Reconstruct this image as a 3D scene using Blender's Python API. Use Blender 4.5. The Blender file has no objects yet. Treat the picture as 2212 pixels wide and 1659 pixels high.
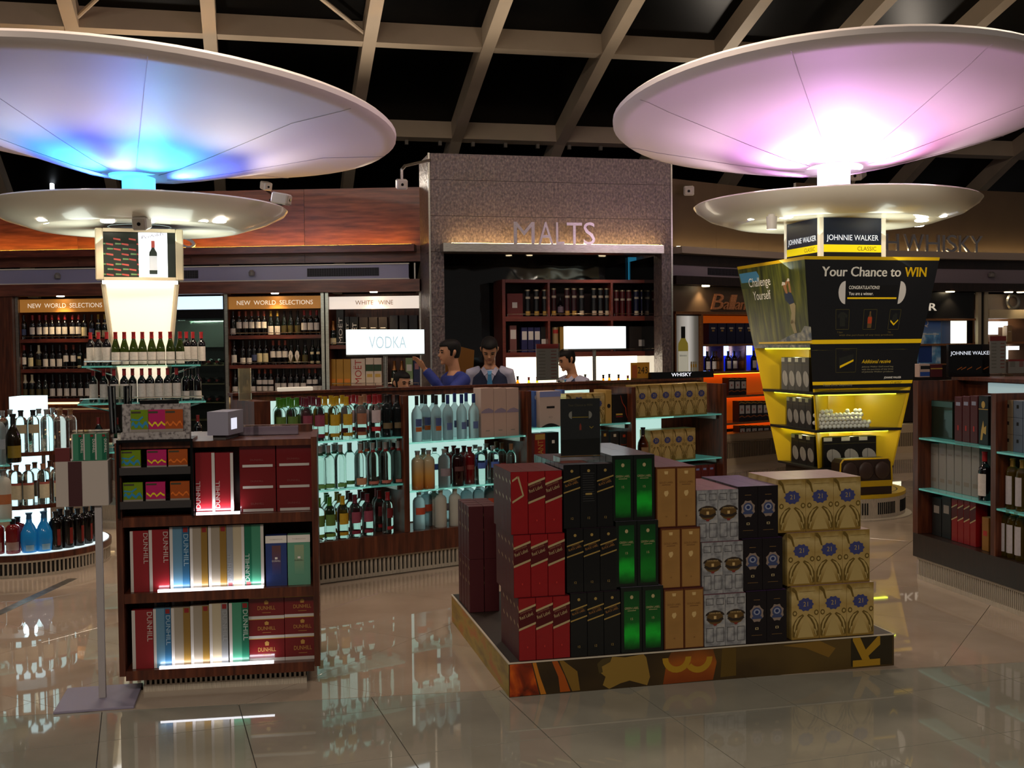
import bpy, math, random
from mathutils import Vector, Matrix
random.seed(7)
SC = bpy.context.scene
COL = SC.collection
PI = math.pi
# ------------------------------------------------------------------ camera
IW, IH, FPX, EYE = 2212.0, 1659.0, 2430.0, 1.65
PITCH = math.atan((829.5 - 747) / FPX)
ROLL = 0.0106
_w = Vector((0, math.cos(PITCH), -math.sin(PITCH)))
_u0 = Vector((0, math.sin(PITCH), math.cos(PITCH)))
_r = math.cos(ROLL) * Vector((1, 0, 0)) - math.sin(ROLL) * _u0
_u = math.sin(ROLL) * Vector((1, 0, 0)) + math.cos(ROLL) * _u0
EYEP = Vector((0, 0, EYE))
cam = bpy.data.cameras.new('camera')
cam.sensor_width = 36.0
cam.lens = FPX / IW * 36.0
cam.clip_end = 200
camo = bpy.data.objects.new('camera', cam)
COL.objects.link(camo)
camo.matrix_world = Matrix(((_r.x, _u.x, -_w.x, 0), (_r.y, _u.y, -_w.y, 0), (_r.z, _u.z, -_w.z, EYE), (0, 0, 0, 1)))
SC.camera = camo
# ------------------------------------------------------------------ world, exposure
wd = bpy.data.worlds.new('night')
SC.world = wd
wd.use_nodes = True
wd.node_tree.nodes['Background'].inputs[0].default_value = (0.9, 0.82, 0.75, 1)
wd.node_tree.nodes['Background'].inputs[1].default_value = 0.08
SC.view_settings.view_transform = 'Standard'
SC.view_settings.look = 'None'
SC.view_settings.exposure = 0.0
SC.view_settings.gamma = 1.0
SC.view_settings.use_curve_mapping = False
SC.cycles.max_bounces = 8
SC.cycles.transmission_bounces = 7
SC.cycles.transparent_max_bounces = 12
SC.cycles.glossy_bounces = 4
SC.cycles.diffuse_bounces = 3
SC.cycles.sample_clamp_indirect = 4.0
SC.cycles.caustics_reflective = False
SC.cycles.caustics_refractive = False
SC.cycles.use_denoising = True
SC.cycles.use_adaptive_sampling = True
SC.cycles.adaptive_threshold = 0.03

def lin(c):
    if isinstance(c, str):
        c = c.lstrip('#')
        c = [int(c[i:i + 2], 16) / 255 for i in (0, 2, 4)]
    return tuple(x / 12.92 if x <= .04045 else ((x + .055) / 1.055) ** 2.4 for x in c[:3])

def lamp(name, kind, loc, power, color='ffffff', target=None, size=.2, size_y=None, spot=60, blend=.5, radius=.05):
    l = bpy.data.lights.new(name, kind)
    l.energy = power
    l.color = lin(color)
    if kind == 'AREA':
        l.size = size
        if size_y:
            l.shape = 'RECTANGLE'
            l.size_y = size_y
    if kind == 'SPOT':
        l.spot_size = math.radians(spot)
        l.spot_blend = blend
        l.shadow_soft_size = radius
    if kind == 'POINT':
        l.shadow_soft_size = radius
    o = bpy.data.objects.new(name, l)
    COL.objects.link(o)
    o.location = loc
    if target is not None:
        d = Vector(target) - Vector(loc)
        o.rotation_euler = d.to_track_quat('-Z', 'Y').to_euler()
    return o

# unseen fill lamps added high on the camera's side for the general concourse light
for _x, _y, _p in ((-5.5, -3.0, 190), (0.0, -3.6, 270), (6.0, -3.6, 60)):
    lamp('concourse_luminaire', 'AREA', (_x, _y, 6.6), _p, 'fff2e0', (_x, _y + 3.2, 0), size=2.4, size_y=.6)
# unseen fill lamps added below the rafters to light the shop floor
for _x, _y in ((-2.2, 8.6), (1.3, 9.2), (4.9, 10.2), (-5.4, 8.0)):
    lamp('shop_luminaire', 'AREA', (_x, _y, 5.6), 75, 'ffe6cc', (_x, _y, 0), size=.9, size_y=.9)

# unseen spot added to brighten the printed front of the yellow tower
lamp('track_spotlight', 'SPOT', (0.8, -1.0, 5.9), 2300, 'fff4e4', (3.05, 10.3, 2.0), spot=13, blend=.5, radius=.08)
# unseen spots added behind the wall tops to brighten the rafters
for _x, _y in ((-4.6, 14.9), (-1.8, 14.8), (0.6, 14.6), (3.6, 16.9), (7.0, 18.2)):
    lamp('rafter_uplight', 'SPOT', (_x, _y, 3.75), 120, 'ffeeda', (_x, _y - 2.6, 7.0), spot=150, blend=1.0, radius=.12)

# ------------------------------------------------------------------ pixel <-> place helpers (photo measured once, places are real)
def ray(px, py):
    return _w + _r * ((px - 1106.0) / FPX) - _u * ((py - 829.5) / FPX)

def at_z(px, py, z=0.0):
    d = ray(px, py)
    return EYEP + d * ((z - EYE) / d.z)

def at_y(px, py, Y):
    d = ray(px, py)
    return EYEP + d * (Y / d.y)

class Frame:
    """local frame: x to the right along a face, y into it, z up"""
    def __init__(s, ox, oy, deg, oz=0.0):
        s.o = Vector((ox, oy, oz)); s.a = math.radians(deg)
        s.ex = Vector((math.cos(s.a), math.sin(s.a), 0)); s.ey = Vector((-math.sin(s.a), math.cos(s.a), 0))
    def w(s, x, y, z):
        return s.o + s.ex * x + s.ey * y + Vector((0, 0, z))
    def px(s, px, py, y=0.0):
        d = ray(px, py)
        q = s.o + s.ey * y - EYEP
        t = q.dot(s.ey) / d.dot(s.ey)
        p = EYEP + d * t - s.o
        return p.dot(s.ex), p.z
    def x(s, px, y=0.0, py=800):
        return s.px(px, py, y)[0]
    def z(s, px, py, y=0.0):
        return s.px(px, py, y)[1]

# ------------------------------------------------------------------ materials
MATS = {}
def M(name, color='888888', rough=.5, metal=0.0, emit=None, es=0.0, spec=.5, trans=0.0, ior=1.45, alpha=1.0, coat=0.0, vary=0.0, vscale=30.0):
    if name in MATS:
        return MATS[name]
    m = bpy.data.materials.new(name)
    m.use_nodes = True
    nt = m.node_tree
    b = nt.nodes['Principled BSDF']
    c = lin(color) + (1,)
    b.inputs['Base Color'].default_value = c
    b.inputs['Roughness'].default_value = rough
    b.inputs['Metallic'].default_value = metal
    b.inputs['Specular IOR Level'].default_value = spec
    b.inputs['Transmission Weight'].default_value = trans
    b.inputs['IOR'].default_value = ior
    b.inputs['Alpha'].default_value = alpha
    b.inputs['Coat Weight'].default_value = coat
    if emit:
        b.inputs['Emission Color'].default_value = lin(emit) + (1,)
        b.inputs['Emission Strength'].default_value = es
    if vary:
        tc = nt.nodes.new('ShaderNodeTexCoord')
        n = nt.nodes.new('ShaderNodeTexNoise'); n.inputs['Scale'].default_value = vscale; n.inputs['Detail'].default_value = 3
        mx = nt.nodes.new('ShaderNodeMix'); mx.data_type = 'RGBA'; mx.blend_type = 'MULTIPLY'
        mp = nt.nodes.new('ShaderNodeMapRange'); mp.inputs[1].default_value = .3; mp.inputs[2].default_value = .7
        mp.inputs[3].default_value = 1 - vary; mp.inputs[4].default_value = 1 + vary * .3
        nt.links.new(tc.outputs['Object'], n.inputs['Vector'])
        nt.links.new(n.outputs['Fac'], mp.inputs[0])
        mx.inputs[0].default_value = 1
        mx.inputs[6].default_value = c
        nt.links.new(mp.outputs[0], mx.inputs[7])
        nt.links.new(mx.outputs[2], b.inputs['Base Color'])
    MATS[name] = m
    return m

def ramp_mat(name, stops, scale=(1, 1, 1), noise=4.0, detail=4.0, rough=.5, bump=0.0, bscale=None, metal=0.0, coords='Object', spec=.5, dist=0.0, coat=0.0):
    """noise -> colour ramp, stretched by scale"""
    if name in MATS:
        return MATS[name]
    m = bpy.data.materials.new(name); m.use_nodes = True
    nt = m.node_tree; b = nt.nodes['Principled BSDF']
    tc = nt.nodes.new('ShaderNodeTexCoord'); mp = nt.nodes.new('ShaderNodeMapping')
    mp.inputs['Scale'].default_value = scale
    n = nt.nodes.new('ShaderNodeTexNoise'); n.inputs['Scale'].default_value = noise; n.inputs['Detail'].default_value = detail
    n.inputs['Distortion'].default_value = dist
    r = nt.nodes.new('ShaderNodeValToRGB')
    el = r.color_ramp.elements
    while len(el) < len(stops):
        el.new(.5)
    for e, (p, c) in zip(el, stops):
        e.position = p; e.color = lin(c) + (1,)
    nt.links.new(tc.outputs[coords], mp.inputs[0]); nt.links.new(mp.outputs[0], n.inputs['Vector'])
    nt.links.new(n.outputs['Fac'], r.inputs[0]); nt.links.new(r.outputs[0], b.inputs['Base Color'])
    b.inputs['Roughness'].default_value = rough; b.inputs['Metallic'].default_value = metal
    b.inputs['Specular IOR Level'].default_value = spec; b.inputs['Coat Weight'].default_value = coat
    if bump:
        bp = nt.nodes.new('ShaderNodeBump'); bp.inputs['Strength'].default_value = bump
        src = n
        if bscale:
            src = nt.nodes.new('ShaderNodeTexNoise'); src.inputs['Scale'].default_value = bscale; src.inputs['Detail'].default_value = 2
            nt.links.new(mp.outputs[0], src.inputs['Vector'])
        bp.inputs['Distance'].default_value = .02
        nt.links.new(src.outputs['Fac'], bp.inputs['Height']); nt.links.new(bp.outputs[0], b.inputs['Normal'])
    MATS[name] = m
    return m

def zgrad(name, stops, z0, z1, rough=.35, noise=0.0, nscale=14.0, axis=2):
    """printed colour fade along an object axis (z by default), with print mottling"""
    if name in MATS:
        return MATS[name]
    m = bpy.data.materials.new(name); m.use_nodes = True
    nt = m.node_tree; b = nt.nodes['Principled BSDF']
    tc = nt.nodes.new('ShaderNodeTexCoord'); sx = nt.nodes.new('ShaderNodeSeparateXYZ')
    nt.links.new(tc.outputs['Object'], sx.inputs[0])
    mr = nt.nodes.new('ShaderNodeMapRange'); mr.inputs[1].default_value = z0; mr.inputs[2].default_value = z1
    nt.links.new(sx.outputs[axis], mr.inputs[0])
    last = mr.outputs[0]
    if noise:
        n = nt.nodes.new('ShaderNodeTexNoise'); n.inputs['Scale'].default_value = nscale; n.inputs['Detail'].default_value = 4
        nt.links.new(tc.outputs['Object'], n.inputs['Vector'])
        ms = nt.nodes.new('ShaderNodeMath'); ms.operation = 'MULTIPLY_ADD'; ms.inputs[1].default_value = noise; ms.inputs[2].default_value = -noise / 2
        nt.links.new(n.outputs['Fac'], ms.inputs[0])
        ad = nt.nodes.new('ShaderNodeMath'); ad.operation = 'ADD'
        nt.links.new(last, ad.inputs[0]); nt.links.new(ms.outputs[0], ad.inputs[1])
        last = ad.outputs[0]
    r = nt.nodes.new('ShaderNodeValToRGB'); el = r.color_ramp.elements
    while len(el) < len(stops):
        el.new(.5)
    for e, (p, c) in zip(el, stops):
        e.position = p; e.color = lin(c) + (1,)
    nt.links.new(last, r.inputs[0]); nt.links.new(r.outputs[0], b.inputs['Base Color'])
    b.inputs['Roughness'].default_value = rough
    MATS[name] = m
    return m

def thin(name, color='ffffff', ior=1.45, rough=.02):
    """thin clear sheet: see-through with a Fresnel sheen"""
    if name in MATS:
        return MATS[name]
    m = bpy.data.materials.new(name); m.use_nodes = True
    nt = m.node_tree
    nt.nodes.remove(nt.nodes['Principled BSDF'])
    out = [n for n in nt.nodes if n.type == 'OUTPUT_MATERIAL'][0]
    t = nt.nodes.new('ShaderNodeBsdfTransparent'); t.inputs[0].default_value = lin(color) + (1,)
    g = nt.nodes.new('ShaderNodeBsdfGlossy'); g.inputs['Roughness'].default_value = rough
    f = nt.nodes.new('ShaderNodeFresnel'); f.inputs[0].default_value = ior
    mx = nt.nodes.new('ShaderNodeMixShader')
    nt.links.new(f.outputs[0], mx.inputs[0]); nt.links.new(t.outputs[0], mx.inputs[1]); nt.links.new(g.outputs[0], mx.inputs[2])
    nt.links.new(mx.outputs[0], out.inputs[0])
    MATS[name] = m
    return m

wood = ramp_mat('walnut', [(.3, '3a1a10'), (.55, '5a2c1a'), (.75, '6e3a22')], (14, 14, 1.2), 3.0, 5, .32, bump=.04)
wood_h = ramp_mat('walnut_horizontal', [(.3, '48221a'), (.55, '6a382a'), (.75, '7e4a36')], (1.0, 14, 9), 3.0, 5, .34, bump=.05)
wood_red = ramp_mat('mahogany', [(.3, '4a1c14'), (.6, '6a2c1e'), (.8, '7a3626')], (2, 12, 12), 3.0, 4, .35)
steel = ramp_mat('brushed_steel', [(.3, '9a968e'), (.7, 'c4c0b8')], (3, 3, 60), 6, 2, .32, metal=1.0)
grille_mat = ramp_mat('bronze_steel', [(.3, 'a89c8c'), (.7, 'c8bcaa')], (40, 40, 3), 6, 2, .38, metal=.1)
chrome = M('chrome', 'd8d8d8', .12, 1.0)
black = M('black', '0c0b0c', .35)
blackgloss = M('black_gloss', '0a0a0c', .12)
dark = M('dark_recess', '060505', .8)
white = M('white_paint', 'd6cfc4', .4)
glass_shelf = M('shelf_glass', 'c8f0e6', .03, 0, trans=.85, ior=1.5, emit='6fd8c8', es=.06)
acrylic = thin('clear_acrylic', 'f4f6f4', 1.35)
panel_cool = M('backlight_cool', 'e8f6f2', .5, emit='c4ece4', es=.78)
panel_warm = M('backlight_warm', 'fff4e0', .5, emit='fff0d2', es=4.0)
sign_white = M('lightbox_white', 'f4fbfb', .4, emit='e4f6fa', es=1.5)
strip_white = M('led_strip', 'ffffff', .4, emit='f4f6ff', es=4.0)

# ------------------------------------------------------------------ mesh builder
_TXT = {}
def text_geo(s):
    if s not in _TXT:
        cu = bpy.data.curves.new('lettering', 'FONT'); cu.body = s; cu.resolution_u = 3; cu.size = 1.0
        o = bpy.data.objects.new('lettering', cu)
        me = o.to_mesh()
        vs = [tuple(v.co[:2]) for v in me.vertices]; fs = [tuple(p.vertices) for p in me.polygons]
        o.to_mesh_clear(); bpy.data.objects.remove(o); bpy.data.curves.remove(cu)
        if vs:
            x0 = min(v[0] for v in vs); x1 = max(v[0] for v in vs); y0 = min(v[1] for v in vs); y1 = max(v[1] for v in vs)
            vs = [(v[0] - x0, v[1] - y0) for v in vs]
            _TXT[s] = (vs, fs, x1 - x0, y1 - y0)
        else:
            _TXT[s] = ([], [], 1, 1)
    return _TXT[s]

class MB:
    def __init__(s):
        s.v = []; s.f = []; s.m = []; s.mats = []
    def mi(s, m):
        if m not in s.mats:
            s.mats.append(m)
        return s.mats.index(m)
    def add(s, vs, fs, m):
        o = len(s.v); k = s.mi(m)
        s.v += [tuple(v) for v in vs]
        for f in fs:
            s.f.append(tuple(i + o for i in f)); s.m.append(k)
        return s
    def box(s, x0, y0, z0, x1, y1, z1, m, bev=0.0):
        if x1 < x0: x0, x1 = x1, x0
        if y1 < y0: y0, y1 = y1, y0
        if z1 < z0: z0, z1 = z1, z0
        if not bev:
            vs = [(x, y, z) for z in (z0, z1) for y in (y0, y1) for x in (x0, x1)]
            return s.add(vs, [(0, 2, 3, 1), (4, 5, 7, 6), (0, 1, 5, 4), (2, 6, 7, 3), (0, 4, 6, 2), (1, 3, 7, 5)], m)
        b = bev; vs = []; idx = {}
        for ix, x in enumerate((x0, x1)):
            for iy, y in enumerate((y0, y1)):
                for iz, z in enumerate((z0, z1)):
                    sx, sy, sz = (1 - 2 * ix), (1 - 2 * iy), (1 - 2 * iz)
                    for a in range(3):
                        p = [x + sx * b, y + sy * b, z + sz * b]
                        p[a] = (x, y, z)[a]
                        idx[(ix, iy, iz, a)] = len(vs); vs.append(p)
        fs = []
        I = idx
        for a in range(3):
            for e in (0, 1):
                q = []
                for u, w_ in ((0, 0), (1, 0), (1, 1), (0, 1)):
                    k = [0, 0, 0]; k[a] = e; k[(a + 1) % 3] = u; k[(a + 2) % 3] = w_
                    q.append(I[tuple(k) + (a,)])
                fs.append(tuple(q if e else q[::-1]))
        for a in range(3):
            b1, c1 = (a + 1) % 3, (a + 2) % 3
            for u in (0, 1):
                for w_ in (0, 1):
                    k0 = [0, 0, 0]; k0[a] = 0; k0[b1] = u; k0[c1] = w_
                    k1 = list(k0); k1[a] = 1
                    q = [I[tuple(k0) + (b1,)], I[tuple(k1) + (b1,)], I[tuple(k1) + (c1,)], I[tuple(k0) + (c1,)]]
                    fs.append(tuple(q if u != w_ else q[::-1]))
        for ix in (0, 1):
            for iy in (0, 1):
                for iz in (0, 1):
                    q = [I[(ix, iy, iz, 0)], I[(ix, iy, iz, 1)], I[(ix, iy, iz, 2)]]
                    fs.append(tuple(q if (ix + iy + iz) % 2 == 1 else q[::-1]))
        return s.add(vs, fs, m)
    def quad(s, a, b, c, d, m):
        return s.add([a, b, c, d], [(0, 1, 2, 3)], m)
    def rect(s, x0, z0, x1, z1, y, m):
        """flat print on a face that looks along -y"""
        return s.quad((x0, y, z0), (x1, y, z0), (x1, y, z1), (x0, y, z1), m)
    def poly(s, pts, y, m):
        return s.add([(p[0], y, p[1]) for p in pts], [tuple(range(len(pts)))], m)
    def prism(s, pts, y0, y1, m):
        n = len(pts)
        vs = [(p[0], y0, p[1]) for p in pts] + [(p[0], y1, p[1]) for p in pts]
        fs = [tuple(range(n)), tuple(range(2 * n - 1, n - 1, -1))]
        fs += [(i, i + n, (i + 1) % n + n, (i + 1) % n) for i in range(n)]
        return s.add(vs, fs, m)
    def text(s, t, x, z, h, m, y=-.001, w=None, depth=0.0, rot=0.0, shear=0.0, center=False, bold=0.0):
        vs, fs, tw, th = text_geo(t)
        if not vs:
            return s
        ref = text_geo('H')[3]
        k = h / ref if not any(ch in t for ch in 'gjpqy,') else h / ref
        kx = (w / tw) if w else k
        if not w:
            w = tw * k
        ox = -w / 2 if center else 0.0
        ca, sa = math.cos(rot), math.sin(rot)
        def tr(p, yy):
            X = p[0] * kx + ox + shear * p[1] * k; Z = p[1] * k
            return (x + X * ca - Z * sa, yy, z + X * sa + Z * ca)
        n = len(vs)
        if not depth:
            return s.add([tr(p, y) for p in vs], fs, m)
        edges = {}
        for f in fs:
            for i in range(len(f)):
                e = (f[i], f[(i + 1) % len(f)])
                edges[e] = 1
        sides = [e for e in edges if (e[1], e[0]) not in edges]
        allv = [tr(p, y) for p in vs] + [tr(p, y + depth) for p in vs]
        F_ = list(fs) + [tuple(i + n for i in f[::-1]) for f in fs] + [(a, a + n, b + n, b) for a, b in sides]
        return s.add(allv, F_, m)
    def lathe(s, prof, m, seg=16, cx=0, cy=0, z0=0, a0=0.0, a1=2 * PI, sx=1.0, sy=1.0):
        full = abs(a1 - a0 - 2 * PI) < 1e-6
        ns = seg if full else seg + 1
        vs = []; fs = []
        for r, z in prof:
            for k in range(ns):
                t = a0 + (a1 - a0) * k / seg
                vs.append((cx + r * math.cos(t) * sx, cy + r * math.sin(t) * sy, z0 + z))
        for i in range(len(prof) - 1):
            for k in range(seg):
                k2 = (k + 1) % ns
                a, b, c, d = i * ns + k, i * ns + k2, (i + 1) * ns + k2, (i + 1) * ns + k
                if prof[i][0] == 0:
                    fs.append((a, c, d))
                elif prof[i + 1][0] == 0:
                    fs.append((a, b, c))
                else:
                    fs.append((a, b, c, d))
        return s.add(vs, fs, m)
    def cyl(s, p0, p1, r, m, seg=10, r1=None, caps=True):
        p0 = Vector(p0); p1 = Vector(p1); d = (p1 - p0).normalized()
        a = d.orthogonal().normalized(); b = d.cross(a)
        r1 = r if r1 is None else r1
        vs = []
        for p, rr in ((p0, r), (p1, r1)):
            for k in range(seg):
                t = 2 * PI * k / seg
                vs.append(p + (a * math.cos(t) + b * math.sin(t)) * rr)
        fs = [(k, (k + 1) % seg, (k + 1) % seg + seg, k + seg) for k in range(seg)]
        if caps:
            fs += [tuple(range(seg))[::-1], tuple(range(seg, 2 * seg))]
        return s.add(vs, fs, m)
    def path(s, pts, r, m, seg=8):
        for a, b in zip(pts[:-1], pts[1:]):
            s.cyl(a, b, r, m, seg)
        return s
    def mesh(s, name, smooth=False):
        me = bpy.data.meshes.new(name)
        me.from_pydata(s.v, [], s.f)
        for m in s.mats:
            me.materials.append(m)
        if len(s.mats) > 1:
            me.polygons.foreach_set('material_index', s.m)
        if smooth:
            me.polygons.foreach_set('use_smooth', [True] * len(s.f))
            try:
                me.set_sharp_from_angle(angle=math.radians(42))
            except Exception:
                pass
        me.update()
        return me
    def build(s, name, parent=None, loc=(0, 0, 0), rz=0.0, smooth=False):
        return obj(name, s.mesh(name, smooth), parent, loc, rz)

def obj(name, me, parent=None, loc=(0, 0, 0), rz=0.0):
    o = bpy.data.objects.new(name, me)
    COL.objects.link(o)
    o.location = loc
    o.rotation_euler = (0, 0, rz)
    if parent is not None:
        o.parent = parent
    return o

def tag(o, label=None, cat=None, group=None, kind=None):
    if label: o['label'] = label
    if cat: o['category'] = cat
    if group: o['group'] = group
    if kind: o['kind'] = kind
    return o

def thing(name, label, cat, loc=(0, 0, 0), rz=0.0, group=None):
    o = bpy.data.objects.new(name, None)
    COL.objects.link(o)
    o.empty_display_size = .1
    o.location = loc; o.rotation_euler = (0, 0, rz)
    return tag(o, label, cat, group)

def structure(name, loc=(0, 0, 0), rz=0.0):
    o = bpy.data.objects.new(name, None)
    COL.objects.link(o)
    o.location = loc; o.rotation_euler = (0, 0, rz)
    o['kind'] = 'structure'
    return o

def bx(name, parent, x0, y0, z0, x1, y1, z1, m, bev=0.0):
    """a box part in its parent's own coordinates, with its origin at the base centre"""
    cx, cy, cz = (x0 + x1) / 2, (y0 + y1) / 2, min(z0, z1)
    return MB().box(x0 - cx, y0 - cy, z0 - cz, x1 - cx, y1 - cy, z1 - cz, m, bev).build(name, parent, (cx, cy, cz))
# ================================================================== PEOPLE behind the island
def loft(mb, rings, m, cap=True, seg=14):
    """rings: (centre, rx, ry, optional axis frame (X,Y))"""
    vs = []; fs = []
    for c, rx_, ry_, X, Y in rings:
        for k in range(seg):
            t = 2 * PI * k / seg
            vs.append(Vector(c) + X * (rx_ * math.cos(t)) + Y * (ry_ * math.sin(t)))
    n = len(rings)
    for i in range(n - 1):
        for k in range(seg):
            fs.append((i * seg + k, i * seg + (k + 1) % seg, (i + 1) * seg + (k + 1) % seg, (i + 1) * seg + k))
    if cap:
        fs.append(tuple(range(seg))[::-1]); fs.append(tuple(range((n - 1) * seg, n * seg)))
    mb.add(vs, fs, m)
VX, VY = Vector((1, 0, 0)), Vector((0, 1, 0))
def limb(mb, pts, radii, m, seg=12, flat=1.0):
    rings = []
    pts = [Vector(p) for p in pts]
    # resample with a smooth bend
    for i, p in enumerate(pts):
        a = pts[max(0, i - 1)]; b = pts[min(len(pts) - 1, i + 1)]
        dv = (b - a).normalized()
        X = dv.cross(Vector((0, 1, .01))).normalized() if abs(dv.y) < .9 else dv.cross(Vector((1, 0, 0))).normalized()
        Y = dv.cross(X).normalized()
        rings.append((p, radii[i], radii[i] * flat, X, Y))
    loft(mb, rings, m, True, seg)
def remesh(o, vox, smooth_it=4):
    r = o.modifiers.new('skin_join', 'REMESH'); r.mode = 'VOXEL'; r.voxel_size = vox; r.use_smooth_shade = True
    s = o.modifiers.new('soften', 'SMOOTH'); s.iterations = smooth_it; s.factor = .5
    return o
skin = M('skin', 'b07c5c', .5, vary=.06, vscale=18)
hair_m = ramp_mat('hair', [(.4, '080605'), (.7, '120d0b')], (40, 40, 4), 6, 3, .6, spec=.2)
navy_v = M('vest_navy', '1a2240', .7, vary=.1, vscale=60); shirt_m = M('shirt_pale', 'a8a4b8', .6); blue_j = M('jacket_blue', '1c2c78', .7, vary=.12, vscale=40); trous = M('trousers_dark', '14161e', .8); tie_m = M('tie_blue', '3c7ca8', .5)

def head_rings(s=1.0):
    # (z, half width x, half depth y, y offset); face looks along -y
    return [(.0, .050, .058, .012), (.02, .054, .068, .000), (.045, .058, .085, -.006), (.075, .066, .094, -.004), (.105, .072, .098, .0), (.135, .076, .100, .003), (.165, .076, .099, .006), (.19, .070, .092, .008), (.21, .056, .074, .010), (.225, .034, .046, .012), (.231, .010, .014, .012)]
def make_person(name, label, loc, facing, H=1.68, hip=.88, lean=0.0, nod=0.0, turn=0.0, dress='vest', arms=None, hairlong=False, female=False):
    """body one surface; clothes and hair are children. local -y is forward."""
    p = thing(name, label, 'person', loc, facing)
    k = H / 1.70
    hz = hip
    sh = hz + .54 * k                        # shoulder height
    top = lambda x, y, z: Vector((x, y - (z - hz) * math.sin(lean) if z > hz else y, hz + (z - hz) * math.cos(lean) if z > hz else z))
    sw = .19 * k if not female else .165 * k
    R = []
    torso = [(hz - .10, .14, .10), (hz, .155, .105), (hz + .12, .145, .098), (hz + .26, .150, .102), (hz + .40, .172, .108), (hz + .50, .165, .095), (hz + .56, .10, .075), (hz + .60, .055, .055)]
    body = MB()
    rr = [(top(0, 0, hz + (z - hz) * k), rx_ * k, ry_ * k, VX, VY) for z, rx_, ry_ in torso]
    loft(body, rr, skin, True, 18)
    neck0 = top(0, .0, hz + .56 * k); nk = top(0, -.02, hz + .69 * k)
    # head frame
    hq = Matrix.Rotation(turn, 3, 'Z') @ Matrix.Rotation(nod, 3, 'X')
    hc = top(0, -.01, hz + .665 * k)
    def hp(x, y, z): return hc + hq @ Vector((x, y - .02, z)) * (1.0 * k)
    limb(body, [neck0 - Vector((0, 0, .05)), neck0 + Vector((0, 0, .03)), hp(0, .02, .05)], [.066 * k, .056 * k, .056 * k], skin)
    hr = head_rings()
    HX, HY = hq @ VX, hq @ VY
    loft(body, [(hp(0, yo, z), w_ * k, d_ * k, HX, HY) for z, w_, d_, yo in hr], skin, True, 22)
    # nose, brow, chin, lips, ears
    limb(body, [hp(0, -.088, .128), hp(0, -.103, .105), hp(0, -.113, .088), hp(0, -.100, .080)], [.008 * k, .010 * k, .014 * k, .009 * k], skin, 8)
    limb(body, [hp(-.045, -.080, .136), hp(0, -.094, .137), hp(.045, -.080, .136)], [.007, .010, .007], skin, 8)
    limb(body, [hp(-.02, -.080, .02), hp(.02, -.080, .02)], [.018 * k, .018 * k], skin, 8)
    limb(body, [hp(-.02, -.090, .058), hp(0, -.096, .059), hp(.02, -.090, .058)], [.006, .009, .006], skin, 8)
    for s in (-1, 1):
        limb(body, [hp(s * .072, .012, .085), hp(s * .082, .018, .108), hp(s * .082, .022, .128), hp(s * .074, .016, .138)], [.009, .013, .014, .008], skin, 8)
    # legs
    for s in (-1, 1):
        bend = max(0.0, (.88 * k - hz))
        kn = Vector((s * .10 * k, -bend * 1.1, hz * .52)); an = Vector((s * .10 * k, .03, .09)); hpv = Vector((s * .085 * k, 0, hz - .02))
        limb(body, [hpv, (hpv + kn) / 2, kn, (kn + an) / 2 + Vector((0, .02, 0)), an, Vector((s * .10 * k, -.0, .045))], [.088 * k, .076 * k, .058 * k, .055 * k, .040 * k, .04 * k], skin)
        limb(body, [Vector((s * .10 * k, .05, .045)), Vector((s * .10 * k, -.08, .04)), Vector((s * .105 * k, -.17, .03))], [.043, .042, .028], skin, 10, .8)
    # arms
    arms = arms or {}
    armpts = {}
    for s in (-1, 1):
        S = top(s * sw, 0, sh - .02)
        E_, W_ = arms.get(s, ((s * (sw + .06), .04, hz + .22), (s * (sw + .02), -.16, hz + .08)))
        E_ = Vector(E_); W_ = Vector(W_)
        armpts[s] = (S, E_, W_)
        limb(body, [top(s * sw * .55, 0, sh - .01), S, (S + E_) / 2, E_, (E_ + W_) / 2, W_], [.060 * k, .054 * k, .046 * k, .040 * k, .036 * k, .026 * k], skin)
        dv = (W_ - E_).normalized(); side = dv.cross(Vector((0, 1, .2))).normalized(); nrm = side.cross(dv)
        limb(body, [W_ - dv * .01, W_ + dv * .035, W_ + dv * .085], [.026, .036, .036], skin, 10, .45)
        for i, (off, ln) in enumerate(((-.028, .066), (-.010, .076), (.010, .072), (.027, .056))):
            b0_ = W_ + dv * .082 + side * off
            limb(body, [b0_, b0_ + dv * ln * .5 + side * off * .12, b0_ + dv * ln * .85 - nrm * .012, b0_ + dv * ln - nrm * .022], [.0095, .009, .0085, .007], skin, 8)
        t0 = W_ + dv * .025 - side * .03
        limb(body, [t0, t0 + dv * .03 - side * .02, t0 + dv * .062 - side * .026], [.012, .011, .008], skin, 8)
    bo = body.build('body', p, smooth=True)
    remesh(bo, .0085, 3)
    # eyes and mouth
    for s in (-1, 1):
        e = MB()
        limb(e, [hp(s * .018, -.0935, .119), hp(s * .032, -.0945, .120), hp(s * .046, -.086, .119)], [.0035, .006, .0035], M('eye_dark', '120c0a', .25), 8)
        e.build('eye', p, smooth=True)
        b = MB()
        limb(b, [hp(s * .016, -.1, .138), hp(s * .034, -.0985, .143), hp(s * .052, -.084, .138)], [.003, .005, .003], hair_m, 6)
        b.build('eyebrow', p, smooth=True)
    m_ = MB(); limb(m_, [hp(-.024, -.093, .0585), hp(0, -.1045, .0585), hp(.024, -.093, .0585)], [.002, .0045, .002], M('lip', '8a4c40', .5), 6); m_.build('mouth', p, smooth=True)
    # hair: shell over the crown, back and sides with a fringe
    hm = MB()
    seg = 26
    rings = []
    for z, w_, d_, yo in [(.05, .058, .085, -.006)] + hr[3:]:
        rings.append((z, w_, d_, yo))
    vs = []; fs = []
    N = len(rings)
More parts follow.
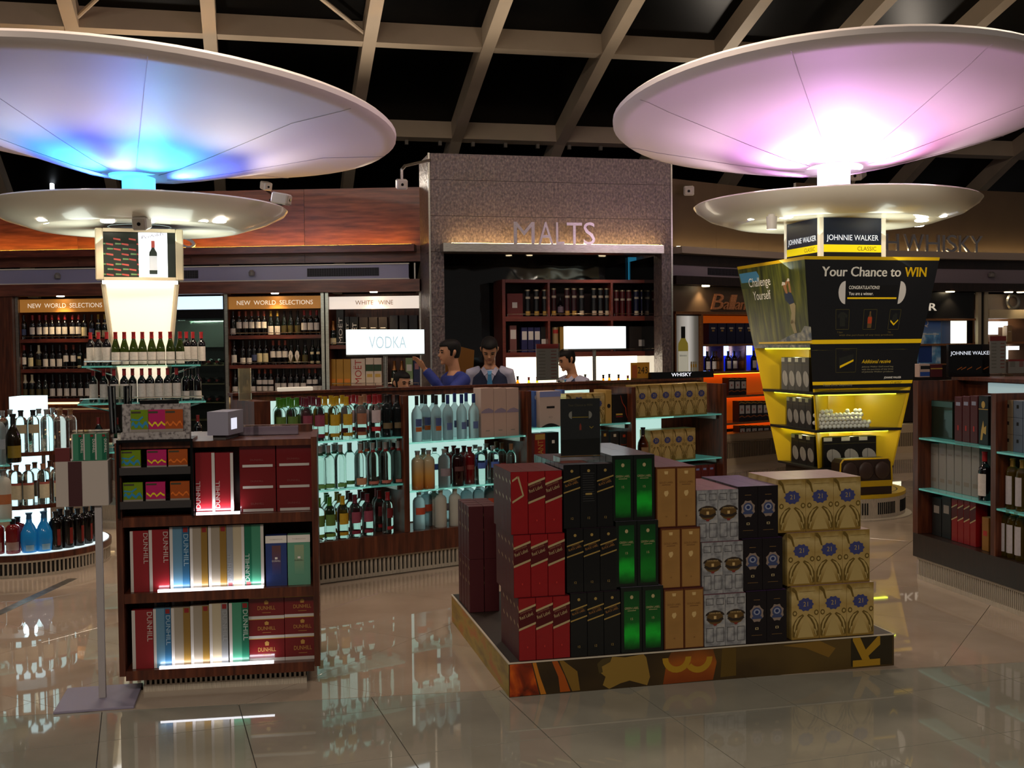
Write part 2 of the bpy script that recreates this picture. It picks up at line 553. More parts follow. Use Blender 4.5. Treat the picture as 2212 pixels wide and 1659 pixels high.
    for z, w_, d_, yo in rings:
        for q in range(seg):
            t = 2 * PI * q / seg
            front = max(0.0, -math.sin(t))
            g = 1.10 + .03 * math.sin(q * 3.7 + z * 60)
            lift = .012 if z > .15 else .004
            vs.append(hp(w_ * g * math.cos(t), yo + d_ * g * math.sin(t), z + lift))
    for i in range(N - 1):
        for q in range(seg):
            q2 = (q + 1) % seg
            t = 2 * PI * (q + .5) / seg
            zmid = (rings[i][0] + rings[i + 1][0]) / 2
            f = -math.sin(t)
            lim = .168 if f > .55 else (.135 if f > .15 else (.088 if f > -.25 else .045))
            if hairlong and f < .15: lim = -.05
            if zmid > lim: fs.append((i * seg + q, i * seg + q2, (i + 1) * seg + q2, (i + 1) * seg + q))
    fs.append(tuple((N - 1) * seg + q for q in range(seg)))
    hm.add(vs, fs, hair_m)
    if hairlong:
        loft(hm, [(hp(0, .055, .16), .07 * k, .06 * k, HX, HY), (hp(0, .075, .08), .062 * k, .05 * k, HX, HY), (hp(0, .085, .02), .035 * k, .03 * k, HX, HY)], hair_m, True, 12)
    ho = hm.build('hair', p, smooth=True)
    so = ho.modifiers.new('thick', 'SOLIDIFY'); so.thickness = .012; so.offset = -1
    sb = ho.modifiers.new('round', 'SUBSURF'); sb.levels = 1; sb.render_levels = 1
    # clothes
    def cloth(nm, parts, m, vox=.010):
        mb = MB()
        for fn in parts: fn(mb, m)
        o = mb.build(nm, p, smooth=True)
        return remesh(o, vox, 4)
    def tors(z0, z1, grow):
        def fn(mb, m):
            q = [t for t in torso if z0 <= t[0] - hz <= z1]
            loft(mb, [(top(0, 0, hz + (z - hz) * k), (rx_ + grow) * k, (ry_ + grow) * k, VX, VY) for z, rx_, ry_ in q], m, True, 18)
        return fn
    def sleeve(s, to, grow):
        def fn(mb, m):
            S, E_, W_ = armpts[s]
            pts = [top(s * sw * .50, 0, sh - .01), S, (S + E_) / 2, E_]; rd = [.066 * k, .056 * k, .048 * k, .044 * k]
            if to == 'long': pts += [(E_ + W_) / 2, W_ - (W_ - E_).normalized() * .01]; rd += [.040 * k, .034 * k]
            limb(mb, pts, [r + grow for r in rd], m)
        return fn
    def leg(s, grow):
        def fn(mb, m):
            bend = max(0.0, (.88 * k - hz))
            kn = Vector((s * .10 * k, -bend * 1.1, hz * .52)); an = Vector((s * .10 * k, .03, .09)); hpv = Vector((s * .085 * k, 0, hz - .02))
            limb(mb, [hpv, (hpv + kn) / 2, kn, (kn + an) / 2 + Vector((0, .02, 0)), an], [.096 * k, .086 * k, .072 * k, .07 * k, .066 * k], m)
        return fn
    cloth('trousers', [leg(-1, .01), leg(1, .01), tors(-.11, .13, .008)], trous)
    if dress == 'vest':
        cloth('shirt', [tors(.1, .57, .006), sleeve(-1, 'long', .004), sleeve(1, 'long', .004)], shirt_m)
        cloth('vest', [tors(-.02, .57, .014)], navy_v)
        f = MB()
        zc0, zc1 = hz + .26 * k, hz + .555 * k
        yb = -.128 * k
        V_ = lambda x, z, y=0: top(x, yb + y, z)
        f.add([V_(-.045 * k, zc1, .04), V_(.045 * k, zc1, .04), V_(.05 * k, zc1 - .05 * k, .004), V_(0, zc1 - .17 * k, -.008), V_(-.05 * k, zc1 - .05 * k, .004)], [(0, 1, 2, 3, 4)], shirt_m)
        f.add([V_(-.058 * k, zc1 + .03, .055), V_(-.012, zc1 - .03 * k, .0), V_(-.05 * k, zc1 - .06 * k, .0), V_(-.085 * k, zc1, .06)], [(0, 1, 2, 3)], shirt_m)
        f.add([V_(.058 * k, zc1 + .03, .055), V_(.085 * k, zc1, .06), V_(.05 * k, zc1 - .06 * k, .0), V_(.012, zc1 - .03 * k, .0)], [(0, 1, 2, 3)], shirt_m)
        fo = f.build('collar', p); fo.modifiers.new('thick', 'SOLIDIFY').thickness = .006
        t_ = MB()
        t_.add([V_(-.022, zc1 - .01, -.008 + .02), V_(.022, zc1 - .01, -.008 + .02), V_(.016, zc1 - .045, -.014), V_(.034, zc1 - .22 * k, -.018), V_(0, zc1 - .26 * k, -.018), V_(-.034, zc1 - .22 * k, -.018), V_(-.016, zc1 - .045, -.014)], [(0, 1, 2, 3, 4, 5, 6)], tie_m)
        to = t_.build('tie', p); to.modifiers.new('thick', 'SOLIDIFY').thickness = .008
        bg = MB()
        bc = V_(.075 * k, zc1 - .19 * k, -.014)
        bg.box(bc.x - .022, bc.y - .004, bc.z - .035, bc.x + .022, bc.y, bc.z + .035, M('badge_white', 'c8ccd8', .4)).rect(bc.x - .012, bc.z - .015, bc.x + .012, bc.z + .012, bc.y - .0048, M('badge_photo', '3c3840', .5))
        bg.build('badge', p)
    else:
        cloth('jacket', [tors(-.11, .57, .018), sleeve(-1, 'long', .010), sleeve(1, 'long', .010)], blue_j)
    return p
def stand(px, Y): q = at_y(px, 760, Y); return (q.x, q.y, 0)
# 1: in the blue jacket, turned left, raised hand
a1 = stand(998, 10.35)
make_person('person', 'person in a blue jacket turned aside with one hand raised behind the island', a1, math.radians(-62), H=1.64, hip=.85, lean=.14, nod=.05, turn=-.05, dress='jacket', arms={1: ((.30, -.30, 1.22), (.20, -.46, 1.45)), -1: ((-.26, -.02, 1.08), (-.18, -.22, 1.0))})
# 2: facing the camera, bowed head
a2 = stand(1058, 11.2)
make_person('person', 'person in a navy vest and light blue tie looking down behind the island', a2, math.radians(0), H=1.69, hip=.87, lean=.12, nod=.55, turn=0.0)
# 3: three-quarter profile to the left
a3 = stand(1244, 11.9)
make_person('person', 'person in a navy vest seen in profile below the blank lightbox sign', a3, math.radians(-48), H=1.60, hip=.78, lean=.10, nod=.32, turn=-.25)
# 4: only the head shows over the island
a4 = stand(862, 10.5)
make_person('person', 'person with tied-back hair, only the head showing beside the vodka sign post', a4, math.radians(18), H=1.52, hip=.62, lean=.05, nod=.1, turn=.35, hairlong=True, female=True)
# ================================================================== FLOOR
def clip(poly, p, n):
    """keep the side of the line through p with normal n where dot > 0"""
    out = []
    for i in range(len(poly)):
        a, b = poly[i], poly[(i + 1) % len(poly)]
        da = (a[0] - p[0]) * n[0] + (a[1] - p[1]) * n[1]; db = (b[0] - p[0]) * n[0] + (b[1] - p[1]) * n[1]
        if da >= 0: out.append(a)
        if da * db < 0:
            t = da / (da - db); out.append((a[0] + t * (b[0] - a[0]), a[1] + t * (b[1] - a[1])))
    return out

tile_near = ramp_mat('polished_tile_olive', [(.35, '918d80'), (.65, '9c988a')], (1, 1, 1), 3, 5, .03, spec=.5)
tile_far = ramp_mat('polished_tile_beige', [(.35, 'a89684'), (.65, 'b6a492')], (1, 1, 1), 2.5, 5, .022, spec=.55)
grout = M('grout', '4a443c', .6)
floor = MB().box(-14, -7, -.08, 14, 22, -.006, grout).build('floor')
floor['kind'] = 'structure'
b0 = at_z(0, 1548); b1 = at_z(2212, 1430)
bd = (b1 - b0).normalized(); bn = Vector((-bd.y, bd.x, 0))      # points away from the camera

def lay(o, deg, size, gap, keep, mat_, bound, region):
    fr = Frame(o.x, o.y, deg)
    h = size / 2 - gap / 2
    full = MB().box(-h, -h, -.012, h, h, 0, mat_, .0008).mesh('tile')
    N = 26
    for i in range(-N, N):
        for j in range(-N, N):
            c = fr.w((i + .5) * size, (j + .5) * size, 0)
            if not region(c):
                continue
            cor = [fr.w((i + .5) * size + sx * h, (j + .5) * size + sy * h, 0) for sx, sy in ((-1, -1), (1, -1), (1, 1), (-1, 1))]
            sd = [(q - b0).dot(bn) * keep for q in cor]
            if max(sd) <= .02:
                continue
            if min(sd) >= 0:
                obj('tile', full, floor, c, fr.a)
            else:
                pl = clip([(q.x, q.y) for q in cor], (b0.x + bn.x * keep * .003, b0.y + bn.y * keep * .003), (bn.x * keep, bn.y * keep))
                if len(pl) > 2:
                    n = len(pl)
                    vs = [(q[0] - c.x, q[1] - c.y, 0) for q in pl] + [(q[0] - c.x, q[1] - c.y, -.012) for q in pl]
                    MB().add(vs, [tuple(range(n)), tuple(range(2 * n - 1, n - 1, -1))] + [(a, a + n, (a + 1) % n + n, (a + 1) % n) for a in range(n)], mat_).build('tile', floor, (c.x, c.y, 0))

def vis(c, m=1.0):
    if c.y < 3.4: return False
    px = 1106 + FPX * c.x / c.y
    return -m * 480 < px < 2212 + m * 480
lay(at_z(1186, 1593), 18.3, .6, .004, -1, tile_near, None, lambda c: vis(c, 1.5))
lay(at_z(2044, 1435), -31, .9, .003, 1, tile_far, None, lambda c: vis(c, .9) and c.y < 16.5)
# expansion strip let into the floor
s0, s1 = at_z(-60, 1352), at_z(158, 1250)
sd = (s1 - s0); L = sd.length
trim = MB().box(0, -.035, -.004, L, .035, .002, steel).build('trim_1', None, s0, math.atan2(sd.y, sd.x)); trim['kind'] = 'structure'

# ================================================================== CEILING VAULT
CE = Frame(0, 0, 13)
beam = M('beam_paint', 'bcaa92', .55, vary=.15, vscale=1.5)
pane_m = ramp_mat('night_glass', [(.4, '050505'), (.7, '0b0b0a')], (1, 1, 1), 1.2, 3, .35, spec=.08)
ceil_ = structure('ceiling', (0, 0, 0), CE.a)
prof = [(3.0, 7.75), (5.4, 7.55), (7.8, 7.2), (10.2, 6.8), (12.6, 6.30), (15.0, 5.62), (17.4, 4.84), (19.8, 3.7), (21.6, 2.4)]
rx = [-13.65, -12.0, -10.35, -8.7, -7.05, -5.4, -3.75, -2.1, -.45, 1.58, 3.17, 4.85, 6.52, 8.2, 9.85, 11.5, 13.15, 14.8, 16.45, 18.1]
bd_, bw = .34, .17
for x in rx:
    mb = MB()
    vs = []
    for y, z in prof:
        vs += [(-bw / 2, y, z), (bw / 2, y, z), (bw / 2, y, z + bd_), (-bw / 2, y, z + bd_)]
    fs = []
    for i in range(len(prof) - 1):
        a = i * 4
        for k in range(4):
            fs.append((a + k, a + (k + 1) % 4, a + 4 + (k + 1) % 4, a + 4 + k))
    mb.add(vs, fs, beam).build('rafter', ceil_, (x, 0, 0))
for (y, z), (y2, z2) in zip(prof[:-1], prof[1:]):
    sl = math.atan2(z2 - z, y2 - y)
    for xa, xb in zip(rx[:-1], rx[1:]):
        o = bx('purlin', ceil_, xa + bw / 2, -.08, .03, xb - bw / 2, .08, bd_ - .02, beam)
        o.location = ((xa + xb) / 2, y, z + .02); o.rotation_euler = (sl * .5, 0, 0)
        if 7 < y < 20:
            n_, t_ = Vector((0, -(z2 - z), y2 - y)).normalized(), .015
            ca = [(-(xb - xa) / 2 + .05, 0, 0), ((xb - xa) / 2 - .05, 0, 0), ((xb - xa) / 2 - .05, y2 - y, z2 - z), (-(xb - xa) / 2 + .05, y2 - y, z2 - z)]
            vs = ca + [(q[0], q[1] + n_.y * t_, q[2] + n_.z * t_) for q in ca]
            MB().add(vs, [(3, 2, 1, 0), (4, 5, 6, 7), (0, 1, 5, 4), (1, 2, 6, 5), (2, 3, 7, 6), (3, 0, 4, 7)], pane_m).build('pane', ceil_, ((xa + xb) / 2, y, z + .30))
# wind bracing rods in the left bays
for xa, xb, i in ((-.45, -2.1, 3), (-2.1, -.45, 3), (-.45, -2.1, 4), (-.45, 1.58, 4)):
    (y, z), (y2, z2) = prof[i], prof[i + 1]
    MB().cyl((xa, y, z + .12), (xb, y2, z2 + .12), .028, beam, 8).build('bracing_rod', ceil_)
# small hangers along the purlin over the stone portal
for k in range(7):
    bx('hanger', ceil_, 2.35 + k * .52, 17.30, 4.76, 2.40 + k * .52, 17.36, 4.83, M('hanger_grey', '6a6258', .5))
# distant lamp seen through the glass
for px, py, r_ in ((1043, 243, .035), (1032, 250, .02)):
    p = at_y(px, py, 19.5)
for px, py in ((187, 404), (202, 402), (360, 404), (603, 410), (822, 380), (832, 376), (862, 378)):
    q = at_y(px, py, 20.6)
    o = MB().lathe([(.03 * math.sin(PI * i / 6), -.03 * math.cos(PI * i / 6)) for i in range(7)], M('distant_lamp_glow', 'f4ffa0', .5, emit='f0ffa0', es=6), 8).build('distant_lamp', None, q, 0, True)
    tag(o, 'tiny distant lamp in the dark hall behind the wine wall', 'lamp', 'distant lamps')
for (pa, ya_, pb, yb_) in ((-30, 379, 38, 380), (110, 356, 113, 412)):
    a_, b_ = at_y(pa, ya_, 18.0), at_y(pb, yb_, 18.0)
    o = MB().cyl((0, 0, 0), b_ - a_, .035, M('tube_glow', 'ffffff', .4, emit='eaf4ff', es=5), 10).build('tube_light', None, a_)
    tag(o, 'upright tube light far behind the blue tower' if pa > 0 else 'level tube light far behind the blue tower', 'light')

# ================================================================== LEFT WALL (wine side)
LW = Frame(-6.9, 14.32, -3.7)
LWL = 5.80
wl = structure('wall_left', LW.o, LW.a)
zt, zl1, zl0 = LW.z(700, 408), LW.z(700, 533), LW.z(700, 548)
zb1, zb0, zc = LW.z(700, 571), LW.z(700, 606), LW.z(700, 632)
lac = M('lavender_lacquer', '8a86a4', .3)  # grey band, with the bluish light on it put into the colour
n = 4
for k in range(n):
    bx('wood_panel', wl, LWL * k / n + .002, 0, zb1 + .02, LWL * (k + 1) / n - .002, .06, zt, wood_h)
led = bx('cove_ledge', wl, 0, -.2, zl0, LW.x(903), -.001, zl1, wood_red)
cove_amber = M('cove_amber', 'ffb050', .5, emit='ffbc48', es=40.0)
bx('cove_strip', wl, .0, -.115, zl1 + .001, LW.x(895), -.085, zl1 + .008, cove_amber)
bx('band', wl, 0, -.012, zb0 + .015, LWL - .15, .05, zb1 - .012, lac)
bx('band_frame', wl, 0, -.03, zb1 - .014, LWL - .14, .0, zb1, white)
bx('band_frame', wl, 0, -.03, zb0, LWL - .14, .0, zb0 + .015, white)
bx('band_frame', wl, LW.x(898), -.03, zb0, LW.x(901), .0, zb1, white)
for pa, pb in ((668, 822), (395, 433)):
    xa, xb = LW.x(pa), LW.x(pb)
    za, zb = zb0 + .05, zb1 - .05
    bx('vent', wl, xa, -.02, za, xb, -.0125, zb, dark)
    mb = MB()
    for i in range(9):
        zz = za + (zb - za) * (i + .5) / 9
        mb.box(xa, -.026, zz - .002, xb, -.02, zz + .002, M('vent_slat', '3a3640', .5))
    for i in range(int((xb - xa) / .03)):
        mb.box(xa + i * .03, -.027, za, xa + i * .03 + .003, -.02, zb, M('vent_slat'))
    o = mb.build('vent_grille', wl); o['kind'] = 'stuff'
for p in (133, 550):
    MB().lathe([(0, 0), (.035, 0), (.04, .04), (.02, .07), (0, .07)], M('spot_grey', '777270', .4), 12).build('band_spot', wl, (LW.x(p), -.05, (zb0 + zb1) / 2 - .03))
bx('soffit', wl, 0, -.12, zc, LWL, .06, zb0 - .002, wood_h)
# jambs and back behind the cabinets
bx('side_panel', wl, 0, -.08, 0, LW.x(36), .5, zc - .002, wood)
bx('side_panel', wl, LW.x(913), -.04, 0, LWL, .5, zc - .002, wood)
bx('back_panel', wl, LW.x(36), .46, 0, LW.x(913), .5, zc - .002, wood)
for p in (600, 812, 140):
    MB().lathe([(0, 0), (.045, 0), (.05, .012), (0, .012)], M('downlight_warm', 'fff0d0', .4, emit='ffe6b8', es=14), 12).build('downlight', wl, (LW.x(p), -.07, zc - .012))
    q = LW.w(LW.x(p), -.13, zc - .02)
    lamp('cabinet_downlight', 'SPOT', q, 22, 'ffe0a8', LW.w(LW.x(p), .09, 1.2), spot=95, blend=.8, radius=.03)
# WINES letters standing on the ledge
letter_m = ramp_mat('satin_letter', [(.3, 'a8a2a4'), (.7, 'c6c0c0')], (5, 5, 40), 5, 2, .28, metal=.9)
wn = thing('sign_lettering', 'raised metal letters along the amber-lit wooden cornice above the wine cabinets', 'sign letters', LW.w(LW.x(300), -.16, zl1), LW.a)
lh = LW.z(700, 497, -.16) - zl1
x0 = LW.x(300)
for ch, pa, pb in (('W', 291, 333), ('I', 338, 344), ('N', 350, 378), ('E', 384, 404), ('S', 409, 437)):
    xa, xb = LW.x(pa) - x0, LW.x(pb) - x0
    MB().text(ch, 0, 0, lh, letter_m, 0, w=xb - xa, depth=.03).build('letter', wn, (xa, 0, 0))

# ================================================================== STONE PORTAL
P0 = at_y(931, 700, 13.2)
MP = Frame(P0.x, P0.y, 13.4)
stone = ramp_mat('hammered_stone', [(.3, '3c3236'), (.5, '5a4c4c'), (.72, '7a6a64')], (1, 1, .75), 42, 3, .42, bump=.55, bscale=24)
wc = structure('wall_center', MP.o, MP.a)
PW = MP.x(1452)
xo0, xo1 = MP.x(962), MP.x(1431)
ztop = MP.z(1190, 338); zop = MP.z(1190, 546)
D = 1.25
for za, zb in ((0, 1.0), (1.0, 2.0), (2.0, zop)):
    bx('stone_block', wc, 0, 0, za + .002, xo0, .28, zb - .002, stone)
    bx('stone_block', wc, xo1, 0, za + .002, PW, .28, zb - .002, stone)
zz = [zop, zop + .42, zop + .84, ztop]
for za, zb in zip(zz[:-1], zz[1:]):
    bx('stone_block', wc, 0, 0, za + .002, PW, .28, zb - .002, stone)
bx('return_wall', wc, 0, .28, 0, .03, .75, ztop - .002, stone)
bx('return_wall', wc, PW - .03, .28, 0, PW, 1.6, ztop - .002, stone)
for xx in (-.006, PW):
    bx('corner_strip', wc, xx - .008, -.012, 0, xx + .012, .012, ztop, steel)
zk1, zk0 = MP.z(1190, 527, -.2), MP.z(1190, 545, -.2)
bx('lintel_ledge', wc, MP.x(961, -.2), -.2, zk0, MP.x(1436, -.2), -.001, zk1, steel)
cove_warm = M('cove_warm', 'ffe0a0', .5, emit='ffd488', es=48.0)
bx('cove_strip', wc, MP.x(975), -.125, zk1 + .001, MP.x(1425), -.095, zk1 + .008, cove_warm)
# recess behind the opening: black rippled mirror lining
ripple = ramp_mat('rippled_black_mirror', [(.4, '08080a'), (.6, '0d0c0e')], (1, 1, 1), 2.2, 2, .05, bump=.5, bscale=1.7, spec=.9)
bx('mirror_lining', wc, xo0 - .02, D, 0, xo1 + .02, D + .04, ztop - .5, ripple)
bx('mirror_lining', wc, xo0 - .03, .285, 0, xo0 - .0, D, zop - .01, ripple)
bx('mirror_lining', wc, xo1, .285, 0, xo1 + .03, D, zop - .01, ripple)
bx('recess_ceiling', wc, xo0 - .02, .285, zop + .12, xo1 + .02, D, zop + .16, black)
for p in (1145, 1192, 1360):
    MB().lathe([(0, 0), (.04, 0), (.045, .01), (0, .01)], M('downlight_warm'), 12).build('downlight', wc, (MP.x(p, .7), .7, zop + .109))
q = MP.w(MP.x(1290, .6), .55, zop + .05)
bp2 = MB().box(0, 0, 0, MP.x(1432, D - .1) - MP.x(1366, D - .1), .02, .30, M('cyan_print', '2c8cb4', .3, emit='2c8cb4', es=.35)).build('picture_panel', None, MP.w(MP.x(1366, D - .1) - .03, D - .06, MP.z(1400, 604, D - .1)), MP.a)  # cyan mirror reflection painted as a faintly glowing panel
tag(bp2, 'plain cyan picture panel high in the dark recess above the malt shelves', 'picture')  # no real picture, stands in for the mirror reflection
lamp('recess_downlight', 'SPOT', q, 20, 'ffd9a0', MP.w(MP.x(1270, .8), .85, 1.5), spot=120, blend=.8)
ml = thing('sign_lettering', 'raised metal MALTS letters standing on the ledge of the grey stone portal', 'sign letters', MP.w(MP.x(1113, -.14), -.14, zk1), MP.a)
lh = MP.z(1190, 480, -.14) - zk1
x0 = MP.x(1113, -.14)
for ch, pa, pb in (('M', 1113, 1158), ('A', 1166, 1198), ('L', 1204, 1222), ('T', 1227, 1260), ('S', 1263, 1288)):
    xa, xb = MP.x(pa, -.14) - x0, MP.x(pb, -.14) - x0
    MB().text(ch, 0, 0, lh, letter_m, 0, w=xb - xa, depth=.03).build('letter', ml, (xa, 0, 0))

# ================================================================== RIGHT WALL (whisky side, two planes)
Pa = at_y(1450, 740, 14.5)
RA = Frame(Pa.x, Pa.y, 37)
Pb = at_y(1720, 740, 16.05)
RB = Frame(Pb.x, Pb.y, 19)
RAL, RBL = (Pb - Pa).length + .02, 8.0
olive = M('brown_wall', '5a4836', .5, vary=.1, vscale=4)
lac2 = M('mauve_lacquer', '8a7c84', .3)
bronze = ramp_mat('copper_trim', [(.3, '9a5c38'), (.7, 'c68a5c')], (3, 3, 30), 6, 2, .25, metal=.9)
dkwood = ramp_mat('dark_wenge', [(.3, '1c120e'), (.7, '2c1c16')], (10, 10, 1.5), 4, 4, .3)
for FR, Ln, pref, nm in ((RA, RAL, 1560, 'wall_right'), (RB, RBL, 2080, 'wall_back_right')):
    wr = structure(nm, FR.o, FR.a)
    if FR is RA:
        yt, y1, y0, g1, g0, c0 = 398, 541, 555, 577, 600, 618
    else:
        yt, y1, y0, g1, g0, c0 = 410, 547, 562, 581, 612, 630
    Z = lambda yy: FR.z(pref, yy)
    n = 3
    for k in range(n):
        bx('wall_panel', wr, Ln * k / n + .001, 0, Z(g1) + .01, Ln * (k + 1) / n - .001, .06, Z(yt), olive)
    bx('cove_ledge', wr, 0, -.2, Z(y0), Ln, -.001, Z(y1), M('ledge_stone', 'a8988a', .4))
    bx('cove_strip', wr, .02, -.115, Z(y1) + .001, Ln - .02, -.085, Z(y1) + .008, M('cove_cream', 'ffe8b0', .5, emit='ffe0a0', es=12))
    bx('fascia', wr, 0, -.03, Z(g1), Ln, -.002, Z(y0) - .002, dkwood)
    bx('band', wr, 0, -.012, Z(g0), Ln, .05, Z(g1), lac2)
    bx('soffit', wr, 0, -.1, Z(c0), Ln, .06, Z(g0) - .002, dkwood)
    bx('plinth', wr, 0, .0, 0, Ln, .3, .42, M('beige_plinth', '9a8468', .4))
    mb = MB()
    for i in range(int(Ln / .034)):
        mb.box(.02 + i * .034, -.008, .1, .036 + i * .034, -.001, .3, M('plinth_slot', '4a3c2c', .5))
    o = mb.build('plinth_grille', wr); o['kind'] = 'stuff'
    bx('back_panel', wr, 0, .46, .42, Ln, .5, Z(c0), dkwood)
    if FR is RA:
        WRA = wr; ZA = Z(c0)
        xa, xb = RA.x(1528), RA.x(1612)
        bx('vent', wr, xa, -.02, Z(g0) + .03, xb, -.0125, Z(g1) - .02, dark)
        mb = MB()
        for i in range(7):
            zz = Z(g0) + .03 + (Z(g1) - Z(g0) - .05) * (i + .5) / 7
            mb.box(xa, -.027, zz - .003, xb, -.02, zz + .003, M('vent_slat'))
        for i in range(12):
            xx = xa + (xb - xa) * i / 12
            mb.box(xx, -.027, Z(g0) + .03, xx + .004, -.02, Z(g1) - .02, M('vent_slat'))
        o = mb.build('vent_grille', wr); o['kind'] = 'stuff'
    else:
        WRB = wr; ZB = Z(c0)
        MB().lathe([(0, 0), (.05, 0), (.055, .05), (.02, .08), (0, .08)], M('spot_grey'), 12).build('band_spot', wr, (RB.x(2135), -.06, Z(598)))
        sw = thing('sign_lettering', 'raised metal WHISKY letters on the cornice of the brown wall at the right', 'sign letters', RB.w(RB.x(1800, -.15), -.15, Z(y1)), RB.a)
        lh = FR.z(2010, 507, -.15) - Z(y1)
        x0 = RB.x(1800, -.15)
        for ch, pa, pb in (('S', 1735, 1757), ('C', 1762, 1790), ('O', 1795, 1830), ('T', 1835, 1858), ('C', 1862, 1888), ('H', 1914, 1942), ('W', 1952, 1996), ('H', 2000, 2030), ('I', 2036, 2041), ('S', 2045, 2067), ('K', 2071, 2097), ('Y', 2096, 2122)):
            if ch == 'C' and pa > 1850: pa, pb = 1884, 1908
            xa, xb = RB.x(pa, -.15) - x0, RB.x(pb, -.15) - x0
            MB().text(ch, 0, 0, lh, letter_m, 0, w=xb - xa, depth=.03).build('letter', sw, (xa, 0, 0))
# dark backdrop of the next hall, behind the shop walls
bk = MB().box(-16, 21.6, 0, 18, 21.7, 3.2, M('far_hall', '14110f', .8)).build('wall_back'); bk['kind'] = 'structure'
# ================================================================== BOTTLES AND BOXES
BP = {
 'bordeaux': [(0, 0), (.96, 0), (1, .015), (1, .60), (.93, .665), (.62, .72), (.40, .775), (.38, .96), (.42, .965), (.42, 1), (0, 1)],
 'burgundy': [(0, 0), (.96, 0), (1, .015), (1, .44), (.90, .55), (.62, .68), (.43, .78), (.39, .96), (.42, .965), (.42, 1), (0, 1)],
 'vodka': [(0, 0), (.96, 0), (1, .015), (1, .64), (.93, .72), (.66, .775), (.42, .81), (.37, .85), (.37, .97), (.40, 1), (0, 1)],
 'round': [(0, 0), (.95, 0), (1, .02), (1, .68), (.96, .76), (.72, .82), (.40, .845), (.36, .87), (.36, .96), (.43, .965), (.43, 1), (0, 1)],
 'tall': [(0, 0), (.88, 0), (.92, .012), (1, .52), (.97, .62), (.74, .70), (.40, .75), (.31, .79), (.30, 1), (0, 1)],
 'flask': [(0, 0), (.93, 0), (1, .03), (1, .46), (.9, .58), (.55, .69), (.34, .76), (.3, .94), (.38, .95), (.38, 1), (0, 1)],
 'bell': [(0, 0), (.80, 0), (.86, .02), (1, .30), (.95, .50), (.62, .66), (.34, .76), (.26, .94), (.30, .95), (.30, 1), (0, 1)],
}
def prof_r(p, t):
    for (r0, z0), (r1, z1) in zip(p[:-1], p[1:]):
        if z0 <= t <= z1 and z1 > z0:
            return r0 + (r1 - r0) * (t - z0) / (z1 - z0)
    return p[-2][0]

class Kind:
    """one kind of bottle: glass body, capsule, label(s); instances share the meshes"""
    def __init__(s, name, shape, h, r, glass, cap=None, cap0=.80, label=None, lab=(.18, .5), lab2=None, lab2z=None, seg=16, arc=2.3, cup=None):
        s.name = name
        p = BP[shape]
        s.glass = MB().lathe([(a * r, b * h) for a, b in p], glass, seg).mesh('bottle', True)
        s.parts = []
        if cap:
            zs = sorted(set([cap0] + [z for _, z in p if z > cap0]))
            pr = [(prof_r(p, z) * r + .0012, z * h) for z in zs if z < 1] + [(.42 * r + .0012 if shape != 'tall' else .34 * r, h + .001), (0, h + .0015)]
            s.parts.append(('cap', MB().lathe(pr, cap, max(8, seg - 4)).mesh('cap', True)))
        for L_, lz in ((label, lab), (lab2, lab2z)):
            if L_:
                zz = [lz[0] + (lz[1] - lz[0]) * i / 3 for i in range(4)]
                pr = [(prof_r(p, z) * r + .001, z * h) for z in zz]
                s.parts.append(('label', MB().lathe(pr, L_, 8, a0=-PI / 2 - arc / 2, a1=-PI / 2 + arc / 2).mesh('label', True)))
        s.h, s.r = h, r
    def put(s, loc, rz, label, group, cat='bottle', turn=0.0):
        o = obj(s.name, s.glass, None, loc, rz + turn)
        tag(o, label, cat, group)
        for n, me in s.parts:
            obj(n, me, o)
        return o

gl_wine = M('wine_glass_dark', '0a120c', .08, spec=.6, coat=.3)
gl_red = M('wine_glass_black', '0b080c', .08, spec=.6, coat=.3)
gl_green = M('burgundy_green', '2e3a12', .07, trans=.55, ior=1.3)
gl_clear = M('clear_bottle_glass', 'f2faf6', .02, trans=1.0, ior=1.38)
gl_frost = M('frosted_glass', 'b8c8cc', .42, trans=.75, ior=1.2)
gl_white = M('white_frosted_glass', 'c8c4b8', .5, trans=.25, ior=1.2)
def tint(c, n): return M(n, c, .04, trans=.9, ior=1.33)
lab_white = M('paper_label', 'd8cdc6', .6, vary=.12, vscale=60)
lab_cream = M('cream_label', 'cfc09a', .6, vary=.12, vscale=60)
lab_blue = M('blue_label', '3c4468', .6)
lab_dark = M('dark_gold_label', '4a401e', .5)
cap_red = M('red_capsule', '7c1a1c', .4)
cap_rust = M('rust_capsule', '7a3220', .4)
cap_gold = M('gold_capsule', '9a7a34', .35, .4)
cap_dark = M('black_capsule', '120e12', .35)
cap_cream = M('cream_neck', 'c0b498', .5)
HB = .305
K = {}
K['red_w'] = Kind('wine_bottle', 'bordeaux', HB, .037, gl_red, cap_red, .80, lab_white, (.20, .50))
K['rust_w'] = Kind('wine_bottle', 'bordeaux', HB, .037, gl_red, cap_rust, .80, lab_white, (.30, .56))
K['dark_w'] = Kind('wine_bottle', 'bordeaux', HB, .037, gl_red, cap_dark, .80, lab_white, (.10, .42))
K['dark_low'] = Kind('wine_bottle', 'bordeaux', HB, .037, gl_red, cap_dark, .80, lab_white, (.06, .30))
K['gold_low'] = Kind('wine_bottle', 'burgundy', HB, .038, gl_wine, cap_gold, .78, lab_white, (.03, .38))
K['gold_d'] = Kind('wine_bottle', 'burgundy', HB, .038, gl_wine, cap_dark, .78, lab_dark, (.10, .40))
K['white_neck'] = Kind('wine_bottle', 'bordeaux', HB, .037, gl_red, cap_cream, .66, lab_dark, (.15, .40))
K['blue_l'] = Kind('wine_bottle', 'bordeaux', HB, .037, gl_red, cap_dark, .80, lab_blue, (.18, .42))
K['cream_l'] = Kind('wine_bottle', 'bordeaux', HB, .037, gl_red, cap_dark, .80, lab_cream, (.12, .48))
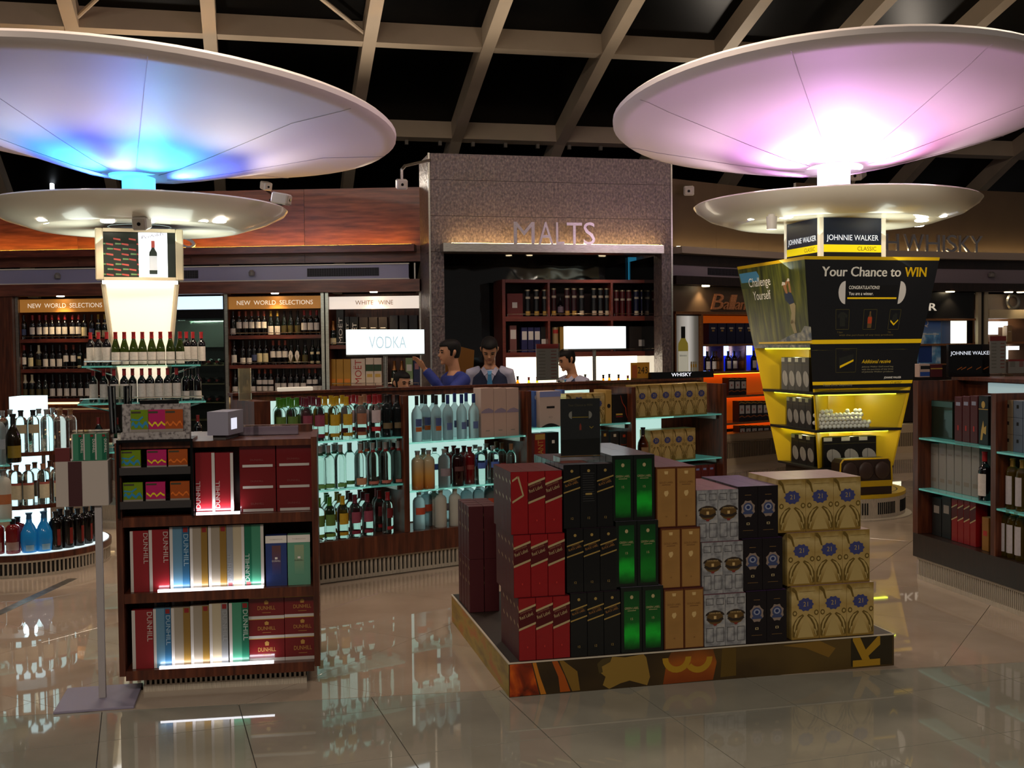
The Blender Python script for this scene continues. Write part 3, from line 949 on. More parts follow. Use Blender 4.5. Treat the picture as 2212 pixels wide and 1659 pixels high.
K['gold_m'] = Kind('wine_bottle', 'burgundy', HB, .038, gl_wine, cap_gold, .80, lab_cream, (.05, .34), lab_cream, (.60, .66))
K['two_l'] = Kind('wine_bottle', 'bordeaux', HB, .037, gl_red, cap_rust, .82, lab_white, (.10, .30), lab_white, (.38, .56))
K['gold_dot'] = Kind('wine_bottle', 'bordeaux', HB, .037, gl_wine, cap_dark, .80, lab_cream, (.42, .52), lab_cream, (.05, .14), arc=1.2)
K['champ'] = Kind('champagne_bottle', 'burgundy', HB, .043, gl_wine, M('champagne_foil', '8a5a30', .3, .5), .62, lab_cream, (.05, .30))
K['red_big'] = Kind('wine_bottle', 'bordeaux', .31, .039, gl_red, M('bright_red_capsule', 'a01e22', .4), .80, lab_white, (.10, .55))
K['burg'] = Kind('wine_bottle', 'burgundy', .31, .041, gl_green, M('bright_red_capsule'), .80, lab_white, (.04, .40))

def z_on(FR, px, py, y):
    return FR.z(px, py, y)

def row(FR, y, z, items, place, group, extra=None):
    """items: (photo x of the bottle, kind, short look)"""
    for px, k, look in items:
        K[k].put(FR.w(FR.x(px, y), y, z), FR.a, look + ' ' + place, group + ', ' + look)

def carton(name, w, h, d, m, prints=None, bev=.0015):
    mb = MB().box(-w / 2, 0, 0, w / 2, d, h, m, bev)
    if prints: prints(mb, w, h)
    return mb.mesh(name)

# ================================================================== LEFT WALL CABINETS
hdr_amber = zgrad('header_amber', [(0, 'b87a34'), (1, 'c08440')], 0, 1, .4)
hdr_amber.node_tree.nodes['Principled BSDF'].inputs['Emission Color'].default_value = lin('c08038') + (1,)
hdr_amber.node_tree.nodes['Principled BSDF'].inputs['Emission Strength'].default_value = .35
hdr_white = M('header_white', 'e8ddd0', .4, emit='f6e6d8', es=.7)
hdr_ice = M('header_ice', 'd8e8f0', .4, emit='d4ecff', es=1.1)
hdr_txt = M('header_letter', 'fff0d8', .4, emit='fff0d8', es=.6)
hdr_txt2 = M('header_letter_tan', 'a06a4a', .5)
niche = M('niche_light', 'ffe6b0', .5, emit='ffdc9c', es=2.2)
SH = .34
def wine_cabinet(pa, pb, label, hdr, txt, txtm, shelf_px, ref, niche_on=True):
    xa, xb = LW.x(pa), LW.x(pb)
    c = thing('wine_cabinet', label, 'cabinet', LW.w((xa + xb) / 2, 0, 0), LW.a)
    w = (xb - xa) / 2
    for sx in (-1, 1):
        bx('post', c, sx * w - .02, -.012, 0, sx * w + .02, .02, zc - .004, steel)
        bx('side', c, sx * (w - .002) - (.02 if sx > 0 else 0), .021, 0, sx * (w - .002) + (.02 if sx < 0 else 0), .45, zc - .004, wood)
    zh1, zh0 = LW.z(ref, 640 if ref > 300 else 646, .04), LW.z(ref, 667 if ref > 300 else 674, .04)
    mb = MB().box(-w + .021, 0, 0, w - .021, .03, zh1 - zh0, hdr)
    if txt:
        mb.text(txt, 0, (zh1 - zh0) * .33, (zh1 - zh0) * .34, txtm, -.001, w=(2 * w - .1) * (.86 if len(txt) > 12 else .44), center=True)
    mb.build('header', c, (0, .03, zh0))
    zs = []
    for sp in shelf_px:
        z = LW.z(ref, sp, .03)
        zs.append(z)
        bx('shelf', c, -w + .02, .025, z - .045, w - .02, .44, z, wood_red)
        mb = MB().cyl((-w + .04, .035, z + .03), (w - .04, .035, z + .03), .004, chrome, 6)
        for t in (-1, 0, 1):
            mb.cyl((t * (w - .05), .035, z), (t * (w - .05), .035, z + .03), .004, chrome, 6)
        mb.build('rail', c)
    if niche_on:
        bx('light_panel', c, -w + .022, .43, .95, w - .022, .445, zs[-1] - .05, niche)
        bx('counter', c, -w + .02, .0, .86, w - .02, .44, .9, wood_red)
    bx('base', c, -w + .02, .01, 0, w - .02, .44, .86, wood)
    return zs
z1 = wine_cabinet(40, 243, 'wine cabinet with an amber lettered header beside the plain wooden end panel', hdr_amber, 'NEW  WORLD  SELECTIONS', hdr_txt, (732, 797, 861), 140)
z2 = wine_cabinet(491, 699, 'wine cabinet with an amber lettered header between the chiller and the white wine cabinet', hdr_amber, 'NEW  WORLD  SELECTIONS', hdr_txt, (724, 788, 850), 600)
z3 = wine_cabinet(708.5, 911, 'champagne cabinet with a glowing white header reading white wine', hdr_white, 'WHITE   WINE', hdr_txt2, (745, 833), 810, False)
yB = .10
A1 = 'on top shelf, cabinet next to end panel'
A2 = 'on middle shelf, cabinet next to end panel'
A3 = 'on low shelf, cabinet next to end panel'
W = 'red-capped dark wine bottle with white label'
row(LW, yB, z1[0], [(54, 'blue_l', 'dark wine bottle with dim blue label')] + [(p, 'red_w', W) for p in (73, 88, 101.5, 115, 129.5, 143, 159.5, 172.5)] +
    [(185, 'cream_l', 'dark wine bottle with cream label'), (201, 'blue_l', 'dark wine bottle with dim blue label'), (215, 'gold_m', 'gold-topped wine bottle with neck label'), (229, 'gold_m', 'gold-topped wine bottle with neck label')], A1, 'wine bottles')
row(LW, yB, z1[1], [(53, 'red_w', W), (68, 'cream_l', 'dark wine bottle with cream label'), (85, 'white_neck', 'dark wine bottle with pale foil neck'), (100, 'dark_w', 'dark-capped wine bottle with large white label'), (115, 'dark_w', 'dark-capped wine bottle with large white label'),
    (130, 'dark_w', 'dark-capped wine bottle with large white label'), (144, 'rust_w', 'rust-capped wine bottle with white label'), (160, 'rust_w', 'rust-capped wine bottle with white label'), (174, 'gold_dot', 'dark wine bottle with small gold label'), (189, 'dark_w', 'dark-capped wine bottle with large white label'), (204, 'dark_w', 'dark-capped wine bottle with large white label')], A2, 'wine bottles')
row(LW, yB, z1[2], [(54, 'white_neck', 'dark wine bottle with pale foil neck'), (69, 'white_neck', 'dark wine bottle with pale foil neck'), (84, 'gold_d', 'dark wine bottle with dull gold label'), (98, 'gold_d', 'dark wine bottle with dull gold label')] +
    [(p, 'dark_w', 'dark-capped wine bottle with large white label') for p in (113.5, 129, 144, 159, 174, 189, 204)], A3, 'wine bottles')
A1 = 'on top shelf, cabinet next to champagne'
A2 = 'on middle shelf, cabinet next to champagne'
A3 = 'on low shelf, cabinet next to champagne'
row(LW, yB, z2[0], [(506, 'dark_low', 'dark wine bottle with low white label')] + [(p, 'rust_w', 'rust-capped wine bottle with high white label') for p in (519, 533, 546, 560, 572.5)] +
    [(587, 'gold_low', 'gold-capped wine bottle with deep white label'), (601.5, 'gold_low', 'gold-capped wine bottle with deep white label')] + [(p, 'gold_d', 'dark wine bottle with dull gold label') for p in (616, 630, 645)] + [(p, 'red_w', W) for p in (659, 672.5, 686)], A1, 'wine bottles')
row(LW, yB, z2[1], [(507, 'dark_w', 'dark-capped wine bottle with large white label'), (526, 'dark_low', 'dark wine bottle with low white label'), (540, 'dark_low', 'dark wine bottle with low white label'), (550.5, 'blue_l', 'dark wine bottle with dim blue label'),
    (562, 'cream_l', 'dark wine bottle with cream label'), (575, 'cream_l', 'dark wine bottle with cream label')] + [(p, 'rust_w', 'rust-capped wine bottle with high white label') for p in (591, 604, 617)] +
    [(660, 'gold_d', 'dark wine bottle with dull gold label'), (676, 'gold_dot', 'dark wine bottle with small gold label'), (689, 'gold_dot', 'dark wine bottle with small gold label')], A2, 'wine bottles')
# two bottles with lozenge labels
loz = MB().poly([(0, .02), (.030, .11), (.020, .16), (0, .18), (-.020, .16), (-.030, .11)], -.0385, lab_white).mesh('label')
for p in (630, 644):
    o = K['gold_d'].put(LW.w(LW.x(p, yB), yB, z2[1]), LW.a, 'dark wine bottle with long lozenge label ' + A2, 'lozenge-labelled wine bottles')
    obj('label', loz, o)
row(LW, yB, z2[2], [(p, 'dark_low', 'dark wine bottle with low white label') for p in (508, 520.5, 534, 546.5)] + [(560, 'two_l', 'wine bottle with two stacked white labels'), (572.5, 'two_l', 'wine bottle with two stacked white labels'), (585, 'two_l', 'wine bottle with two stacked white labels')] +
    [(p, 'dark_w', 'dark-capped wine bottle with large white label') for p in (600, 613, 628, 641, 655)] + [(668, 'two_l', 'wine bottle with two stacked white labels'), (681, 'two_l', 'wine bottle with two stacked white labels'), (692, 'dark_low', 'dark wine bottle with low white label')], A3, 'wine bottles')
# bottles in the lit niches
K['amber_s'] = Kind('spirit_bottle', 'bordeaux', .28, .035, tint('8a4a12', 'amber_glass'), cap_dark, .84, lab_dark, (.1, .4))
row(LW, .25, .9, [(505, 'amber_s', 'amber spirit bottle'), (529, 'amber_s', 'amber spirit bottle')], 'in the lit niche below the wine cabinet right of the chiller', 'niche bottles')

# champagne cabinet contents
def cart(FR, pa, pb, ytop, z, y, d, m, name, label, group, prints=None, cat='box'):
    xa, xb = FR.x(pa, y), FR.x(pb, y)
    h = FR.z((pa + pb) / 2, ytop, y) - z
    me = carton(name, xb - xa - .003, h, d, m, prints)
    return tag(obj(name, me, None, FR.w((xa + xb) / 2, y, z), FR.a), label, cat, group)
cart_black = M('black_carton', '14100f', .45)
wt = M('print_white', 'd8d0c8', .5); rdp = M('print_red', 'a82a24', .5); gdp = M('print_gold', 'c09a4e', .35, .3); gnp = M('print_green', '1f3c1c', .5); blp = M('print_black', '101010', .5)
row(LW, yB, z3[0], [(721, 'champ', 'champagne bottle with bronze foil')], 'on the upper shelf of the champagne cabinet', 'champagne')
def moet(mb, w, h): mb.text('MOËT', .33 * w, .06 * h, .5 * w, wt, -.001, w=.72 * h, rot=PI / 2)
for pa, pb, yt in ((728, 744, 669), (746, 756, 684), (757, 775, 684)):
    cart(LW, pa, pb, yt, z3[0], yB, .1, cart_black, 'champagne_box', 'tall black champagne box lettered in white on the upper shelf of the champagne cabinet', 'black lettered champagne boxes', moet)
def smallw(mb, w, h): mb.rect(-.3 * w, .60 * h, .3 * w, .63 * h, -.001, wt)
for k in range(3):
    cart(LW, 777 + k * 21, 796 + k * 21, 685, z3[0], yB, .1, M('umber_carton', '221713', .5), 'champagne_box', 'umber champagne box with a tiny pale logo on the upper shelf', 'umber champagne boxes', smallw)
for k in range(3):
    cart(LW, 843 + k * 21, 861 + k * 21, 681, z3[0], yB, .12, M('night_carton', '151218', .5), 'gift_box', 'near-black gift box at the end of the upper champagne shelf', 'near-black gift boxes')
def orange(mb, w, h): mb.rect(-.4 * w, .12 * h, .4 * w, .26 * h, -.001, M('print_orange', 'd07a1e', .5))
for k in range(3):
    cart(LW, 710 + k * 16, 725.5 + k * 16, 776, z3[1], yB, .1, M('yellow_carton', 'a8781e', .45), 'champagne_box', 'golden yellow champagne box on the low shelf of the champagne cabinet', 'golden champagne boxes', orange)
def moetr(mb, w, h): mb.text('MOËT', .25 * w, .06 * h, .46 * w, rdp, -.001, w=.9 * h, rot=PI / 2)
cart(LW, 758, 789, 775, z3[1], yB, .12, M('ivory_carton', 'cbb8a8', .5), 'champagne_box', 'ivory champagne box with tall red lettering', 'champagne boxes', moetr)
def perrier(mb, w, h):
    mb.rect(-.5 * w, .52 * h, .5 * w, .76 * h, -.001, gnp); mb.rect(-.35 * w, .3 * h, .35 * w, .42 * h, -.001, gdp)
for k in range(2):
    cart(LW, 790 + k * 17.5, 807 + k * 17.5, 773, z3[1], yB, .1, M('ivory_carton'), 'champagne_box', 'cream champagne box with a green band on the low shelf', 'green-banded champagne boxes', perrier)
row(LW, yB, z3[1], [(852, 'champ', 'champagne bottle with bronze foil'), (868, 'champ', 'champagne bottle with bronze foil')], 'on the low shelf of the champagne cabinet', 'champagne')
def greenb(mb, w, h): mb.rect(-.36 * w, .52 * h, .36 * w, .76 * h, -.001, wt); mb.rect(-.5 * w, .02 * h, .5 * w, .22 * h, -.001, wt)
cart(LW, 876, 892, 773, z3[1], yB, .1, M('sage_carton', '7c9468', .5), 'champagne_box', 'pale green champagne box next to a dark blue box', 'champagne boxes', greenb)
def blueb(mb, w, h): mb.rect(-.3 * w, .58 * h, .3 * w, .80 * h, -.001, M('print_rose', 'a86a70', .5))
cart(LW, 893, 908, 773, z3[1], yB, .1, M('navy_carton', '1c2350', .45), 'champagne_box', 'dark blue champagne box at the end of the low shelf', 'champagne boxes', blueb)

# wine chiller
lamp('chiller_light', 'AREA', LW.w(LW.x(440, .12), .12, LW.z(440, 692, .1)), 5, 'e4fff0', LW.w(LW.x(440, .2), .2, 0), size=.8, size_y=.05)
xa, xb = LW.x(262), LW.x(486)
fr_ = thing('wine_chiller', 'black wine chiller with an icy lit header and bottles lying behind its glass door', 'fridge', LW.w((xa + xb) / 2, .03, 0), LW.a)
w = (xb - xa) / 2
zt_ = LW.z(440, 640, .03); zh = LW.z(440, 668, .03); zd = LW.z(440, 688, .03)
bx('header', fr_, -w + .03, 0, zh, w - .03, .03, zt_, hdr_ice)
bx('cabinet_shell', fr_, -w, .38, 0, w, .42, zc - .02, black)
for sx in (-1, 1):
    bx('side', fr_, sx * w - .02, .0, 0, sx * w + .02, .38, zc - .02, black)
bx('door_rail', fr_, -w + .021, -.01, zd, w - .021, .02, zh - .002, blackgloss)
bx('base', fr_, -w + .021, 0, 0, w - .021, .36, .5, black)
bx('door_glass', fr_, -w + .025, .0, .5, w - .025, .006, zd - .002, thin('chiller_glass', 'f0f8f4', 1.3))
bx('mirror', fr_, -w + .021, .34, LW.z(440, 750, .3), w - .021, .36, zd, M('chiller_mirror', '9aa094', .1, .9))
bx('light_tube', fr_, -w + .04, .02, .55, -w + .05, .04, zd - .05, M('chiller_tube', 'ffffff', .4, emit='dff4ff', es=6))
zr = [LW.z(440, y, .2) for y in (788, 828, 868, 905)]
for z in zr:
    bx('rack', fr_, -w + .022, .06, z - .012, w - .022, .34, z, M('rack_wood', '7a6a4c', .5))
bl = MB()
lying = Kind('wine_bottle', 'bordeaux', .29, .037, gl_wine, cap_red, .80, M('chiller_label', 'c8d8c4', .5), (.2, .5))
for z in zr[:3]:
    for px in (412, 433, 452, 470):
        o = lying.put(LW.w(LW.x(px, .1), .10, z + .0385), LW.a, 'wine bottle lying neck outward on a rack in the chiller', 'wine bottles lying in the chiller')
        o.rotation_euler = (PI / 2, 0, LW.a)
        o.location = LW.w(LW.x(px, .1), .37 - .02, z + .0385)
# ================================================================== MALTS SHELF UNIT inside the portal
YS = .62                                   # front plane of the unit behind the portal face
xa, xb = MP.x(1090, YS), MP.x(1423, YS)
zt_ = MP.z(1256, 604, YS)
zs1 = MP.z(1256, 683, YS); zs2 = MP.z(1256, 760, YS); zcn = MP.z(1256, 832, YS)
mu = thing('malt_shelf_unit', 'red-brown open shelf unit with two tiers of malts and a glowing counter niche', 'shelf unit', MP.w((xa + xb) / 2, YS, 0), MP.a)
w = (xb - xa) / 2
mahog = ramp_mat('unit_mahogany', [(.3, '5e241a'), (.7, '7a3324')], (1.5, 8, 8), 4, 4, .35)
for sx in (-1, 1):
    bx('side', mu, sx * w - .02, 0, 0, sx * w + .02, .5, zt_, mahog)
bx('top_board', mu, -w + .021, 0, zt_ - .04, w - .021, .5, zt_, mahog)
for z in (zs1, zs2):
    bx('shelf', mu, -w + .021, 0, z - .06, w - .021, .5, z, mahog)
for p in (1187, 1323):
    xx = MP.x(p, YS) - (xa + xb) / 2
    for z0_, z1_ in ((zs1, zt_ - .041), (zs2, zs1 - .061)):
        bx('divider', mu, xx - .014, 0, z0_ + .001, xx + .014, .47, z1_, mahog)
bx('back_board', mu, -w + .021, .48, zs2, w - .021, .5, zt_ - .041, M('unit_back', '2a120c', .6))
bx('light_panel', mu, -w + .021, .3, zcn - .12, w - .021, .31, zs2 - .061, panel_warm)
bx('counter', mu, -w + .021, -.05, zcn - .2, w - .021, .3, zcn - .14, mahog)
bx('base', mu, -w + .021, .02, 0, w - .021, .3, zcn - .2, mahog)
for p0, p1, z in ((1098, 1184, zs1), (1193, 1321, zs1), (1329, 1412, zs1), (1100, 1184, zs2), (1193, 1321, zs2), (1329, 1412, zs2)):
    x0_, x1_ = MP.x(p0, YS) - (xa + xb) / 2, MP.x(p1, YS) - (xa + xb) / 2
    mb = MB().cyl((x0_, .012, z + .03), (x1_, .012, z + .03), .004, chrome, 6)
    for t in (x0_, x1_): mb.cyl((t, .012, z), (t, .012, z + .03), .004, chrome, 6)
    mb.build('rail', mu)

def tube_box(FR, px, wpx, ytop, z, y, m, label, group, bands=()):
    r = (FR.x(px + wpx / 2, y) - FR.x(px - wpx / 2, y)) / 2
    h = FR.z(px, ytop, y) - z
    mb = MB().lathe([(0, 0), (r, 0), (r, h * .97)], m, 14).lathe([(r * 1.03, h * .95), (r * 1.03, h), (0, h)], M('tube_lid', 'a89878', .3, .6), 14)
    for a, b, mm in bands:
        mb.lathe([(r + .001, h * a), (r + .001, h * b)], mm, 10, a0=-PI / 2 - 1.0, a1=-PI / 2 + 1.0)
    return tag(mb.build('bottle_tube', None, FR.w(FR.x(px, y), y, z), FR.a, True), label, 'tube', group)
yT = YS + .12
pw = M('print_pale', 'c8baa0', .5); pgold = M('print_goldbright', 'b8903c', .4)
def bands1(c): return [(.66, .74, pw), (.05, .2, c)]
tm = [('black tube with gold foot', M('tube_black', '15161a', .35), pgold), ('maroon tube', M('tube_maroon', '3c141a', .4), pgold), ('charcoal tube with cream foot', M('tube_charcoal', '16191a', .4), pw), ('crimson tube', M('tube_crimson', '5c1418', .4), rdp), ('navy tube with cream foot', M('tube_navy', '16183c', .4), pw)]
for px in (1141, 1160, 1178): tube_box(MP, px, 11.5, 626, zs1, yT, tm[0][1], 'black whisky tube with gold foot on the top tier of the malt shelves', 'black whisky tubes', bands1(pgold))
cart(MP, 1097, 1131, 634, zs1, yT, .16, M('brick_bag', '6a2018', .5), 'gift_bag', 'brick red gift bag with a white square label on the malt shelves', 'gift bags', lambda mb, w, h: mb.rect(-.18 * w, .38 * h, .14 * w, .62 * h, -.001, wt), 'bag')
for px in (1197, 1226, 1241): tube_box(MP, px, 11, 623, zs1, yT, tm[1][1], 'maroon whisky tube in the middle of the malt shelves', 'maroon whisky tubes', bands1(pgold))
K['malt'] = Kind('whisky_bottle', 'flask', .25, .042, M('malt_glass', '160c12', .08), cap_dark, .82, M('malt_label', '6a5a6a', .5), (.2, .5))
row(MP, yT, zs1, [(1211.5, 'malt', 'dark whisky bottle with violet label')], 'among maroon tubes on the malt shelves', 'malt bottles')
for px in (1257, 1284, 1298, 1312): tube_box(MP, px, 11, 623, zs1, yT, tm[2][1], 'charcoal whisky tube with cream foot on the malt shelves', 'charcoal whisky tubes', bands1(pw))
for px in (1332, 1345, 1359): tube_box(MP, px, 11, 627, zs1, yT, tm[3][1], 'crimson whisky tube on the malt shelves', 'crimson whisky tubes', [(.6, .68, pw)])
for px in (1375, 1390, 1405): tube_box(MP, px, 11, 627, zs1, yT, tm[4][1], 'navy whisky tube with cream foot on the malt shelves', 'navy whisky tubes', bands1(pw))
def lab_hi(mb, w, h): mb.rect(-.42 * w, .5 * h, .42 * w, .84 * h, -.001, wt)
cart(MP, 1102, 1117, 703, zs2, yT, .1, M('rose_carton', '7a4a44', .5), 'whisky_box', 'dusty rose whisky box on the second malt tier', 'second tier boxes', lab_hi)
for k in range(3):
    cart(MP, 1127 + k * 14, 1140 + k * 14, 707, zs2, yT, .1, M('indigo_carton', '1c1a50', .45), 'whisky_box', 'indigo whisky box with pink label on the second malt tier', 'indigo whisky boxes', lab_hi)
cart(MP, 1169, 1181, 706, zs2, yT, .1, cart_black, 'whisky_box', 'black whisky box with low white label beside indigo boxes', 'second tier boxes', lambda mb, w, h: mb.rect(-.4 * w, .3 * h, .4 * w, .52 * h, -.001, wt))
tube_box(MP, 1200, 13, 707, zs2, yT, M('tube_cream', 'a88a62', .45), 'cream and red whisky tube on the second malt tier', 'second tier tubes', [(.75, .9, rdp)])
cart(MP, 1210, 1222, 706, zs2, yT, .1, M('ochre_carton', 'a8802c', .45), 'whisky_box', 'ochre whisky box beside the cream tube', 'second tier boxes')
cart(MP, 1360, 1388, 705, zs2, yT, .12, M('espresso_carton', '241a14', .45), 'whisky_box', 'espresso brown whisky case with price label on the second malt tier', 'second tier boxes', lambda mb, w, h: mb.rect(.22 * w, .2 * h, .55 * w, .46 * h, -.001, wt))
# bottles against the glowing niche
am = tint('c07a14', 'amber_whisky'); am2 = tint('a0a010', 'olive_whisky'); am3 = tint('c86a08', 'orange_whisky')
K['n1'] = Kind('whisky_bottle', 'flask', .265, .042, am3, cap_dark, .82, lab_dark, (.05, .24)); K['n2'] = Kind('whisky_bottle', 'flask', .25, .042, am2, cap_red, .84, lab_dark, (.05, .24)); K['n3'] = Kind('whisky_bottle', 'flask', .275, .042, am, cap_dark, .82, M('label_brown', '5a3a1c', .5), (.1, .3))
zn = zcn - .14
row(MP, YS + .1, zn, [(1118, 'n1', 'orange whisky bottle'), (1142, 'n2', 'yellow-green whisky bottle'), (1160, 'n2', 'yellow-green whisky bottle')], 'glowing in the malt niche beside the bowed clerk', 'niche malts')
row(MP, YS + .1, zn, [(1264, 'n3', 'amber whisky bottle'), (1285, 'n3', 'amber whisky bottle'), (1303, 'n1', 'orange whisky bottle'), (1316, 'n3', 'amber whisky bottle'), (1336, 'n1', 'orange whisky bottle'), (1356, 'n2', 'yellow-green whisky bottle')], 'in the malt niche by the lit sign post', 'niche malts')
# golden crate standing left in the recess
gc = MB().prism([(-.25, 0), (.2, 0), (.22, .3), (-.08, .38), (-.25, .2)], 0, .3, M('golden_case', '8a5a22', .3, .4)).build('display_case', None, MP.w(MP.x(985, .95), .85, 1.3), MP.a)
tag(gc, 'dull golden display case on a black stand in the dark recess beside the malt shelves', 'case')
st = MB().box(-.25, .02, 0, .25, .3, 1.3, black).build('display_stand', None, MP.w(MP.x(985, .95), .85, 0), MP.a)
tag(st, 'plain black stand under the golden case in the dark recess', 'stand')

# ================================================================== RIGHT WALL BAYS
# copper-trimmed whisky bay on the slanted wall
xa, xb = RA.x(1457), RAL - .02
wb = thing('whisky_bay', 'copper-trimmed whisky wall bay with orange shelves and glowing blue niches', 'cabinet', RA.w((xa + xb) / 2, 0, 0), RA.a)
cx = (xa + xb) / 2; w = (xb - xa) / 2
zA = lambda px, py, y=0.0: RA.z(px, py, y)
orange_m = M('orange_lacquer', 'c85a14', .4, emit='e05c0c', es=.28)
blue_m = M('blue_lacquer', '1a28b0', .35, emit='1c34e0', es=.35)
zh0 = zA(1540, 677)
bx('sign_board', wb, -w, .1, zh0 + .02, w, .13, ZA - .005, olive)
bx('trim', wb, -w, -.03, zh0 - .015, w, .1, zh0 + .02, bronze)
xp = RA.x(1515) - cx
bx('divider', wb, xp - .018, -.02, .42, xp + .018, .44, zh0 - .016, bronze)
bx('side', wb, -w - .005, -.02, .42, -w + .02, .44, zh0 - .016, bronze)
zo1 = zA(1570, 743); zo2 = zA(1570, 802); zo3 = zA(1570, 855); zo4 = zA(1600, 912); zo5 = zA(1600, 952)
bx('orange_back', wb, xp + .019, .40, zo1, w, .44, zh0 - .016, orange_m)
bx('blue_back', wb, xp + .019, .36, zo2, w, .40, zo1 - .03, blue_m)
bx('orange_back', wb, xp + .019, .36, .46, w, .40, zo2 - .04, orange_m)
for z in (zo1, zo2, zo3, zo4, zo5):
    bx('shelf', wb, xp + .019, 0, z - .028, w, .36, z, bronze)
for p in (1562, 1611):
    xx = RA.x(p) - cx
    bx('divider', wb, xx - .012, 0, zo2 + .001, xx + .012, .35, zo1 - .029, bronze)
for p in (1527, 1574, 1620):
    xx = RA.x(p, .3) - cx
    bx('niche_lamp', wb, xx - .07, .30, zo1 - .16, xx + .05, .34, zo1 - .03, M('blue_lamp', '80a8ff', .4, emit='8ab0ff', es=5))
    lamp('niche_glow', 'POINT', RA.w(RA.x(p, .2) + .1, .22, zo1 - .14), 1.2, '2a48ff', radius=.03)
for z in (zo2 - .05, zo3 - .035, zo4 - .035):
    bx('shelf_light', wb, xp + .04, .30, z, w - .02, .32, z + .008, M('orange_strip', 'ffa050', .4, emit='ff8420', es=7))
# poster panel with a painted bottle
ps = thing('lightbox_poster', 'backlit grey poster of a tall whisky bottle beside the stone portal', 'poster', RA.w(RA.x(1486), .03, zA(1486, 822)), RA.a)
pw_, ph_ = RA.x(1513) - RA.x(1459), zA(1486, 682) - zA(1486, 822)
pm = zgrad('poster_grey', [(0, '3a3834'), (.28, 'b0aaa0'), (.55, 'd2cec6'), (.8, '6a665e'), (1, '403c36')], -.45 * pw_, .55 * pw_, .3, axis=0)
pb_ = pm.node_tree.nodes['Principled BSDF']; pm.node_tree.links.new([n for n in pm.node_tree.nodes if n.type == 'VALTORGB'][0].outputs[0], pb_.inputs['Emission Color']); pb_.inputs['Emission Strength'].default_value = .55
mb = MB().box(-pw_ / 2, 0, 0, pw_ / 2, .05, ph_, pm)
bt = BP['bordeaux']; hh = ph_ * .72; rr = pw_ * .20; ox = -.12 * pw_
pts = [(ox + a * rr, ph_ * .1 + b * hh) for a, b in bt[1:-1]]; pts = [(2 * ox - x, z) for x, z in pts][::-1] + pts
mb.poly(pts[::-1], -.001, M('poster_bottle', '9a8a3a', .4, emit='9a8a30', es=.25))
mb.rect(ox - rr * .95, ph_ * .13, ox + rr * .95, ph_ * .13 + hh * .45, -.002, M('poster_label', 'c8c4b0', .4, emit='c8c4b0', es=.4))
mb.rect(ox - rr * .42, ph_ * .1 + hh * .77, ox + rr * .42, ph_ * .1 + hh * 1.02, -.002, blp)
mb.text("Ballantine's", ox, ph_ * .13 + hh * .34, hh * .035, blp, -.003, w=rr * 1.4, center=True)
for k in range(3):
    mb.rect(.17 * pw_ + k * .09 * pw_, ph_ * .14, .24 * pw_ + k * .09 * pw_, ph_ * .29, -.0015, M('poster_glass', 'b0a88c', .3))
    mb.rect(.175 * pw_ + k * .09 * pw_, ph_ * .2, .235 * pw_ + k * .09 * pw_, ph_ * .25, -.002, M('poster_amber', 'c09020', .3))
mb.build('poster_panel', ps)
# script sign
zs_ = zA(1560, 668)
bs = thing('brand_lettering', "copper script lettering fixed on the brown board above the orange shelves", 'sign letters', RA.w(RA.x(1536, .09), .09, zs_), RA.a)
x0 = RA.x(1536, .09)
copper = ramp_mat('copper_letter', [(.3, 'c87848'), (.7, 'f0a870')], (5, 5, 20), 5, 2, .3, metal=.35)
adv = [('B', 1536, 1560, 34, 0), ('a', 1561, 1573, 17, 0), ('l', 1573, 1579, 33, 0), ('l', 1579, 1585, 33, 0), ('a', 1586, 1597, 17, 0), ('n', 1598, 1609, 17, 0), ('t', 1610, 1617, 24, 0), ('i', 1618, 1622, 24, 0), ('n', 1623, 1633, 17, 0), ('e', 1635, 1644, 17, 0), ("'", 1646, 1648, 12, 18), ('s', 1650, 1658, 17, 0)]
upx = (zA(1560, 634) - zs_) / 34
for ch, pa, pb, hp, lift in adv:
    a_, b_ = RA.x(pa, .09) - x0, RA.x(pb, .09) - x0
    th = text_geo(ch)[3]; rh = text_geo('H')[3]
    MB().text(ch, 0, lift * upx, hp * upx * rh / th, copper, 0, w=b_ - a_, depth=.02, shear=.35).build('letter', bs, (a_, -.012, 0))
MB().lathe([(0, 0), (.05, 0), (.055, .012), (0, .012)], M('downlight_warm'), 12).build('downlight', wb, (RA.x(1523) - cx, -.02, ZA - .017))
lamp('bay_downlight', 'SPOT', RA.w(RA.x(1523), .02, ZA - .03), 10, 'ffdca8', RA.w(RA.x(1520), .12, 1.5), spot=90, blend=.7, radius=.03)
def crest(mb, w, h): mb.rect(-.25 * w, .72 * h, .25 * w, .80 * h, -.001, pw); mb.rect(-.14 * w, .6 * h, .14 * w, .68 * h, -.001, pgold)
for k in range(6):
    cart(RA, 1532 + k * 19.5, 1550 + k * 19.5, 698, zo1, .14, .14, M('midnight_carton', '15163a', .45), 'whisky_box', 'midnight blue whisky box on the upper orange shelf', 'midnight blue boxes', crest)
K['ball'] = Kind('whisky_bottle', 'bordeaux', .27, .042, M('brown_dark_glass', '1c0e0a', .08), cap_dark, .8, lab_white, (.12, .5))
row(RA, .14, zo2, [(1528, 'ball', 'brown whisky bottle'), (1541, 'ball', 'brown whisky bottle'), (1573, 'ball', 'brown whisky bottle'), (1586, 'ball', 'brown whisky bottle'), (1628, 'ball', 'brown whisky bottle')], 'in a glowing blue niche of the whisky bay', 'blue niche bottles')
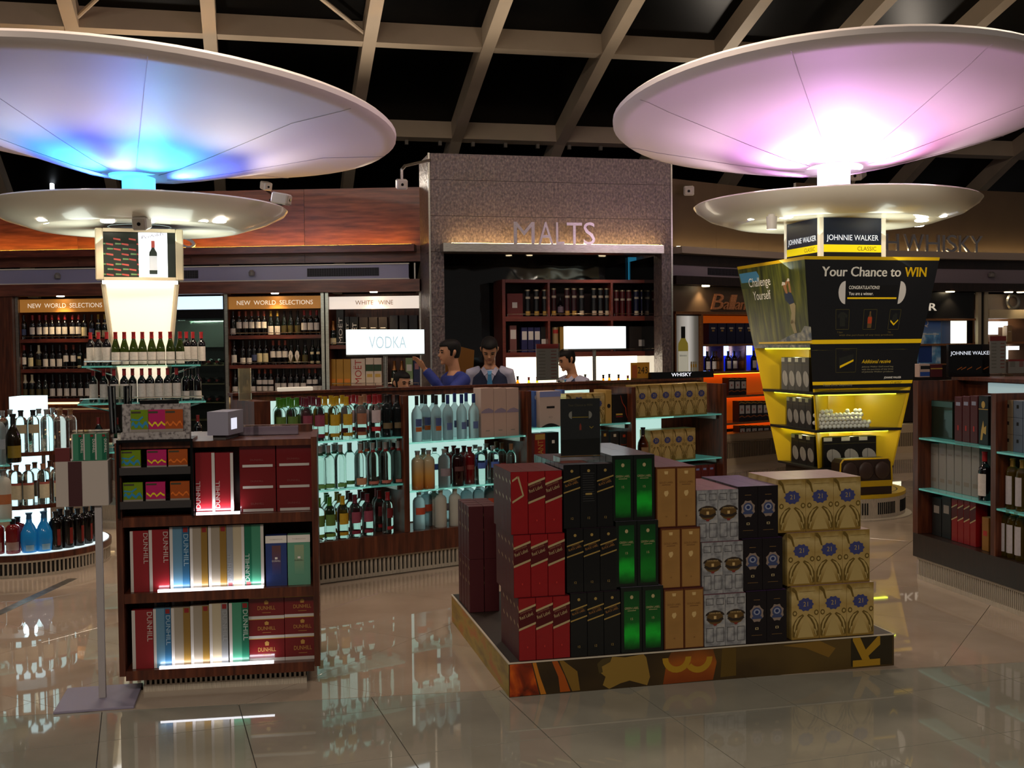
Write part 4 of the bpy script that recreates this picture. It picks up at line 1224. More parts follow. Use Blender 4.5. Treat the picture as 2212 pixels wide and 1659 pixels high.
def bcart(mb, w, h):
    mb.rect(-.4 * w, .36 * h, .4 * w, .78 * h, -.001, wt); mb.rect(-.08 * w, .5 * h, .08 * w, .62 * h, -.0015, rdp)
    mb.poly([(-.5 * w, .86 * h), (-.1 * w, .9 * h), (.5 * w, .86 * h), (.5 * w, .92 * h), (-.1 * w, .96 * h), (-.5 * w, .91 * h)], -.001, pgold)
    mb.poly([(-.5 * w, .16 * h), (0, .22 * h), (.5 * w, .14 * h), (.5 * w, .2 * h), (0, .28 * h), (-.5 * w, .22 * h)], -.001, M('print_copper', 'a85a24', .4))
bm = M('ink_carton', '16121c', .45)
for p0, n, yt, z, lab in ((1574, 3, 816, zo3, 'upper'), (1596, 9, 866, zo4, 'middle'), (1597, 9, 919, zo5, 'low')):
    for k in range(n):
        pa = p0 + k * 13
        if RA.x(pa + 13, .14) > RAL - .03: break
        cart(RA, pa, pa + 12.6, yt, z, .14, .12, bm, 'whisky_carton', 'dark carton with a white crest label on the %s orange carton shelf' % lab, 'crest cartons, %s shelf' % lab, bcart)
bx('base_board', wb, -w, 0, .425, w, .3, zo5 - .03, M('plinth_tan', '8a6c4c', .45))

# black-and-gold bay on the back right wall
cx = RB.x(2060)
xa, xb = RB.x(1740), RB.x(2106)
jb = thing('whisky_bay', 'black whisky wall bay with lit glass panels behind the yellow display tower', 'cabinet', RB.w(cx, 0, 0), RB.a)
zq = lambda px, py, y=0.0: RB.z(px, py, y)
zsg = zq(2060, 688)
bx('sign_board', jb, xa - cx, .02, zsg, xb - cx, .06, ZB - .01, black)
bx('trim', jb, xa - cx, -.02, zsg - .03, xb - cx, .02, zsg - .002, bronze)
for p in (2113, 2128):
    xx = RB.x(p) - cx
    bx('post', jb, xx - .03, -.03, .42, xx + .03, .03, ZB - .005, M('post_cream', 'a49880', .4))
bx('post_gap', jb, RB.x(2116) - cx, .0, .42, RB.x(2125) - cx, .05, ZB - .005, black)
zsh = zq(2060, 742)
bx('shelf', jb, xa - cx, 0, zsh - .03, xb - cx, .4, zsh, bronze)
bx('lit_panel', jb, RB.x(2064) - cx, .1, zsh + .001, RB.x(2098) - cx, .12, zsg - .035, M('panel_daylight', 'ffffe8', .4, emit='ffffe0', es=1.6))
bx('blue_panel', jb, RB.x(2036) - cx, .1, zsh + .001, RB.x(2063) - cx, .12, zsg - .035, zgrad('panel_blue', [(0, 'b0a88c'), (.35, '5a7cae'), (1, '7c88a8')], -.12, .12, .3, axis=0))
zlo = zq(2000, 786)
bx('shelf', jb, xa - cx, 0, zlo - .02, RB.x(2046) - cx, .35, zlo, bronze)
bx('glow_panel', jb, RB.x(1915) - cx, .2, .45, RB.x(1966) - cx, .22, zlo - .45, M('panel_daylight'))
sl = thing('brand_lettering', 'white raised capital letters on the black sign board of the wall bay', 'sign letters', RB.w(RB.x(1880, .01), .01, zq(2015, 671)), RB.a)
x0 = RB.x(1880, .01)
for ch, pa, pb in (('W', 1890, 1914), ('A', 1916, 1934), ('L', 1938, 1952), ('K', 1956, 1974), ('E', 1978, 1992), ('R', 2007, 2023)):
    a_, b_ = RB.x(pa, .01) - x0, RB.x(pb, .01) - x0
    MB().text(ch, 0, 0, zq(2015, 655) - zq(2015, 671), M('letter_white', 'e8dcc8', .4, emit='e8dcc8', es=.5), 0, w=b_ - a_, depth=.015).build('letter', sl, (a_, -.006, 0))
for p in (2052, 2205, 2178):
    MB().lathe([(0, 0), (.06, 0), (.065, .012), (0, .012)], M('downlight_warm'), 12).build('downlight', WRB, (RB.x(p, -.05), -.05, ZB - .013))
    if p != 2178: lamp('bay_downlight', 'SPOT', RB.w(RB.x(p), -.08, ZB - .03), 12, 'ffe2b0', RB.w(RB.x(p), .1, 1.5), spot=90, blend=.7, radius=.03)
# blue ice poster standing on the shelf
bp_ = thing('poster_board', 'blue and white poster board with an icy scene standing in the black wall bay', 'poster', RB.w(RB.x(2008, .05), .05, zlo), RB.a)
wv, hv = RB.x(2032, .05) - RB.x(1984, .05), zq(2008, 693, .05) - zlo
ice = ramp_mat('ice_print', [(.3, '2a5aa0'), (.5, '6aa8d8'), (.62, 'dff0fa')], (3, 1, 2), 2.2, 4, .3)
MB().box(-wv / 2, 0, 0, wv / 2, .03, hv, ice).rect(-wv / 2, hv * .72, wv / 2, hv, -.001, zgrad('print_skyblue', [(0, '7090c0'), (1, '2c58a4')], hv * .7, hv)).rect(-.45 * wv, hv * .68, .42 * wv, hv * .70, -.0015, wt).rect(-.5 * wv, .02, .1 * wv, hv * .42, -.001, M('print_deepblue', '24448c', .4)).text('Q', -.3 * wv, hv * .85, .09, wt, -.002).build('board', bp_)
def redst(mb, w, h): mb.rect(-.5 * w, .62 * h, .5 * w, .7 * h, -.001, pgold)
zj = 1.35
# far cell with a lit white display
fc = thing('display_cell', 'wall cell with a glowing white arch and cream canopy beside twin posts', 'display', RB.w(RB.x(2180), 0, 0), RB.a)
cxx = RB.x(2180)
xl, xr = RB.x(2135) - cxx, RB.x(2275) - cxx
bx('canopy', fc, xl, -.02, zq(2180, 688), xr, .1, zq(2180, 669), M('canopy_cream', 'b8a88a', .4))
bx('back', fc, xl, .3, .45, xr, .34, ZB - .02, M('cell_back', '6a4a34', .5))
wg = M('arch_glow', 'ffffff', .4, emit='eaf6ff', es=3.0)
bx('arch', fc, RB.x(2157) - cxx, .15, zq(2180, 722), RB.x(2171) - cxx, .3, zq(2180, 694), wg)
bx('arch', fc, RB.x(2171) - cxx, .15, zq(2180, 706), RB.x(2192) - cxx, .3, zq(2180, 694), wg)
bx('arch', fc, RB.x(2172) - cxx, .1, zq(2180, 776), RB.x(2188) - cxx, .3, zq(2180, 748), wg)
bx('arch', fc, RB.x(2188) - cxx, .1, zq(2180, 756), RB.x(2212) - cxx, .3, zq(2180, 748), wg)
bx('shelf', fc, xl, .05, zq(2180, 743), xr, .3, zq(2180, 738), bronze)
bx('shelf', fc, xl, .05, zq(2180, 782), xr, .3, zq(2180, 777), bronze)
ring = MB().lathe([(.11, 0), (.14, .01), (.11, .02), (.08, .01), (.11, 0)], steel, 20).build('emblem_ring', fc, (RB.x(2208) - cxx, .2, zq(2180, 650)))
ring.rotation_euler = (PI / 2, 0, 0)
bx('sign_board', fc, xl, .25, zq(2180, 668), xr, .29, ZB - .025, M('sign_taupe', '5c5048', .45))
cart(RB, 2175, 2186, 703, zq(2180, 738), .07, .1, M('tan_carton', '9a7a54', .5), 'whisky_box', 'tan box beside the glowing arch in the far cell', 'far cell boxes', smallw)
# ================================================================== VODKA GONDOLA (long island shelf in the middle)
VG = Frame(-1.71, 7.52, 33.97)
TH = .82                                   # depth front to back
BX = [0.0, 1.128, 2.216, 3.277, 4.347]
vg = thing('island_shelf', 'long walnut island shelf with glass tiers of spirits backlit in cool white', 'shelf unit', VG.o, VG.a)
ZT = VG.z(880, 855)                        # partition top
zsp = VG.z(1007, 838, .40)                 # spine top
zdk = VG.z(690, 1172)                      # bottom deck
SPY = .40
bx('plinth', vg, .1, .08, 0, 4.25, TH - .08, .15, M('plinth_dark', '1a1410', .5))
bx('base', vg, -.02, -.01, .15, 4.37, TH, zdk, wood)
# slotted grille along the plinth, every bar its own part
bx('grille_rail', vg, .08, .03, .005, 4.27, .05, .03, grille_mat)
bx('grille_rail', vg, .08, .03, .13, 4.27, .05, .15, grille_mat)
gbar = MB().box(-.008, .03, .03, .008, .05, .13, grille_mat).mesh('grille_bar')
nb = 0
for i in range(122):
    obj('grille_bar', gbar, vg, (.10 + i * .0342, 0, 0))
bx('spine', vg, -.02, SPY, zdk + .001, 4.37, SPY + .04, zsp, wood)
bx('spine_cap', vg, -.03, SPY - .03, zsp + .001, 4.38, SPY + .07, zsp + .02, wood)
for k, x in enumerate(BX):
    t = .045
    x0_ = x - t if k == len(BX) - 1 else x - t / 2
    if k == 0: x0_, t = -.02, .115
    bx('partition', vg, x0_, -.005, zdk + .001, x0_ + t, SPY - .001, ZT, wood)
end_px = 1570
bays = [(0, 'b1', (954, 679), (1060, 685)), (1, 'b2', (955.6, 891), (1060, 893.6)), (2, 'b3', (925, 1152), (1001, 1240)), (3, 'b4', (903.4, 1380), (995, 1465.6))]
ZS = {}
for k, nm, s1_, s2_ in bays:
    xa, xb = BX[k] + (.097 if k == 0 else .025), BX[k + 1] - .025
    if k == 3: xb = BX[4] - .048
    za, zb = VG.z(s1_[1], s1_[0], .02), VG.z(s2_[1], s2_[0], .02)
    ZS[nm] = (za, zb, zdk)
    bx('light_panel', vg, xa, SPY - .02, zdk + .01, xa + (xb - xa) * (.86 if k < 3 else .62), SPY - .001, zsp - .05 if k == 2 else ZT - .02, panel_cool)
    for z in (za, zb):
        bx('glass_tier', vg, xa, .01, z - .012, xb, SPY - .022, z, glass_shelf)
        for xx in (xa, xb - .02):
            bx('tier_bracket', vg, xx, .06, z - .05, xx + .02, SPY - .025, z - .0125, steel)
# ---- bottle kinds
cg = M('cap_green', '3c7a18', .4); cm = M('cap_plum', '5c1428', .4); cyl_ = M('cap_yellow', 'b89412', .4); cr = M('cap_crimson', '8a1820', .4); ct = M('cap_tan', '9a6a4c', .45); cb = M('cap_blue', '20306c', .4); cs = M('cap_silver', 'a8a8a8', .3, .7); ck = M('cap_black', '121012', .4); co = M('cap_wood', '7a5434', .5)
def lab(n, c): return M('label_' + n, c, .5, vary=.1, vscale=50)
def VK(key, name, shape, h, r, glass, cap, c0, label=None, lz=(.2, .5), l2=None, l2z=None, arc=2.0):
    K[key] = Kind(name, shape, h, r, glass, cap, c0, label, lz, l2, l2z, 16, arc)
VK('v_green', 'vodka_bottle', 'vodka', .30, .041, gl_clear, cg, .80, lab('green', '5c7a34'), (.34, .60), lab('green_band', '6a8a3c'), (.08, .16))
VK('v_plum', 'vodka_bottle', 'vodka', .30, .041, gl_clear, cm, .80, lab('plum', '8a3c50'), (.34, .60), lab('plum_band', '7a2038'), (.08, .16))
VK('v_yellow', 'vodka_bottle', 'vodka', .30, .041, gl_clear, cyl_, .80, lab('yellow', 'c09a20'), (.34, .60), lab('yellow_band', 'b08a18'), (.08, .16))
VK('v_tan', 'vodka_bottle', 'vodka', .30, .041, gl_clear, ct, .80, lab('tan', 'a06a50'), (.34, .60), lab('tan_band', '9a6040'), (.08, .16))
VK('v_white', 'vodka_bottle', 'vodka', .30, .041, gl_clear, cr, .80, lab('pink', 'c8b4b8'), (.36, .66), lab('red_square', 'b02028'), (.16, .26))
VK('v_dark', 'vodka_bottle', 'vodka', .30, .041, tint('4a5458', 'smoke_glass'), ck, .80, lab('bronze', '6a5a40'), (.2, .34))
VK('v_goose', 'vodka_bottle', 'tall', .335, .041, gl_frost, cb, .80, lab('bluebird', '56699a'), (.22, .38), arc=1.1)
VK('v_gooseo', 'vodka_bottle', 'tall', .335, .041, gl_frost, ck, .80, lab('orange_fruit', 'b0602c'), (.22, .32), lab('blue_night', '46568a'), (.33, .5), arc=1.3)
VK('v_fin_g', 'vodka_bottle', 'vodka', .305, .043, gl_clear, cs, .84, lab('leaf', '6aa058'), (.03, .12), lab('dark_neck', '244028'), (.78, .84))
VK('v_fin_o', 'vodka_bottle', 'vodka', .305, .043, gl_clear, cs, .84, lab('peach', 'c08a68'), (.04, .2), lab('orange_neck', 'a84a20'), (.78, .84))
VK('v_fin_r', 'vodka_bottle', 'vodka', .305, .043, gl_clear, cs, .84, lab('rose', 'b86a5c'), (.03, .1), lab('red_neck', '7c1c1c'), (.78, .84))
VK('v_shield', 'vodka_bottle', 'vodka', .30, .041, gl_clear, cr, .80, lab('shield', '6a141c'), (.38, .62), lab('red_band', 'a02028'), (.1, .18), 1.2)
VK('a_amber', 'vodka_bottle', 'round', .285, .046, zgrad('amber_fade', [(0, 'a85a1c'), (.5, 'c09048'), (1, 'b0a080')], 0, .2, .08), cs, .90)
VK('a_grey', 'vodka_bottle', 'round', .285, .046, gl_frost, cs, .90, lab('ashtext', '8a7c84'), (.3, .5))
VK('a_black', 'vodka_bottle', 'round', .285, .046, M('ruby_black_glass', '22080a', .06), M('ruby_black_glass'), .90, lab('darktext', '5a3030'), (.40, .52))
VK('a_red', 'vodka_bottle', 'round', .285, .046, M('ruby_glass', '6a1014', .06), M('ruby_glass'), .90, lab('redtext', '8a3a34'), (.40, .52))
VK('a_blue', 'vodka_bottle', 'round', .285, .046, gl_clear, cs, .90, lab('blue_script', '4a68b8'), (.42, .58))
VK('a_cork', 'vodka_bottle', 'vodka', .29, .04, gl_clear, co, .84, lab('crimson_white', 'b04038'), (.3, .46))
VK('a_frost', 'vodka_bottle', 'round', .285, .046, gl_white, gl_white, .90)
VK('a_orange', 'vodka_bottle', 'round', .285, .046, gl_frost, cs, .90, lab('orange_script', 'b8482c'), (.40, .58))
names = {'v_green': 'green-capped clear vodka bottle', 'v_plum': 'plum-capped clear vodka bottle', 'v_yellow': 'yellow-capped clear vodka bottle', 'v_tan': 'tan-capped clear vodka bottle', 'v_white': 'red-capped vodka bottle with pale label', 'v_dark': 'smoky black-capped vodka bottle',
 'v_goose': 'tall frosted blue-capped vodka bottle', 'v_gooseo': 'tall frosted bottle with orange print', 'v_fin_g': 'clear bottle with green foot', 'v_fin_o': 'clear bottle with peach foot', 'v_fin_r': 'clear bottle with rose foot', 'v_shield': 'clear bottle with dark red shield label',
 'a_amber': 'round-shouldered amber fading bottle', 'a_grey': 'round-shouldered grey frosted bottle', 'a_black': 'near-black ruby bottle', 'a_red': 'ruby red bottle', 'a_blue': 'clear bottle with blue lettering', 'a_cork': 'wood-corked clear bottle with crimson label', 'a_frost': 'milky white frosted bottle', 'a_orange': 'frosted bottle with orange lettering'}
def vrow(nm, lvl, items, where):
    z = ZS[nm][lvl]
    for px, k, y in items:
        K[k].put(VG.w(VG.x(px, y), y, z), VG.a, names[k] + (', front row, ' if y < .12 else ', back row, ') + where, 'spirits on ' + where + ', ' + k + (' front' if y < .12 else ' back'), turn=random.uniform(-.15, .15))
f_, r_ = .07, .19
T1, T2, T3 = 'upper glass tier of first vodka bay', 'middle glass tier of first vodka bay', 'wooden deck of first vodka bay'
vrow('b1', 0, [(603, 'v_green', f_), (629, 'v_green', f_), (660, 'v_plum', f_), (687, 'v_plum', f_), (719, 'v_yellow', f_), (747, 'v_yellow', f_), (778, 'v_tan', f_), (808, 'v_white', f_), (834, 'v_dark', f_), (857, 'v_dark', f_)], T1)
vrow('b1', 0, [(p, k, r_) for p, k in ((612, 'v_green'), (640, 'v_green'), (655, 'v_plum'), (676, 'v_plum'), (701, 'v_yellow'), (726, 'v_yellow'), (752, 'v_white'), (772, 'v_white'), (796, 'v_white'), (818, 'v_white'), (842, 'v_dark'))], T1)
vrow('b1', 1, [(706, 'v_fin_g', f_), (732, 'v_fin_g', f_), (752, 'v_fin_g', r_ - .02), (775, 'v_fin_o', f_), (802, 'v_fin_r', f_), (829, 'v_fin_r', f_), (857, 'v_fin_r', f_), (688, 'v_fin_g', f_)], T2)
vrow('b1', 1, [(p, k, .24) for p, k in ((700, 'v_fin_g'), (722, 'v_fin_g'), (775, 'v_fin_o'), (796, 'v_fin_r'), (815, 'v_fin_r'), (848, 'v_fin_r'))], T2)
vrow('b1', 2, [(707, 'v_green', f_), (735, 'v_yellow', f_), (762, 'v_plum', f_), (789, 'v_plum', f_), (833, 'v_shield', f_)] , T3)
vrow('b1', 2, [(p, k, r_) for p, k in ((702, 'v_green'), (728, 'v_yellow'), (752, 'v_plum'), (779, 'v_plum'), (815, 'v_shield'), (853, 'v_shield'))] + [(p, k, .30) for p, k in ((700, 'v_green'), (723, 'v_yellow'), (747, 'v_plum'), (773, 'v_plum'), (810, 'v_shield'), (840, 'v_shield'))], T3)
vrow('b1', 0, [(p, k, .305) for p, k in ((600, 'v_green'), (622, 'v_green'), (645, 'v_plum'), (667, 'v_plum'), (690, 'v_yellow'), (714, 'v_yellow'), (738, 'v_yellow'), (762, 'v_white'), (786, 'v_tan'), (808, 'v_white'), (830, 'v_dark'))], T1)
vrow('b1', 1, [(p, k, .155) for p, k in ((694, 'v_fin_g'), (718, 'v_fin_g'), (788, 'v_fin_o'), (816, 'v_fin_r'), (843, 'v_fin_r'))], T2)
vrow('b1', 1, [(p, 'v_fin_g', f_) for p in (612, 638, 663)], T2)
vrow('b1', 2, [(p, k, f_) for p, k in ((606, 'v_green'), (632, 'v_green'), (658, 'v_yellow'), (683, 'v_green'))], T3)
T1, T2, T3 = 'upper glass tier of second vodka bay', 'middle glass tier of second vodka bay', 'wooden deck of second vodka bay'
vrow('b2', 0, [(899, 'v_gooseo', f_), (918, 'v_gooseo', f_ + .11), (941, 'v_gooseo', f_), (966, 'v_goose', f_), (996, 'v_goose', f_), (1022, 'v_goose', f_)], T1)
vrow('b2', 0, [(910, 'v_gooseo', .27), (934, 'v_gooseo', .27), (957, 'v_gooseo', .27), (981, 'v_goose', .27), (1006, 'v_goose', .27)], T1)
vrow('b2', 1, [(899, 'a_amber', f_), (923, 'a_amber', f_), (957, 'a_grey', f_), (986, 'a_black', f_), (1012, 'a_red', f_ + .05), (1034, 'a_blue', f_), (1063, 'a_blue', f_), (1082, 'a_cork', r_), (1102, 'a_cork', f_)], T2)
vrow('b2', 1, [(912, 'a_amber', .22), (936, 'a_blue', .22), (962, 'a_red', .24), (978, 'a_red', .28), (1000, 'a_red', .22), (1024, 'a_blue', .22), (1048, 'a_blue', .24), (1070, 'a_cork', .3)], T2)
vrow('b2', 2, [(901, 'a_orange', f_), (917, 'a_orange', r_), (948, 'a_frost', f_), (979, 'a_frost', f_), (1004, 'a_orange', r_), (1030, 'a_orange', r_ - .02), (934, 'a_frost', r_), (1055, 'a_orange', r_)], T3)
vrow('b2', 2, [(p, 'a_grey', .30) for p in (910, 935, 960, 985, 1010, 1034, 1058)], T3)
# ---- cartons on the gondola
def hill(mb, w, h):
    mb.poly([(-.48 * w, .52 * h), (-.2 * w, .57 * h), (.1 * w, .59 * h), (.35 * w, .56 * h), (.48 * w, .54 * h), (.48 * w, .49 * h), (-.48 * w, .49 * h)][::-1], -.001, M('print_mountain', '8a7c90', .5)); mb.rect(-.16 * w, .12 * h, .16 * w, .14 * h, -.001, M('print_grey', '8a8078', .5))
for a, b in ((1038, 1066), (1066, 1093), (1093, 1120)):
    cart(VG, a, b, 838, ZS['b2'][0], .045, .11, M('blush_carton', 'b89c90', .5), 'vodka_box', 'tall blush carton with a grey mountain line beside frosted bottles', 'blush vodka cartons', hill)
zz = ZS['b3'][0]
def xo(mb, w, h):
    mb.rect(-.5 * w, .84 * h, .5 * w, h - .002, -.001, M('print_lilac', '7a84b8', .5)); mb.rect(-.18 * w, .52 * h, .2 * w, .58 * h, -.001, blp); mb.text('XO', 0, .24 * h, .06 * h, M('print_grey'), -.001, center=True)
    n = 9
    mb.poly([(-.45 * w, 0)] + [(-.45 * w + .9 * w * i / n, .1 * h * math.sin(PI * i / n)) for i in range(n + 1)][::-1], -.001, blp)
cart(VG, 1153, 1164, 845, zz, .1, .1, M('azure_carton', '3a5a9c', .5), 'cognac_box', 'narrow azure carton with a white swirl beside the pale cognac box', 'third bay boxes', lambda mb, w, h: mb.text('@', 0, .76 * h, .6 * w, wt, -.001, center=True))
cart(VG, 1165, 1211, 845, zz, .05, .14, M('pearl_carton', 'b8a49a', .45), 'cognac_box', 'pearly pale cognac box with a small black label', 'third bay boxes', xo)
cart(VG, 1213, 1220, 842, zz, .2, .1, M('azure_carton'), 'cognac_box', 'azure carton edge behind the black acrylic sign', 'third bay boxes')
ROYM = {}
def royal(mb, w, h):
    gold2 = M('print_goldlight', 'c4aa6c', .3, .25); ink = M('print_bronze', '6e5826', .35, .2); bl = M('print_royalblue', '3a3f74', .5)
    # star badge
    cxx, czz = 0, .66 * h
    pts = []
    for i in range(20):
        rr = (.30 if i % 2 == 0 else .25) * w
        pts.append((cxx + rr * math.cos(2 * PI * i / 20), czz + rr * .78 * math.sin(2 * PI * i / 20)))
    # pyramid of light and two lions of ink
    mb.poly([(-.30 * w, .04 * h), (.30 * w, .04 * h), (0, .46 * h)], -.0008, gold2)
    for sx in (-1, 1):
        for q, m_, y_ in (([(.05, .45), (.17, .38), (.29, .26), (.33, .10), (.40, .05), (.47, .06), (.47, .26), (.38, .36), (.25, .44), (.11, .48)], ink, -.0012),
                          ([(.12, .45), (.24, .38), (.34, .28), (.40, .14), (.43, .18), (.39, .31), (.28, .41)], gold2, -.0016), ([(.30, .20), (.36, .08), (.40, .06), (.36, .18)], gold2, -.0016)):
            q = [(sx * a_ * w, b_ * h) for a_, b_ in q]
            mb.poly(q if sx < 0 else q[::-1], y_, m_)
        for rr_, m_, y_ in ((.085, ink, -.0013), (.045, gold2, -.0017)):
            mb.poly([(sx * .39 * w + rr_ * w * math.cos(2 * PI * i / 8), .50 * h + rr_ * w * 1.1 * math.sin(2 * PI * i / 8)) for i in range(8)], y_, m_)
    mb.poly([(-.5 * w, .93 * h), (-.38 * w, .88 * h), (-.30 * w, .75 * h), (-.24 * w, .74 * h), (-.32 * w, .92 * h), (-.42 * w, h - .004), (-.5 * w, h - .004)], -.001, ink)
    mb.rect(-.22 * w, .90 * h, .34 * w, .905 * h, -.001, ink)
    mb.poly(pts, -.0018, bl)
    mb.text('21', 0, .625 * h, .085 * h, gold2, -.0024, center=True)
goldbox = zgrad('gold_gift_carton', [(0, '9c7c38'), (.35, 'd0b474'), (.62, 'be9e5c'), (.85, 'd8be80'), (1, 'ac8c48')], 0, .27, .28, noise=.5, nscale=9)
goldbox.node_tree.nodes['Principled BSDF'].inputs['Metallic'].default_value = .35
cart(VG, 1222, 1277, 850, zz, .12, .14, goldbox, 'gift_box', 'golden gift carton partly hidden by the black acrylic sign', 'third bay boxes', royal)
cart(VG, 1277, 1306, 849, zz, .05, .14, goldbox, 'gift_box', 'golden gift carton with blue star beside a slim ochre box', 'third bay boxes', royal)
cart(VG, 1308, 1321, 842, zz, .04, .16, M('ochre_slim', 'b08c48', .4), 'whisky_box', 'slim ochre box with a round black seal', 'third bay boxes', lambda mb, w, h: mb.poly([(.3 * w * math.cos(-t * PI / 6), .52 * h + .3 * w * math.sin(-t * PI / 6)) for t in range(12)][::-1], -.001, blp))
def redarc(mb, w, h):
    mb.poly([(0, .95 * h), (.1 * w, .7 * h), (.32 * w, .5 * h), (.36 * w, .3 * h), (.48 * w, .1 * h), (.50 * w, .1 * h), (.40 * w, .3 * h), (.36 * w, .52 * h), (.14 * w, .7 * h), (.03 * w, .95 * h)][::-1], -.001, M('print_ember', 'a83a1c', .5))
    mb.rect(-.3 * w, .26 * h, .14 * w, .32 * h, -.001, pgold); mb.rect(-.3 * w, .2 * h, .14 * w, .22 * h, -.001, rdp)
cart(VG, 1323, 1356, 851, zz, .05, .14, M('soot_carton', '15100f', .4), 'whisky_box', 'black carton with a red flowing line next to the ochre box', 'third bay boxes', redarc)
cart(VG, 1225, 1262, 852, zz + .0, .30, .06, M('blush_carton'), 'cognac_box', 'pale folded carton at the back of the third bay', 'third bay boxes')
zz = ZS['b3'][1]
def grand(mb, w, h):
    mb.rect(-.45 * w, .8 * h, .45 * w, .97 * h, -.001, gdp); mb.text('GRANT', .3 * w, .08 * h, .5 * w, gdp, -.001, w=.7 * h, rot=PI / 2); mb.rect(-.45 * w, .03 * h, -.02 * w, .3 * h, -.001, gdp)
cart(VG, 1153, 1177, 936, zz, .06, .1, M('tin_red', '8a1f18', .4), 'whisky_tin', 'red and yellow lettered whisky tin on the second tier', 'third bay tins', grand, 'tin')
cart(VG, 1181, 1206, 934, zz, .06, .1, M('obsidian_carton', '0c0d0e', .4), 'whisky_box', 'black carton with a small pale emblem beside the red tin', 'third bay boxes', lambda mb, w, h: (mb.rect(-.12 * w, .66 * h, .12 * w, .76 * h, -.001, wt), mb.rect(-.3 * w, .1 * h, .2 * w, .3 * h, -.001, M('print_ember'))))
for k, (a, b, c) in enumerate(((1297, 1314, pgold), (1318, 1336, pw), (1338, 1356, M('print_ember')))):
    cart(VG, a, b, 930 + k * 1.5, zz, .06, .1, M('slate_carton', '20201f', .45), 'whisky_box', ['slate carton with gold name', 'slate carton with pale name', 'slate carton with ember name'][k] + ' on the second tier of the third bay', 'slate cartons', lambda mb, w, h, c=c: (mb.text("Dewar's", 0, .5 * h, .05 * h, c, -.001, w=.85 * w, center=True), mb.text('12', 0, .38 * h, .06 * h, c, -.001, center=True), mb.rect(-.16 * w, .8 * h, .16 * w, .9 * h, -.001, c)))
for k in range(6):
    a = 1374 + k * 25.6
    cart(VG, a, a + 25.2, 832 - k * 1.2, ZS['b4'][0], .05, .14, goldbox, 'gift_box', 'golden gift carton with blue star on the upper tier of the end bay', 'golden cartons, upper tier', royal)
for k in range(4):
    a = 1404 + k * 24.6
    cart(VG, a, a + 24.2, 929 - k * 1.5, ZS['b4'][1], .05, .14, goldbox, 'gift_box', 'golden gift carton with blue star on the lower tier of the end bay', 'golden cartons, lower tier', royal)
VK('sqw', 'whisky_bottle', 'flask', .30, .048, tint('5c2208', 'square_amber'), ck, .80, lab('tan_wrap', '8a6a44'), (.2, .45))
K['sqw'].put(VG.w(VG.x(1388, .08), .08, ZS['b4'][1]), VG.a, 'amber whisky bottle with tan label beside golden cartons', 'end bay bottles')
for k in range(4):
    a = 1484 + k * 15
    cart(VG, a, a + 14.4, 1006 - k, zdk + .0, .06, .12, M('oxblood_carton', '5c1a18', .45), 'whisky_box', 'oxblood carton low in the end bay behind gold boxes', 'oxblood cartons', lambda mb, w, h: mb.rect(-.25 * w, .84 * h, .25 * w, .9 * h, -.001, M('print_lilac')))
# ---- end shelf of the gondola (narrow tower round the corner)
es = thing('end_shelf', 'narrow walnut end shelf with three lit tiers at the far end of the island', 'shelf unit', VG.w(4.40, .30, 0), VG.a)
bx('post', es, .12, .25, 0, .17, .32, zsp - .05, wood)
bx('panel', es, .0, .27, 0, .12, .30, zsp - .05, wood)
tz = [VG.z(1590, 893, .3), VG.z(1590, 960, .3), .32]
for z in tz:
    bx('tier', es, 0, 0, z - .03, .24, .25, z - .012, wood)
    bx('tier_top', es, 0, 0, z - .0115, .24, .25, z, M('lit_acrylic', 'e8f0f0', .3, emit='d8e8ff', es=.8))
K['mini'] = Kind('spirit_bottle', 'vodka', .22, .03, tint('a88a50', 'honey_glass'), cap_gold, .84, lab_white, (.15, .5))
K['minir'] = Kind('spirit_bottle', 'vodka', .20, .032, tint('c88a7c', 'rose_spirit'), cap_cream, .82, M('label_scarlet', 'b02a2c', .5), (.1, .5))
for x in (.05, .13, .19):
    K['minir'].put(VG.w(4.40 + x, .30 + .12, tz[1]), VG.a, 'small rosy spirit bottle on the middle tier of the end shelf', 'small rosy bottles')
for k in range(2):
    me = carton('whisky_box', .075, .24, .08, M('umber_gold_carton', '3a2c16', .45), lambda mb, w, h: mb.rect(-.4 * w, .05 * h, .4 * w, .45 * h, -.001, wt))
    tag(obj('whisky_box', me, None, VG.w(4.40 + .05 + k * .085, .36, tz[0]), VG.a), 'umber carton with a cream label on the top tier of the end shelf', 'box', 'end shelf cartons')
# ---- things standing on the spine cap
ztop_ = zsp + .0205
def lightbox(pa, pb, y1_, y0_, ppx, y, txt, label):
    xa, xb = VG.x(pa, y, y1_), VG.x(pb, y, y1_); z1_, z0_ = VG.z((pa + pb) / 2, y1_, y), VG.z((pa + pb) / 2, y0_, y)
    xp_ = VG.x(ppx, y)
    t = thing('lightbox_sign', label, 'sign', VG.w(xp_, y, ztop_), VG.a)
    f = MB().box(xa - xp_, -.03, z0_ - ztop_, xb - xp_, .03, z1_ - ztop_, sign_white)
    if txt: f.text(txt, (xa + xb) / 2 - xp_, (z0_ + z1_) / 2 - ztop_ - .05, .09, M('faint_letter', 'c8dce4', .4, emit='b4ccd6', es=.85), -.0305, center=True, w=(xb - xa) * .5)
    f.build('light_panel', t)
    bx('frame', t, xa - xp_, -.032, z0_ - ztop_ - .012, xb - xp_, .032, z0_ - ztop_ - .0005, steel)
    MB().cyl((0, 0, .006), (0, 0, z0_ - ztop_ - .0125), .016, steel, 10).build('post', t)
    bx('foot', t, -.06, -.045, 0, .06, .045, .0055, steel)
    return t
lightbox(751, 912, 712, 765, 833, SPY + .02, 'VODKA', 'glowing white lightbox sign with faint vodka lettering on a steel post')
